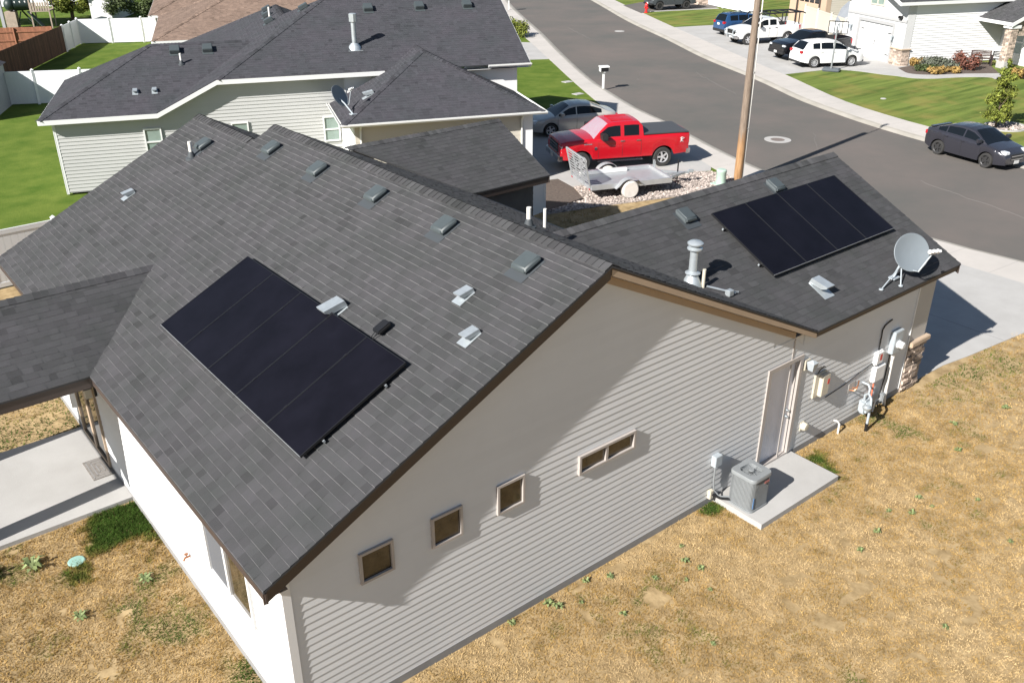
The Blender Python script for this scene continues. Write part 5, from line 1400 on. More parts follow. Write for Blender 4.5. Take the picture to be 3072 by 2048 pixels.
# black pickup
blk = paint('black_paint', (0.005,0.005,0.007), rough=0.15)
bp = dict(kx=0.94, W=1.01, wb=3.75, r=0.40, rimr=0.265, tw=0.26, sill=0.48, xf=2.85, xr=-3.05, endw=0.9, arch=1.2, rear_up=0.05, crown=0.03,
    top=[(2.85,0.85),(2.8,1.08),(2.4,1.19),(1.6,1.28),(1.2,1.30),(-0.85,1.32),(-3.05,1.35)],
    roof=[(1.38,1.29),(0.55,1.80),(0.25,1.87),(-0.5,1.88),(-0.78,1.84),(-0.98,1.33)], wst=0.52, rwt=-0.76, tumble=0.28, gw=0.93, win=[(0.06,1.0),(-0.72,-0.08)],
    lamp_z=1.0, lamp_h=0.07, tail_z=1.12, tail_h=0.17, tail_in=0.86, mirror=0.92, mirror_s=1.25, handles=(0.0,-0.66), grille=(0.6,0.76,1.06), bars=2, bar_m=M['trim_black'], bumper=(0.46,0.68), bumper_m=M['trim_black'], bump_out=0.06,
    bed=(-2.98,-1.0,0.80), paint=blk, spokes=8, seams=(-0.02,-0.8))
vehicle('pickup_truck', 'black pickup parked behind the white crossover on the far driveway', 'pickup truck', (54.55,29.5,0.016), 160, bp)
# white pickup with a ladder rack and a bull bar
wp_ = dict(bp); wp_.update(paint=wht, bar_m=M['trim_black'], rim=M['rim_silver'], spokes=6, bumper_m=M['chrome'], mirror_m=M['trim_black'], mirror_s=1.35, bed=(-2.98,-1.0,0.82), handle_m=M['trim_black'])
o, F = vehicle('pickup_truck', 'white pickup with a black ladder rack over its bed and a bull bar in front', 'pickup truck', (57.7,36.0,0.016), 161, wp_)
g = MB()
for sg in (1,-1):
    g.tube([(1.1,sg*0.70,1.96),(0.9,sg*0.76,2.14),(-1.0,sg*0.80,2.20),(-3.2,sg*0.80,2.20),(-3.45,sg*0.80,2.10)],0.05,8)
    for x in (-1.2,-2.85): g.tube([(x,sg*0.88,1.34),(x-0.05,sg*0.80,2.20)],0.045,8)
    g.tube([(-1.2,sg*0.86,1.6),(-0.4,sg*0.80,2.18)],0.03,6)
for x in (0.85,0.0,-1.2,-2.0,-2.85,-3.2): g.tube([(x,-0.80,2.20),(x,0.80,2.20)],0.042,8)
g.tube([(-3.0,0.2,1.3),(-3.05,0.2,2.5)],0.03,8)
g.build('ladder_rack', M['black_metal'], o, smooth=True)
g = MB()
for sg in (1,-1):
    g.tube([(2.95,sg*0.42,0.48),(3.02,sg*0.42,0.9),(2.97,sg*0.42,1.18)],0.04,8); g.tube([(2.97,sg*0.42,1.05),(2.98,sg*0.85,1.0),(2.9,sg*0.88,0.72),(2.97,sg*0.42,0.66)],0.028,8)
g.tube([(2.99,-0.42,1.14),(2.99,0.42,1.14)],0.035,8); g.tube([(3.02,-0.42,0.74),(3.02,0.42,0.74)],0.035,8)
g.build('bull_bar', M['galv'], o, smooth=True); stretch(o, 0.94, ('bull_bar','ladder_rack'))
# blue SUV seen from behind
blu = paint('blue_paint', (0.022,0.065,0.16), rough=0.25, metal=0.2)
bs = dict(suv); bs.update(paint=blu, spokes=5, xf=2.25, xr=-2.32, grille=(0.4,0.6,0.86), bumper=(0.30,0.55),
    top=[(2.25,0.7),(2.18,0.9),(1.8,1.0),(1.2,1.08),(0.8,1.10),(-2.1,1.14),(-2.26,1.08),(-2.32,0.8)], roof=[(1.2,1.07),(0.42,1.58),(0.0,1.66),(-0.6,1.68),(-1.6,1.66),(-1.95,1.58),(-2.20,1.14)], win=[(0.0,0.95),(-0.95,-0.08),(-1.75,-1.03)], rwt=-1.9)
o, F = vehicle('suv', 'blue SUV with black roof rails seen from behind, past the white pickup', 'SUV', (60.2,39.75,0.016), -18, bs)
g = MB()
for sg in (1,-1): g.tube([(0.2,sg*0.60,1.66),(0.05,sg*0.60,1.73),(-1.5,sg*0.60,1.73),(-1.7,sg*0.60,1.66)],0.022,6)
for x in (-0.2,-1.2): g.tube([(x,-0.6,1.74),(x,0.6,1.74)],0.02,6)
g.build('roof_rails', M['black_metal'], o, smooth=True)
# dark matt off-road wagon at the top of the picture
mt = mat('matt_grey_paint', (0.045,0.052,0.058), rough=0.7)
jw = dict(suv); jw.update(paint=mt, W=0.95, wb=2.95, r=0.40, rimr=0.24, tw=0.27, sill=0.48, xf=2.30, xr=-2.45, endw=0.95, rim=M['trim_black'], spokes=6, arch=1.18, rear_up=0.03,
    top=[(2.30,0.95),(2.25,1.12),(1.9,1.18),(0.9,1.22),(-2.40,1.22),(-2.45,1.15)], roof=[(1.0,1.21),(0.72,1.72),(0.55,1.80),(-1.9,1.80),(-2.25,1.74),(-2.40,1.22)], wst=0.68, rwt=-2.2, tumble=0.14, gw=0.96, win=[(0.0,0.8),(-0.95,-0.1),(-2.0,-1.05)],
    lamp_z=0.98, lamp_h=0.1, tail_z=1.0, tail_in=0.86, grille=(0.5,0.82,1.08), bumper=(0.5,0.66), bumper_m=M['trim_black'], bump_out=0.1)
vehicle('off_road_wagon', 'dark matt grey off-road wagon beyond the red hydrant, at the top edge', 'SUV', (67.95,54.85,0.016), 161, jw)

# ------------------------------------------------------------------ aluminium utility trailer
tr = thing('utility_trailer', 'aluminium utility trailer with raised mesh ramp and white wheel covers on the gravel', 'trailer', (22.55-0.37,15.78-0.02,0.012), R(-20.5))
LX, LY, DZ = 1.72, 0.98, 0.52      # half length, half width, deck height
g = MB()
g.box(-LX,LX,-LY+0.05,LY-0.05,DZ-0.03,DZ)
for sg in (1,-1): g.box(-LX,LX,sg*LY-0.05,sg*LY+0.05,DZ-0.10,DZ+0.10)
g.box(LX-0.06,LX+0.04,-LY,LY,DZ-0.10,DZ+0.10); g.box(-LX-0.03,-LX+0.03,-LY,LY,DZ-0.10,DZ-0.02)
g.build('deck', M['aluminium'], tr)
g = MB()
for k in range(4):
    y = -LY+0.16+k*0.2; g.box(-LX+0.03,-LX+0.62,y,y+0.15,DZ+0.0005,DZ+0.004)
g.build('deck_grip', mat('grip_tape',(0.05,0.05,0.085),rough=0.9), tr)
g = MB()   # tilted ramp gate: frame and louvred mesh
tilt = Vector((-0.28,0,1.18)); b0 = Vector((-LX-0.02,0,DZ-0.05))
def rp(y, t): return tuple(b0+tilt*t+Vector((0,y,0)))
for y in (-LY+0.03,-LY/3,LY/3,LY-0.03): g.beam(rp(y,0),rp(y,1),0.05,0.05,up=(1,0,0))
for t in (0.0,1.0): g.beam(rp(-LY+0.03,t),rp(LY-0.03,t),0.05,0.05,up=(1,0,0))
for k in range(1,10):
    t = k/10; g.beam(rp(-LY+0.05,t),rp(LY-0.05,t),0.055,0.012,up=(1,0,0.3))
rg = g.build('ramp_gate', M['aluminium'], tr)
for sg in (1,-1):
    g = MB(); yy = sg*(LY+0.13)
    arc = [(-0.62,0.45)]+[(0.52*math.cos(R(a)),0.36+0.46*math.sin(R(a))) for a in range(150,29,-15)]+[(0.62,0.45)]
    y0_, y1_ = (yy-0.13, yy+0.13)
    for i in range(len(arc)-1):
        (a,b),(c,d) = arc[i],arc[i+1]
        g.add([(a-0.15,y0_,b),(a-0.15,y1_,b),(c-0.15,y1_,d),(c-0.15,y0_,d),(a-0.15,y0_,b-0.012),(a-0.15,y1_,b-0.012),(c-0.15,y1_,d-0.012),(c-0.15,y0_,d-0.012)],[(0,1,2,3),(7,6,5,4),(1,5,6,2),(0,3,7,4)])
    g.build('mudguard', M['aluminium'], tr)
    g = MB(); g.lathe([(0.0,-0.13),(0.30,-0.13),(0.35,-0.09),(0.36,0.0),(0.35,0.09),(0.30,0.13),(0,0.13)],26,(-0.15,yy,0.355),'Y'); wv = g.build('wheel_cover', mat('white_canvas_%d'%(sg+1),(0.62,0.58,0.53),rough=0.9,vary=0.08,vscale=5), tr, smooth=True)
g = MB()
for sg in (1,-1): g.beam((LX,sg*0.6,DZ-0.06),(LX+1.1,0,DZ-0.08),0.06,0.09)
g.beam((LX-0.2,0,DZ-0.08),(LX+1.3,0,DZ-0.08),0.07,0.09); g.bbox(LX+1.25,LX+1.5,-0.06,0.06,DZ-0.10,DZ+0.02,0.02)
g.build('tongue', M['galv'], tr)
g = MB(); g.cyl((LX+0.85,0.12,0.0),(LX+0.85,0.12,DZ+0.45),0.03,0.03,8); g.lathe([(0.02,0.0),(0.09,0.0),(0.09,0.05),(0.02,0.05)],12,(LX+0.85,0.12,0.0)); g.build('jack', M['black_metal'], tr)
g = MB()
for z in (0.06,0.36): g.box(LX-0.02,LX+0.02,0.5,0.66,DZ+z,DZ+z+0.03)
for y in (0.5,0.63): g.box(LX-0.02,LX+0.02,y,y+0.03,DZ+0.05,DZ+0.39)
g.build('bow_stop', M['galv'], tr)
g = MB(); g.box(-1.5,0.55,LY-0.32,LY-0.17,DZ+0.012,DZ+0.14); g.build('tie_down_rail', M['white'], tr)
for sg in (1,-1):
    g = MB(); g.box(-LX-0.05,-LX-0.03,sg*(LY-0.08)-0.06,sg*(LY-0.08)+0.06,DZ-0.10,DZ-0.04); g.build('taillight', M['lamp_red'], tr)

# ------------------------------------------------------------------ grey neighbour house
nbh = thing('house', 'pale grey house with dark hip roof and white fascia, next to the green side lawn', 'house', (4.137,28.708,0), -0.375)
z1, p_, x1, x2 = 3.056, 0.477, 4.226, 6.603
z2 = z1+p_*(x2-x1); yr = 4.115; xR = 19.461; vr = 4.85; ub = 9.8; zb = z1+p_*(ub-x1); zr2_ = z2+p_*vr
vb = 10.4; vend = vb+(ub-x1); ue = 2*ub-x1
gx0, gx1, gy0, gz = 10.85, 18.802, -3.831, 3.0; gh = (gx1-gx0)/2; gxm = (gx0+gx1)/2; gap = gz+p_*gh; gyv = (gap-z2)/p_
E_ = 0.155
g = MB()
shingles(g,(0,0,z1),(0,1),p_,[(0,0),(x1,0),(x1+yr,yr),(yr,yr)],E_,21)
shingles(g,(0,0,z1),(1,0),p_,[(0,0),(yr,yr),(0,2*yr)],E_,22)
shingles(g,(0,2*yr,z1),(0,-1),p_,[(0,2*yr),(yr,yr),(x1+yr,yr),(x1,2*yr)],E_,23)
shingles(g,(x1,0,z1),(1,0),p_,[(x1,0),(x2,0),(x2+vr,vr),(ub,zz_) if False else (ub,6.5),(x1,6.5)],E_,24)
shingles(g,(x1,0,z1),(1,0),p_,[(x1,6.5),(ub,6.5),(ub,vb),(x1,vend)],E_,25)
shingles(g,(x2,0,z2),(0,1),p_,[(x2,0),(xR,0),(xR,vr),(x2+vr,vr)],E_,26)
shingles(g,(x2,2*vr,z2),(0,-1),p_,[(x2+vr,vr),(xR,vr),(xR,2*vr),(ub,6.5)],E_,27)
shingles(g,(ue,0,z1),(-1,0),p_,[(ub,6.5),(ue,9.0),(ue,vend),(ub,vb)],E_,28)
shingles(g,(0,vend,z1),(0,-1),p_,[(x1,vend),(ub,vb),(ue,vend)],E_,29)
shingles(g,(gx0,gy0,gz),(0,1),p_,[(gx0,gy0),(gx1,gy0),(gxm,gy0+gh)],E_,30)
shingles(g,(gx0,gy0,gz),(1,0),p_,[(gx0,gy0),(gxm,gy0+gh),(gxm,gyv),(gx0+(z2-gz)/p_,0)],E_,31)
shingles(g,(gx0,gy0,gz),(1,0),p_,[(gx0,gy0),(gx0+(z2-gz)/p_,0),(gx0,0.0)],E_,32)
shingles(g,(gx1,gy0,gz),(-1,0),p_,[(gx1,gy0),(gx1,0.3),(gx1-(z2-gz)/p_,0),(gxm,gyv),(gxm,gy0+gh)],E_,33)
hd = p_*0.7
ridge_caps(g,(0,0,z1),(yr,yr,z1+p_*yr),hd,0.14); ridge_caps(g,(x2,0,z2),(x2+vr,vr,zr2_),hd,0.14); ridge_caps(g,(yr,yr,z1+p_*yr),(x1+yr,yr,z1+p_*yr),p_,0.14)
ridge_caps(g,(x2+vr,vr,zr2_),(xR,vr,zr2_),p_,0.14); ridge_caps(g,(ub,6.5,zb),(ub,vb,zb),p_,0.14); ridge_caps(g,(x1,vend,z1),(ub,vb,zb),hd,0.14)
ridge_caps(g,(gx0,gy0,gz),(gxm,gy0+gh,gap),hd,0.14); ridge_caps(g,(gx1,gy0,gz),(gxm,gy0+gh,gap),hd,0.14); ridge_caps(g,(gxm,gy0+gh,gap),(gxm,gyv,gap),p_,0.14)
nroof = g.build('roof', M['shingle_grey'], nbh)
g = MB()
def fb(A,B,N,h=0.17): board(g, Vector(A)-Vector((0,0,0.02)), Vector(B)-Vector((0,0,0.02)), h, 0.035, N)
fb((0,0,z1),(x1,0,z1),(0,-1,0)); fb((x1,0,z1),(x2,0,z2),(0,-1,0)); fb((x2,0,z2),(13.2,0,z2),(0,-1,0))
fb((0,0,z1),(0,2*yr,z1),(-1,0,0)); fb((xR,0,z2),(xR,vr,zr2_),(1,0,0)); fb((xR,vr,zr2_),(xR,2*vr,z2),(1,0,0))
g.build('fascia', M['white'], nbh)
g = MB()
def gut(A,B,N):
    A,B,N = Vector(A),Vector(B),Vector(N); Z=Vector((0,0,1))
    prof = [(0.0,-0.01),(0.0,-0.12),(0.07,-0.12),(0.11,-0.06),(0.115,-0.01),(0.10,-0.01),(0.095,-0.05),(0.06,-0.105),(0.012,-0.105),(0.012,-0.01)]
    for i in range(len(prof)-1):
        (a,b),(c,d) = prof[i],prof[i+1]
        g.add([tuple(A+N*a+Z*b),tuple(B+N*a+Z*b),tuple(B+N*c+Z*d),tuple(A+N*c+Z*d)],[(0,1,2,3),(3,2,1,0)])
gut((gx0-.1,gy0,gz),(gx1+.1,gy0,gz),(0,-1,0)); gut((gx0,gy0-.1,gz),(gx0,0.2,gz),(-1,0,0)); gut((gx1,gy0,gz),(gx1,0.2,gz),(1,0,0)); gut((gx1-1.2,-0.0,z2),(xR+.05,0,z2),(0,-1,0))
g.build('gutter', M['white_gutter'], nbh)
g = MB(); fb_ = (0.02,0)
g.add([(gx0+.02,gy0+.02,gz-.13),(gx1-.02,gy0+.02,gz-.13),(gx1-.02,-3.39,gz-.13),(gx0+.02,-3.39,gz-.13)],[(0,1,2,3),(3,2,1,0)])
g.add([(0.02,0.02,z1-.19),(x1,0.02,z1-.19),(x1,.41,z1-.19),(0.02,.41,z1-.19)],[(0,1,2,3),(3,2,1,0)]); g.add([(x1,0.02,z1-.19),(x2,0.02,z2-.19),(x2,.41,z2-.19),(x1,.41,z1-.19)],[(0,1,2,3),(3,2,1,0)]); g.add([(x2,0.02,z2-.19),(xR,0.02,z2-.19),(xR,.41,z2-.19),(x2,.41,z2-.19)],[(0,1,2,3),(3,2,1,0)])
g.add([(gx0+.02,gy0+.02,gz-.131),(gx0+.45,gy0+.02,gz-.131),(gx0+.45,.3,gz-.131),(gx0+.02,.3,gz-.131)],[(0,1,2,3),(3,2,1,0)])
g.build('soffit', M['white'], nbh)
g = MB(); Vw = 0.40
siding(g,(0,Vw,0),(1,0,0),(0,-1,0),[(0.4,0.1),(4.4,0.1),(4.4,z1-.17),(0.4,z1-.17)],0.14,0.024,41)
siding(g,(0,Vw,0),(1,0,0),(0,-1,0),[(4.4,0.1),(11.6,0.1),(11.6,z2-.17),(x2,z2-.17),(4.4,z1-.1)],0.14,0.024,42)
g.build('side_wall', M['siding_grey'], nbh)
g = MB(); siding(g,(0.4,0,0),(0,-1,0),(-1,0,0),[(-7.8,0.1),(-0.4,0.1),(-0.4,z1-.17),(-7.8,z1-.17)],0.125,0.010,43); g.build('back_wall', M['siding_grey'], nbh)
g = MB(); siding(g,(0,-3.4,0),(1,0,0),(0,-1,0),[(11.35,0.1),(18.05,0.1),(18.05,gz-.12),(11.35,gz-.12)],0.2,0.008,44); g.build('garage_wall', M['siding_cream'], nbh)
g = MB(); g.box(11.3,11.349,-3.401,0.39,0.0,gz-.12); g.build('garage_side_wall', M['siding_white'], nbh)
g = MB(); g.box(18.05,18.45,-3.41,-3.2,0.0,gz-.12); g.box(18.35,18.45,-3.2,0.39,0.0,gz-.12); g.box(11.6,19.0,0.395,0.47,0.0,z2-.17); g.box(18.92,19.0,0.47,9.2,0,z2-.17); g.prism3([(19.0,.4,z2-.2),(19.0,9.2,z2-.2),(19.0,vr,zr2_-.2)],(-.08,0,0)); g.box(4.7,14.9,15.2,15.3,0,2.8); g.box(14.9,15.0,9.8,15.3,0,2.8); g.box(4.6,4.7,7.8,15.3,0,2.8)
g.build('street_walls', M['siding_white'], nbh)
g = MB(); g.box(0.37,0.47,0.375,0.40,0.05,z1-.2); g.box(0.375,0.40,0.37,0.47,0.05,z1-.2); g.build('corner_trim', M['white'], nbh); g = MB(); g.box(11.55,11.6,0.37,0.399,0.05,z2-.3); g.build('wall_trim', M['white'], nbh)
for x in (11.55,17.98):
    g = MB(); g.cyl((x,-3.46,0.1),(x,-3.46,gz-.35),0.04,0.04,8); g.tube([(x,-3.46,gz-.35),(x,-3.6,gz-.22),(x,-3.75,gz-.14)],0.04,8)
    g.build('downspout', M['white_gutter'], nbh)
for s0,s1 in ((3.58,4.25),(6.9,7.58),(10.56,11.24)):
    window(nbh,(0,Vw-0.026,0),(1,0,0),(0,-1,0),s0,s1,1.38,2.42,M['white'],M['glass_green'],rail=1.88,w=0.055,t=0.06)
# roof fittings on the neighbour's roof
def small_vent(parent, m, s=1.0):
    g = MB(); bm = bmesh.new(); bmesh.ops.create_cube(bm, size=1.0)
    for q in bm.verts: q.co = Vector((q.co.x*0.40*s,q.co.y*0.42*s,0.10+q.co.z*0.17))
    bmesh.ops.bevel(bm, geom=bm.edges[:], offset=0.02, segments=2, affect='EDGES'); g.addbm(bm); g.box(-.22*s,.22*s,-.32*s,.24*s,.01,.018)
    o = g.build('roof_vent', M['vent_plastic'], None, smooth=True); return put(o, m, parent)
def Nv(u, v): return plane_frame((u,v,z2+p_*v),(1,0,0),(0,1,p_))
def Nw(u, v): return plane_frame((u,v,z1+p_*v),(1,0,0),(0,1,p_))
def Nu(u, v): return plane_frame((u,v,z1+p_*(u-x1)),(0,-1,0),(1,0,p_))
for u in (13.3,15.58,17.76): small_vent(nroof, Nv(u,4.0))
for u in (5.1,6.4): small_vent(nroof, Nw(u,3.6))
for u, v in ((9.35,10.2),(9.25,8.4),(9.2,6.4)): small_vent(nroof, Nu(u,v))
small_vent(nroof, Nu(10.65,4.9))
for u in (3.48,4.2): slant_vent(nroof, Nw(u,1.27), 1.0)
slant_vent(nroof, plane_frame((12.2,-2.06,gz+p_*(12.2-gx0)),(0,-1,0),(1,0,p_)), 1.5)
pipe(nroof,(5.31,2.8,z1+p_*2.8),0.42); pipe(nroof,(9.3,7.7,z1+p_*(9.3-x1)),0.45,boot=False); pipe(nroof,(9.75,11.4,z1+p_*4.4),0.4,boot=False)
g = MB(); fx, fy = 12.27,1.55; fz = z2+p_*fy
g.lathe([(0.30,-0.12),(0.24,0.03),(0.13,0.16)],18,(fx,fy,fz)); g.cyl((fx,fy,fz),(fx,fy,fz+1.0),0.10,0.10,18); g.lathe([(0.10,1.0),(0.16,1.0),(0.16,1.3),(0.13,1.32),(0,1.33)],8,(fx,fy,fz)); g.box(fx-.3,fx+.3,fy-.3,fy-.2,fz-.13,fz-.11)
g.build('flue_pipe', M['galv'], nroof, smooth=True)
def nw_(u, v, z): return nbh.matrix_basis @ Vector((u,v,z))
bpy.context.view_layer.update()
NBM = Matrix.Translation((4.137,28.708,0)) @ Matrix.Rotation(-0.375,4,'Z')
ft = NBM @ Vector((11.35,-3.30,gz+p_*0.5)); ce = NBM @ Vector((10.95,-2.62,gz+0.80)); 
dish('satellite_dish', 'grey satellite dish on a curved arm on the grey house garage roof', tuple(ft), tuple(ce), (0.42,-0.72,0.5), 0.44, (0.05,-0.05,0.02), 'satellite dishes')

# ------------------------------------------------------------------ generic background houses
def hip_house(label, loc, rz, w, d, eave, p, mroof, mwall, mfas, front_hip=True, over=0.4, e=0.16, seed=60):
    """rectangular house, hipped at the -x end, local origin at the roof's left front corner"""
    o = thing('house', label, 'house', loc, rz)
    h = d/2; zr = eave+p*h
    g = MB()
    shingles(g,(0,0,eave),(0,1),p,[(0,0),(w,0),(w,h),(h,h)],e,seed)
    shingles(g,(0,d,eave),(0,-1),p,[(0,d),(h,h),(w,h),(w,d)],e,seed+1)
    shingles(g,(0,0,eave),(1,0),p,[(0,0),(h,h),(0,d)],e,seed+2)
    ridge_caps(g,(0,0,eave),(h,h,zr),p*0.7,0.14); ridge_caps(g,(0,d,eave),(h,h,zr),p*0.7,0.14); ridge_caps(g,(h,h,zr),(w,h,zr),p,0.14)
    rf = g.build('roof', mroof, o)
    g = MB()
    for A,B,N in (((0,0,eave-.02),(w,0,eave-.02),(0,-1,0)),((0,0,eave-.02),(0,d,eave-.02),(-1,0,0)),((0,d,eave-.02),(w,d,eave-.02),(0,1,0)),((w,0,eave-.02),(w,h,zr-.02),(1,0,0)),((w,h,zr-.02),(w,d,eave-.02),(1,0,0))): board(g,A,B,0.16,0.03,N)
    g.build('fascia', mfas, o)
    g = MB(); siding(g,(0,over,0),(1,0,0),(0,-1,0),[(over,0.1),(w-over,0.1),(w-over,eave-.15),(over,eave-.15)],0.13,0.01,seed+3); siding(g,(over,0,0),(0,-1,0),(-1,0,0),[(-d+over,0.1),(-over,0.1),(-over,eave-.15),(-d+over,eave-.15)],0.13,0.01,seed+4)
    g.box(over,w-over,d-over-.1,d-over,0,eave-.15); g.box(w-over-.1,w-over,over,d-over-.1,0,eave-.15); g.prism3([(w-over,over,eave-.15),(w-over,d-over,eave-.15),(w-over,h,zr-.2)],(-.1,0,0))
    g.build('wall', mwall, o)
    return o, rf, zr
bh, brf, bz_ = hip_house('brown-roofed house directly behind the grey house, its long slope half hidden', (14.33,45.69,0), -0.375, 15.5, 11.8, 3.0, 0.40, M['shingle_brown'], M['siding_cream'], M['white'])
pipe(brf,(8.0,4.4,3.0+0.40*4.4),0.5,0.06,boot=False); pipe(brf,(13.2,4.9,3.0+.4*4.9),0.45,0.06,boot=False)
g = MB()   # front gable of the brown house: rakes with white boards
shingles(g,(7.2,0,4.6),(0,1),0.4,[(7.2,4.0),(15,4.0),(15,8.0),(7.2,8.0)],0.16,71)
gb = g.build('gable_roof', M['shingle_brown'], bh)
g = MB(); board(g,(7.1,3.95,6.1),(9.6,3.95,7.4),0.22,0.05,(0,-1,0)); board(g,(11.2,3.9,7.2),(14.8,3.9,5.6),0.25,0.05,(0,-1,0)); subp(g.build('rake_board', M['white'], bh), gb)
bh2, brf2, _ = hip_house('brown-roofed house farther back with a white gutter and cream wall', (18.4,58.0,0), -0.375, 16, 11, 2.9, 0.42, M['shingle_brown'], M['siding_cream'], M['white'], seed=80)
# white garden shed with dark gable roof
sh = thing('garden_shed', 'white garden shed with grey gable roof behind the white fence', 'shed', (20.95,81.3,0), R(-38))
g = MB(); sw, sl_, he, hr = 1.85, 6.0, 2.2, 3.35
shingles(g,(-0.25,-0.3,he-.12),(1,0),0.55,[(-0.25,-0.3),(sw/2,-0.3),(sw/2,sl_),(-0.25,sl_)],0.16,90); shingles(g,(sw+.25,-0.3,he-.12),(-1,0),0.55,[(sw/2,-0.3),(sw+.25,-0.3),(sw+.25,sl_),(sw/2,sl_)],0.16,91)
srf = g.build('roof', M['shingle_grey'], sh)
g = MB(); g.prism3([(0,0,0),(sw,0,0),(sw,0,he),(sw/2,0,he+.5),(0,0,he)],(0,sl_-.2,0)); g.build('wall', M['white'], sh)
g = MB(); zt0 = he-.12; board(g,(-.25,-.33,zt0),(sw/2,-.33,zt0+.55*(sw/2+.25)),0.18,0.04,(0,-1,0)); board(g,(sw/2,-.33,zt0+.55*(sw/2+.25)),(sw+.25,-.33,zt0),0.18,0.04,(0,-1,0)); g.build('fascia', M['white'], sh)
# ------------------------------------------------------------------ fences
def vinyl_fence(label, P, h=1.8, step=2.4, m=None, cat='fence', grp=None):
    o = thing('vinyl_fence', label, cat, (P[0][0],P[0][1],0), group=grp)
    O = Vector((P[0][0],P[0][1],0)); m = m or M['vinyl']; last = None
    for a, b in zip(P[:-1],P[1:]):
        A, B = Vector((*a,0))-O, Vector((*b,0))-O; L = (B-A).length; n = max(1,round(L/step)); d = (B-A)/n
        for k in range(n+1):
            c = A+d*k
            if last is not None and (c-last).length < 0.05: continue
            last = c
            g = MB(); g.box(c.x-.065,c.x+.065,c.y-.065,c.y+.065,0,h+0.06); g.add([(c.x-.08,c.y-.08,h+.06),(c.x+.08,c.y-.08,h+.06),(c.x+.08,c.y+.08,h+.06),(c.x-.08,c.y+.08,h+.06),(c.x,c.y,h+.14)],[(0,1,4),(1,2,4),(2,3,4),(3,0,4),(3,2,1,0)]); g.build('post', m, o)
        for k in range(n):
            a2, b2 = A+d*k, A+d*(k+1); dd = (b2-a2).normalized(); a2 += dd*0.066; b2 -= dd*0.066
            g = MB(); g.beam(a2+Vector((0,0,0.12)),b2+Vector((0,0,0.12)),0.05,0.14); g.beam(a2+Vector((0,0,h-0.07)),b2+Vector((0,0,h-0.07)),0.05,0.14)
            nb = max(2,int((b2-a2).length/0.20)); s = (b2-a2)/nb
            for q in range(nb): g.beam(a2+s*(q+0.01)+Vector((0,0,h/2)),a2+s*(q+0.99)+Vector((0,0,h/2)),0.024,h-0.28)
            g.build('panel', m, o)
    return o
vinyl_fence('white vinyl fence across the left edge, between the dry yard and the neighbour lawn', [(-9.5,20.35),(2.3,20.5)])
vinyl_fence('white vinyl back fence turning a corner behind the grey house lawn', [(14.43,65.19),(16.32,68.36),(24.5,63.9)])
vinyl_fence('white vinyl fence between the green lawn and the brown wooden fence yard', [(6.0,48.6),(12.5,45.2)])
vinyl_fence('white vinyl fence at the far left behind the climbing frame', [(6,101),(15.5,98.6),(26.5,92)], 2.0, 3.0)
def wood_fence(label, a, b, m, h=1.85, rails=True, side=1):
    o = thing('wooden_fence', label, 'fence', (a[0],a[1],0)); A = Vector((0,0,0)); B = Vector((b[0]-a[0],b[1]-a[1],0)); L = B.length; d = B/L; nrm = Vector((-d.y,d.x,0))*side
    rn = random.Random(int(L*10)); g = MB(); k = 0.0
    while k < L:
        w = 0.135; p = A+d*(k+w/2); hh = h+rn.uniform(-.012,.012); f0 = len(g.f)
        g.beam(p+Vector((0,0,0.03)),p+Vector((0,0,hh)),w-0.006,0.018,up=nrm); t = rn.random()
        for q in range(f0,len(g.f)): g.t[q] = t
        k += w
    g.build('boards', m, o)
    if rails:
        g = MB()
        for z in (0.35,0.95,1.55): g.beam(A+nrm*0.035+Vector((0,0,z)),B+nrm*0.035+Vector((0,0,z)),0.04,0.09)
        g.build('rail', m, o); n = int(L/2.4)
        for q in range(n+1):
            p = A+d*(q*L/max(n,1))+nrm*0.08; g = MB(); g.beam(p,p+Vector((0,0,h-0.02)),0.09,0.09); g.build('post', m, o)
    return o
wood_fence('dark stained wooden fence along the left of the grey house lawn', (14.35,65.0), (4.5,49.6), M['fence_brown'], side=-1)
wood_fence('reddish cedar fence with rails seen from behind, at the far left', (13.7,65.1), (0,71.5), M['fence_red'], side=1)
wood_fence('lower cedar fence between the two wooden fences at the far left edge', (9.5,60.5), (2.5,63.5), M['fence_red'], 1.2, side=1)
# grey shed wall at the far left edge
gs = thing('garden_shed', 'grey shed with a dark roof cut off by the left edge, beside the white fence', 'shed', (6.97,48.3,0), R(-116))
g = MB(); g.box(0.0,4.2,-3.0,0.0,0,2.25); g.build('wall', mat('shed_grey',(0.30,0.32,0.34),rough=0.7,vary=0.04), gs)
g = MB(); g.prism3([(-.15,.15,2.26),(-.15,-3.15,2.26),(-.15,-1.5,2.9)],(4.5,0,0)); g.build('roof', M['shingle_grey'], gs)
# covered porch at the far left
pc = thing('porch_cover', 'white patio roof on grey posts at the far upper left corner', 'patio cover', (13.75,81.2,0), R(-30))
g = MB()
for x,y in ((0,0),(0.95,0.2),(-2.4,0)): g.box(x-.12,x+.12,y-.12,y+.12,0,2.75)
g.build('post', mat('post_grey',(0.28,0.29,0.32),rough=0.7), pc)
g = MB(); g.box(-4,1.4,-.5,4,2.76,2.95); g.build('roof', M['white'], pc)
g = MB(); g.cyl((1.15,-0.1,0),(1.15,-0.1,2.7),0.05,0.05,8); g.build('downspout', M['white_gutter'], pc)
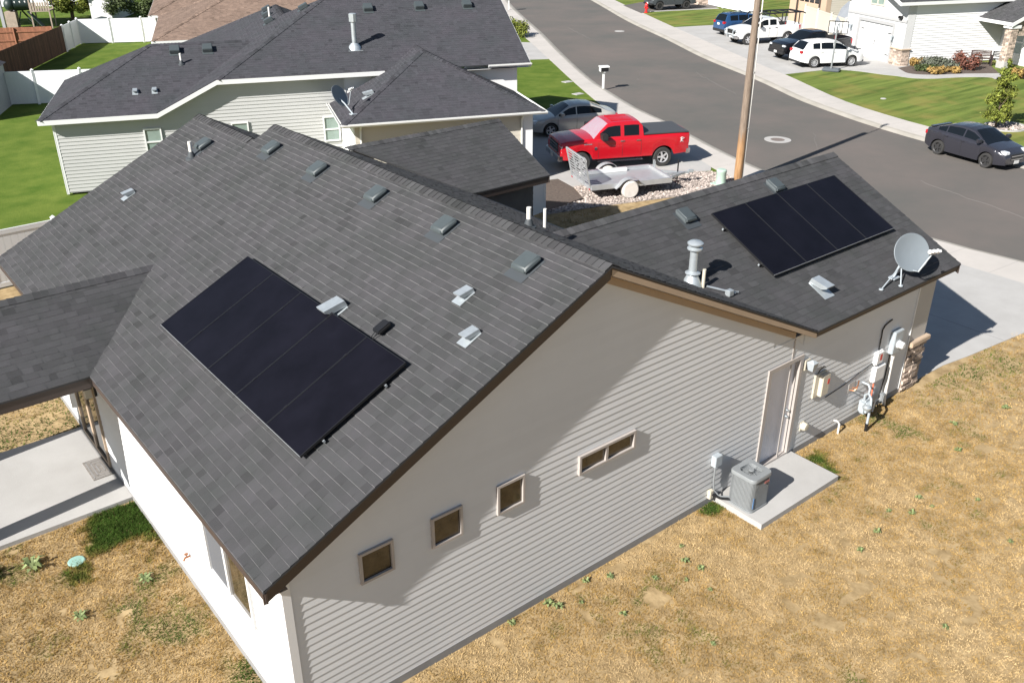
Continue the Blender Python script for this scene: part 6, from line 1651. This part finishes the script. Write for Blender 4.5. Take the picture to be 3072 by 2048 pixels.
# play structure
pl = thing('play_set', 'wooden climbing frame with green canopy and a dark crawl tube behind the cedar fence', 'play set', (15.7,80.2,0), R(-25))
M['play_wood'] = mat('play_wood',(0.34,0.27,0.22),rough=0.8,vary=0.15,vscale=4)
g = MB()
for x,y in ((0.3,-.8),(1.75,-.8),(0.3,.8),(1.75,.8)): g.box(x-.05,x+.05,y-.05,y+.05,0,3.1)
g.build('posts', M['play_wood'], pl)
g = MB(); g.box(0.25,1.8,-.85,.85,1.35,1.43)
for k in range(8): g.box(0.28+k*.2,0.42+k*.2,-.86,-.82,1.43,2.1)
g.build('deck', M['play_wood'], pl)
g = MB(); g.add([(0.1,-1,3.0),(1.95,-1,3.0),(1.95,1,3.0),(0.1,1,3.0),(0.1,0,3.75),(1.95,0,3.75)],[(0,1,5,4),(2,3,4,5),(0,4,3),(1,2,5)]); g.build('canopy', mat('canopy_green',(0.02,0.15,0.11),rough=0.7), pl)
mtube = mat('tube_dark_green',(0.016,0.03,0.028),rough=0.5)
g = MB(); g.cyl((0.3,-0.2,1.95),(-1.0,-0.55,1.95),0.50,0.50,18); g.ball((-1.25,-0.6,1.95),0.52,16,(0.9,1,1)); ct = g.build('crawl_tube', mtube, pl, smooth=True)
g = MB()
for k in range(3): c = Vector((0.0-k*0.38,-0.28-k*0.10-0.44,2.12)); g.bbox(c.x-.06,c.x+.06,c.y-.05,c.y+.0,c.z-.13,c.z+.13,0.02)
subp(g.build('tube_windows', M['white'], pl), ct)
g = MB(); g.box(-1.75,-0.9,-.9,0.0,0,1.4); g.build('panel_base', M['play_wood'], pl)
g = MB()
for k in range(2): g.beam((-0.5,-.6+k*.5,1.4),(-0.95+k*1.6,-.8,0.05),0.12,0.08)
g.beam((0.1,-.7,1.4),(1.2,-1.3,0.25),0.35,0.06); g.build('slide', mtube, pl)
# ------------------------------------------------------------------ trees and shrubs
def leaves(g, centres, n, size, rn, flat=0.0):
    for _ in range(n):
        c, r = centres[rn.randrange(len(centres))]
        while True:
            v = Vector((rn.uniform(-1,1),rn.uniform(-1,1),rn.uniform(-1,1)))
            if 0.05 < v.length < 1: break
        v = v*(0.45+0.55*v.length)
        p = Vector(c)+Vector((v.x*r[0],v.y*r[1],v.z*r[2]))
        nrm = (v.normalized()+Vector((rn.gauss(0,.5),rn.gauss(0,.5),rn.gauss(0.35,.5)))).normalized()
        a = nrm.orthogonal().normalized(); b = nrm.cross(a); t = rn.uniform(0,6.28); a, b = a*math.cos(t)+b*math.sin(t), b*math.cos(t)-a*math.sin(t)
        s = size*rn.uniform(0.5,1.4)
        g.add([tuple(p-a*s*.5),tuple(p+b*s*.32),tuple(p+a*s*.62),tuple(p-b*s*.32)],[(0,1,2,3)],min(1,max(0,rn.gauss(0.5,0.28))))
def shrub(name, label, cat, loc, centres, n, size, m, seed, stems=6, sm='bark', grp=None):
    rn = random.Random(seed); o = thing(name, label, cat, loc, group=grp)
    g = MB(); leaves(g, centres, n, size, rn); g.build('foliage', M[m], o)
    g = MB()
    for k in range(stems):
        c, r = centres[rn.randrange(len(centres))]; q = (c[0]+rn.uniform(-.5,.5)*r[0],c[1]+rn.uniform(-.5,.5)*r[1],c[2]); g.tube([(q[0]*.2,q[1]*.2,0),(q[0]*.6,q[1]*.6,q[2]*.5),q],[0.02,0.015,0.006],5)
    g.build('stems', M[sm], o); return o
# young tree by the dark sedan
ty = thing('young_tree', 'young yellow-green tree in a stone ring behind the dark grey sedan', 'tree', (44.1,11.2,0))
rn = random.Random(4); g = MB()
cl = []
for k in range(46):
    z = 0.5+2.3*rn.random()**1.25; w = 0.72*max(0,1-(z-0.5)/2.9)**0.75+0.05; a = rn.uniform(0,6.28); rr = w*math.sqrt(rn.uniform(0.1,1.0))
    cl.append(((rr*math.cos(a),rr*math.sin(a),z),(0.26,0.26,0.22)))
cl += [((0.05,0,2.95),(0.15,0.15,0.25)),((-0.12,0,3.25),(0.12,0.12,0.22))]
leaves(g, cl, 4200, 0.12, rn); g.build('crown', M['leaf'], ty)
g = MB(); g.tube([(0,0,-.1),(0.02,0,0.6),(-0.02,0.03,1.6),(0,0,2.9)],[0.05,0.042,0.03,0.01],8)
for k in range(12):
    c = cl[k][0]; g.tube([(0,0,c[2]*.6),(c[0]*.6,c[1]*.6,c[2]*.9),c],[0.018,0.012,0.005],5)
g.build('trunk', M['bark'], ty)
g = MB(); n = 36
for (r0,r1) in ((1.0,1.15),):
    vs = [(0.75+math.cos(2*PI*i/n)*r,-0.2+math.sin(2*PI*i/n)*r*0.87,z) for r,z in ((r1,0.0),(r1,0.06),(r0,0.06),(r0,0.0)) for i in range(n)]
    g.add(vs,[(k*n+i,k*n+(i+1)%n,(k+1)*n+(i+1)%n,(k+1)*n+i) for k in range(3) for i in range(n)])
g.T = Matrix.Translation((44.1,11.2,0)); tr_ = MB(); tr_.T = g.T; tr_.add(vs,[(k*n+i,k*n+(i+1)%n,(k+1)*n+(i+1)%n,(k+1)*n+i) for k in range(3) for i in range(n)])
o = tr_.build('tree_ring_edging', M['concrete']); o['kind'] = 'structure'
# big tree and bush at the far left
bt = thing('tree', 'leafy green tree at the top left, between the climbing frame and the white shed', 'tree', (19.9,83.5,0))
rn = random.Random(9); g = MB(); cl = []
for k in range(70):
    a = rn.uniform(0,6.28); z = rn.uniform(1.0,5.6); w = 2.5*(1-((z-3.6)/3.2)**2)**0.5 if abs(z-3.6) < 3.2 else 0.3
    rr = w*math.sqrt(rn.random()); cl.append(((rr*math.cos(a),rr*math.sin(a),z),(0.62,0.62,0.5)))
leaves(g, cl, 9000, 0.20, rn); g.build('crown', M['leaf'], bt)
g = MB(); g.tube([(0,0,-.1),(0.05,0,1.2),(-0.05,0.1,3),(0,0,5.2)],[0.17,0.15,0.10,0.03],10)
for k in range(14):
    c = cl[k*4][0]; g.tube([(0,0,max(0.9,c[2]*.5)),(c[0]*.5,c[1]*.5,c[2]*.8),c],[0.06,0.04,0.012],6)
g.build('trunk', M['bark'], bt)
shrub('hedge_bush','broad dark green bush over the white fence beside the white shed','bush',(24.6,79.6,0),[((x*0.9-2.2,rn.uniform(-.4,.4),1.3+0.35*math.sin(x*1.7)),(0.85,0.8,0.85)) for x in range(6)],5200,0.17,'leaf_dark',12)
shrub('bush','rounded yellow-green bush at the corner of the far lawn, right of the grey roof','bush',(45.2,50.2,0),[((rn.uniform(-.9,.9),rn.uniform(-.9,.9),rn.uniform(.4,1.1)),(0.5,0.5,0.45)) for _ in range(12)],2600,0.13,'leaf',13)
SH = [('low golden grass clump in the bed against the white siding wall',(57.35,22.85),0.55,0.65,'leaf_gold',520),('low green-brown shrub at the left front of the bark bed',(56.2,21.7),0.85,0.5,'leaf_dark',900),
      ('golden grass clump at the front edge of the bark bed, left one',(55.75,20.75),0.62,0.55,'leaf_gold',620),('wide grey-green juniper in the middle of the bark bed',(57.7,21.35),1.5,0.85,'leaf_grey',2600),
      ('golden grass clump at the front edge of the bark bed, right one',(57.15,20.2),0.55,0.45,'leaf_gold',520),('russet red shrub by the wooden bench',(58.9,20.3),1.0,1.35,'leaf_red',1700),
      ('straw-coloured clump right of the stone porch column',(58.6,16.6),0.8,0.7,'leaf_gold',700),('dark green shrub at the right edge of the far garden',(58.2,15.6),1.0,0.95,'leaf_dark',1200)]
for i,(lb,(x,y),r,h,m,n) in enumerate(SH):
    rn = random.Random(40+i); cs = [((rn.uniform(-.6,.6)*r,rn.uniform(-.6,.6)*r,h*rn.uniform(.3,.65)),(r*.42,r*.42,h*.38)) for _ in range(9)]
    shrub('shrub', lb, 'shrub', (x,y,0.01), cs, n, 0.13 if m != 'leaf_gold' else 0.16, m, 50+i)

# ------------------------------------------------------------------ white house across the street
fh = thing('house', 'white house with stone corner and garage door across the street, at the upper right', 'house', (56.5,23.6,0), R(-21.5))
HZ = 4.15
g = MB(); siding(g,(0,0,0),(1,0,0),(0,-1,0),[(0.55,0.05),(9.0,0.05),(9.0,HZ-.15),(0.55,HZ-.15)],0.16,0.030,101); g.build('side_wall', M['siding_white'], fh)
g = MB()   # stucco garage front with the door opening
g.box(-0.05,0.05,-0.02,1.25,1.1,6.6); g.box(-0.05,0.05,1.25,4.75,2.42,6.6); g.box(-0.05,0.05,4.75,6.2,0,6.6); g.box(-0.05,0.05,0.0,1.25,0,1.1)
g.v, g.f, g.t, g.mi = [], [], [], []
g.box(-0.05,0.05,-0.02,1.25,0,HZ-.1); g.box(-0.05,0.05,1.25,4.75,2.42,HZ-.1); g.box(-0.05,0.05,4.75,6.2,0,HZ-.1)
g.box(-0.05,0.55,-0.04,0.04,0.0,HZ-.1); g.prism3([(-.05,-.02,HZ-.1),(-.05,6.2,HZ-.1),(-.05,3.1,6.0)],(.1,0,0)); g.box(-0.05,9,6.15,6.25,0,HZ-.1)
g.build('stucco_wall', M['stucco_white'], fh)
g = MB(); g.box(-0.11,-0.051,-0.05,6.2,2.78,2.95); g.build('band_course', mat('band_grey',(0.36,0.36,0.36),rough=0.8), fh)
g = MB()
for z in range(4): g.box(0.02,0.06,1.27,4.73,0.03+z*0.59,0.03+z*0.59+0.58)
gd = g.build('garage_door', M['white'], fh)
g = MB()
for y,z in ((1.55,0.5),(1.55,1.9),(4.45,0.5),(4.45,1.9)): g.box(0.005,0.02,y-.16,y+.16,z-.03,z+.03)
g.box(0.005,0.02,2.97,3.03,1.0,1.3); subp(g.build('door_hinges', M['black_metal'], fh), gd)
g = MB(); g.box(-0.09,-0.051,1.05,1.25,0,2.62); g.box(-0.09,-0.051,4.75,4.95,0,2.62); g.box(-0.09,-0.051,1.25,4.75,2.42,2.62); g.build('door_surround', mat('surround_grey',(0.33,0.33,0.33),rough=0.8), fh)
g = MB(); stone_wall(g,(-0.055,0,0),(0,1,0),(-1,0,0),-0.06,1.04,0.0,1.05,0.07,21,(0.07,0.14),(0.2,0.5)); stone_wall(g,(0,-0.042,0),(1,0,0),(0,-1,0),-0.06,0.56,0.0,1.05,0.07,22,(0.07,0.14),(0.2,0.5)); st2 = g.build('stone_veneer', M['stone'], fh)
g = MB(); g.box(-0.18,0.6,-0.16,1.08,1.055,1.12); subp(g.build('stone_cap', M['stone_cap'], fh), st2)
window(fh,(-0.05,0,0),(0,1,0),(-1,0,0),2.45,3.95,3.55,4.9,M['siding_cream'],M['glass_green'],mull=3.2,w=0.09,t=0.05)
g = MB(); pf = 0.42; shingles(g,(-1.1,-0.45,HZ),(0,1),pf,[(-1.1,-.45),(10,-.45),(10,3.1),(-1.1,3.1)],0.16,110); shingles(g,(-1.1,6.65,HZ),(0,-1),pf,[(-1.1,3.1),(10,3.1),(10,6.65),(-1.1,6.65)],0.16,111)
frf = g.build('roof', M['shingle'], fh)
g = MB(); board(g,(-1.1,-.45,HZ-.02),(9.6,-.45,HZ-.02),0.2,0.04,(0,-1,0)); zt_ = HZ+pf*3.55
board(g,(-1.1,-.45,HZ-.02),(-1.1,3.1,zt_-.02),0.22,0.04,(-1,0,0)); board(g,(-1.1,3.1,zt_-.02),(-1.1,6.65,HZ-.02),0.22,0.04,(-1,0,0)); g.build('fascia', M['white'], fh)
g = MB(); g.add([(-1.08,-.43,HZ-.2),(9.6,-.43,HZ-.2),(9.6,.02,HZ-.2),(-1.08,.02,HZ-.2)],[(0,1,2,3),(3,2,1,0)]); g.add([(-1.08,-.43,HZ-.2),(-.05,-.43,HZ-.2),(-.05,3.1,zt_-.2),(-1.08,3.1,zt_-.2)],[(0,1,2,3),(3,2,1,0)]); g.add([(-1.08,6.6,HZ-.2),(-.05,6.6,HZ-.2),(-.05,3.1,zt_-.2),(-1.08,3.1,zt_-.2)],[(0,1,2,3),(3,2,1,0)]); g.build('soffit', M['white'], fh)
g = MB()   # front porch: gabled roof end, frieze, window wall and stone column
g.box(8.0,8.1,-2.6,0.0,0,2.9); g.build('porch_wall', M['siding_white'], fh)
window(fh,(8.0,0,0),(0,1,0),(-1,0,0),-2.1,-0.75,0.62,2.3,M['white'],M['glass_green'],rail=1.45,w=0.09,t=0.05)
g = MB()
shingles(g,(5.75,-1.0,2.95),(1,0),0.45,[(5.75,-3.0),(9.0,-3.0),(9.0,0.0),(5.75,0.0)],0.16,113); prf = g.build('porch_roof', M['shingle'], fh)
g = MB(); board(g,(5.75,-3.0,2.93),(5.75,0,2.93),0.2,0.04,(-1,0,0)); board(g,(5.75,-3.0,2.93),(9.0,-3.0,2.93+.45*3.25),0.24,0.04,(0,-1,0)); subp(g.build('porch_fascia', M['white'], fh), prf)
g = MB(); stone_wall(g,(6.4,-2.75,0),(1,0,0),(0,-1,0),0.0,2.6,2.05,2.9,0.05,30,(0.08,0.15),(0.2,0.5)); g.prism3([(6.4,-2.75,2.9),(9.0,-2.75,2.9),(9.0,-2.75,4.1)],(0,.06,0)); g.build('porch_gable', M['stone'], fh)
g = MB(); stone_wall(g,(5.95,-2.85,0),(1,0,0),(0,-1,0),-.03,0.53,0.45,2.55,0.05,31,(0.08,0.14),(0.15,0.3)); stone_wall(g,(5.95,-2.85,0),(0,1,0),(-1,0,0),0,0.5,0.45,2.55,0.05,32,(0.08,0.14),(0.15,0.3)); g.box(5.96,6.46,-2.84,-2.36,0.45,2.55); g.build('porch_column', M['stone'], fh)
g = MB(); g.bbox(5.85,6.55,-2.97,-2.26,0.0,0.45,0.02); g.build('column_plinth', M['concrete'], fh)
g = MB(); g.box(5.8,6.6,-2.95,-2.25,2.552,2.75); g.build('column_cap', M['white'], fh)
for y,z,lb in ((1.0,1.75,'lantern wall lamp right of the white garage door'),(5.55,1.95,'lantern wall lamp left of the white garage door')):
    P = Matrix.Translation((56.5,23.6,0)) @ Matrix.Rotation(R(-21.5),4,'Z') @ Vector((-0.06,y,z))
    o = thing('wall_lamp', lb, 'wall lamp', tuple(P), R(-21.5))
    g = MB(); g.box(-.03,0,-.05,.05,-.3,.1); g.tube([(-.02,0,.05),(-.12,0,.14),(-.2,0,.1)],0.02,6); g.tube([(-.02,0,-.25),(-.1,0,-.32),(-.1,0,-.45)],0.015,6); g.build('bracket', M['galv'], o)
    g = MB(); g.lathe([(0.0,.12),(0.12,.05),(0.09,.04),(0.07,-.2),(0.0,-.22)],8,(-.2,0,0)); g.build('lantern', M['grey_light'], o)
P = Matrix.Translation((56.5,23.6,0)) @ Matrix.Rotation(R(-21.5),4,'Z') @ Vector((-0.06,0.5,3.05))
o = thing('security_light', 'black floodlight near the top corner of the white garage wall', 'floodlight', tuple(P), R(-21.5)); g = MB(); g.bbox(-.25,-.05,-.14,.14,-.05,.12,.02); g.box(-.06,0,-.05,.05,-.2,.0); g.build('lamp_body', M['black_metal'], o)
# bench and chair on the porch
def bench(loc, rz, w, label, cat, m):
    o = thing(cat.replace(' ','_'), label, cat, loc, rz)
    g = MB()
    for x in (-w/2+.04,w/2-.04):
        for y in (-.25,.25): 
            q = MB(); q.box(x-.03,x+.03,y-.03,y+.03,0,0.62 if y<0 else 0.9); q.build('leg', m, o)
    g = MB()
    for k in range(5): g.box(-w/2,w/2,-.27+k*.11,-.18+k*.11,.41,.44)
    g.build('seat', m, o)
    g = MB()
    for k in range(4): g.box(-w/2,w/2,.26,.285,.52+k*.1,.59+k*.1)
    g.build('backrest', m, o)
    for x in (-w/2+.04,w/2-.04):
        q = MB(); q.box(x-.03,x+.03,-.28,.28,.62,.66); q.build('armrest', m, o)
    return o
FHM = Matrix.Translation((56.5,23.6,0)) @ Matrix.Rotation(R(-21.5),4,'Z')
bl = FHM @ Vector((5.6,-1.2,0.02)); bench(tuple(bl), R(-50), 1.3, 'dark wooden bench on the porch beside the russet shrub', 'bench', mat('bench_wood',(0.06,0.035,0.03),rough=0.7))
bl = FHM @ Vector((6.3,-1.75,0.02)); bench(tuple(bl), R(-75), 0.6, 'small black metal chair beside the stone porch column', 'chair', M['black_metal'])
g = MB(); g.bbox(56.85,57.25,16.95,17.25,0.02,0.16,0.05); tag(g.build('planter', M['black_metal'], None, smooth=True), 'small dark tray on the path by the striped lawn', 'tray')
# portable basketball hoop
bk = thing('basketball_hoop', 'portable basketball hoop with clear backboard on a grey base at the lawn corner', 'basketball hoop', (51.3,25.45,0.016), R(205))
g = MB(); g.bbox(-0.55,0.30,-.55,.55,0,.17,.05); g.build('base', mat('hoop_base',(0.085,0.10,0.115),rough=0.6), bk)
g = MB(); g.tube([(0,0,.1),(0.0,0,2.2),(0.02,0,2.75)],.055,10); g.tube([(-.4,0,.12),(0,0,.85)],.02,6); g.tube([(0.0,0,2.2),(-.45,0,2.55)],.03,6); g.tube([(0.0,0,2.75),(-.45,0,2.95)],.03,6); g.build('pole', M['grey_metal'], bk, smooth=True)
g = MB(); bw = .62
for a in ((-bw,bw,2.28,2.33),(-bw,bw,3.02,3.07),(-bw,-bw+.05,2.33,3.02),(bw-.05,bw,2.33,3.02),(-.25,-.21,2.33,3.02),(.21,.25,2.33,3.02)): g.box(-.50,-.45,a[0],a[1],a[2],a[3])
fr = g.build('backboard_frame', M['black_metal'], bk)
clear = bpy.data.materials.new('clear_acrylic'); clear.use_nodes = True; cb = clear.node_tree.nodes['Principled BSDF']; cb.inputs['Base Color'].default_value = (.9,.92,.93,1); cb.inputs['Roughness'].default_value = .1; cb.inputs['Alpha'].default_value = .35
g = MB(); g.box(-.49,-.48,-bw+.05,bw-.05,2.33,3.02); subp(g.build('backboard', clear, bk), fr)
g = MB(); n = 20; g.tube([(-.80+.23*math.cos(2*PI*k/n),.23*math.sin(2*PI*k/n),2.42) for k in range(n+1)],.012,6); g.box(-.58,-.5,-.08,.08,2.36,2.46); g.build('rim', M['orange_plastic'], bk)
# fence and cover between the two far houses
ff = vinyl_fence('cream vinyl fence behind the black pickup, beside the white garage', [(58.9,29.4),(61.5,31.2),(66.4,38.2)], 1.9, 3.4, M['siding_cream'])
g = MB(); 
cv = thing('covered_trailer', 'grey fabric-covered trailer behind the cream fence', 'covered trailer', (63.3,31.2,0), R(-21.5))
prof = [(-1.5,0.4),(-1.45,1.6),(-1.05,2.5),(-.5,2.95),(1.2,2.95),(1.6,2.4),(1.7,.4)]
g.prism3([(a,-1.0,b) for a,b in prof],(0,2.0,0)); g.build('cover', mat('grey_canvas',(0.20,0.215,0.235),rough=0.8,vary=0.08,vscale=2), cv)
g = MB(); g.tube([(-1.47,-1.03,1.3),(-.9,-1.05,.95),(0,-1.05,.85),(1.2,-1.05,1.1)],.03,6); g.build('strap', M['black_metal'], cv)
# tan garage house at the top right
th = thing('house', 'tan garage house with windowed garage door beyond the white pickup', 'house', (68.2,37.4,0), R(-21.5))
g = MB(); siding(g,(0,0,0),(1,0,0),(0,-1,0),[(0.4,0.0),(9,0.0),(9,4.4),(0.4,4.4)],0.18,0.012,131); g.build('side_wall', M['siding_cream'], th)
g = MB(); g.box(-.05,.4,-.02,.05,0,4.6); g.box(-.05,.05,.0,1.0,0,4.6); g.box(-.05,.05,1.0,4.1,2.35,4.6); g.box(-.05,.05,4.1,5.4,0,4.6); g.build('stucco_wall', M['tan_stucco'], th)
g = MB(); g.box(.02,.06,1.0,4.1,0,2.35); tg = g.build('garage_door', M['tan_stucco'], th)
g = MB()
for k in range(4): g.box(.005,.02,1.15+k*.75,1.75+k*.75,1.82,2.2)
subp(g.build('door_windows', M['glass_dark'], th), tg)
g = MB(); g.box(-.12,-.051,.8,1.0,0,2.6); g.box(-.12,-.051,4.1,4.3,0,2.6); g.box(-.12,-.051,1.0,4.1,2.35,2.6); g.build('door_surround', M['fascia'], th)
g = MB(); shingles(g,(-.5,-.4,4.4),(0,1),.42,[(-.5,-.4),(9.4,-.4),(9.4,2.7),(-.5,2.7)],.16,140); shingles(g,(-.5,5.8,4.4),(0,-1),.42,[(-.5,2.7),(9.4,2.7),(9.4,5.8),(-.5,5.8)],.16,141); g.build('roof', M['shingle_brown'], th)
g = MB(); g.box(0,9,5.3,5.4,0,4.4); g.box(8.9,9,0,5.3,0,4.4); g.build('rear_walls', M['siding_cream'], th)
ff2 = vinyl_fence('white vinyl fence along the far green lawn behind the hydrant', [(73.9,55.2),(72.6,51.9),(71.2,47.0)], 1.9, 2.6)
sp = thing('stone_pillar', 'short ledgestone pillar between the dark wagon and the white fence', 'stone pillar', (73.4,55.4,0), R(-21.5))
g = MB(); stone_wall(g,(-.5,-.5,0),(1,0,0),(0,-1,0),0,1.0,0,1.9,.06,150,(.1,.16),(.2,.5)); stone_wall(g,(-.5,-.5,0),(0,1,0),(-1,0,0),0,1.0,0,1.9,.06,151,(.1,.16),(.2,.5)); g.box(-.49,.49,-.49,.49,0,1.9); g.build('pillar', M['stone'], sp)
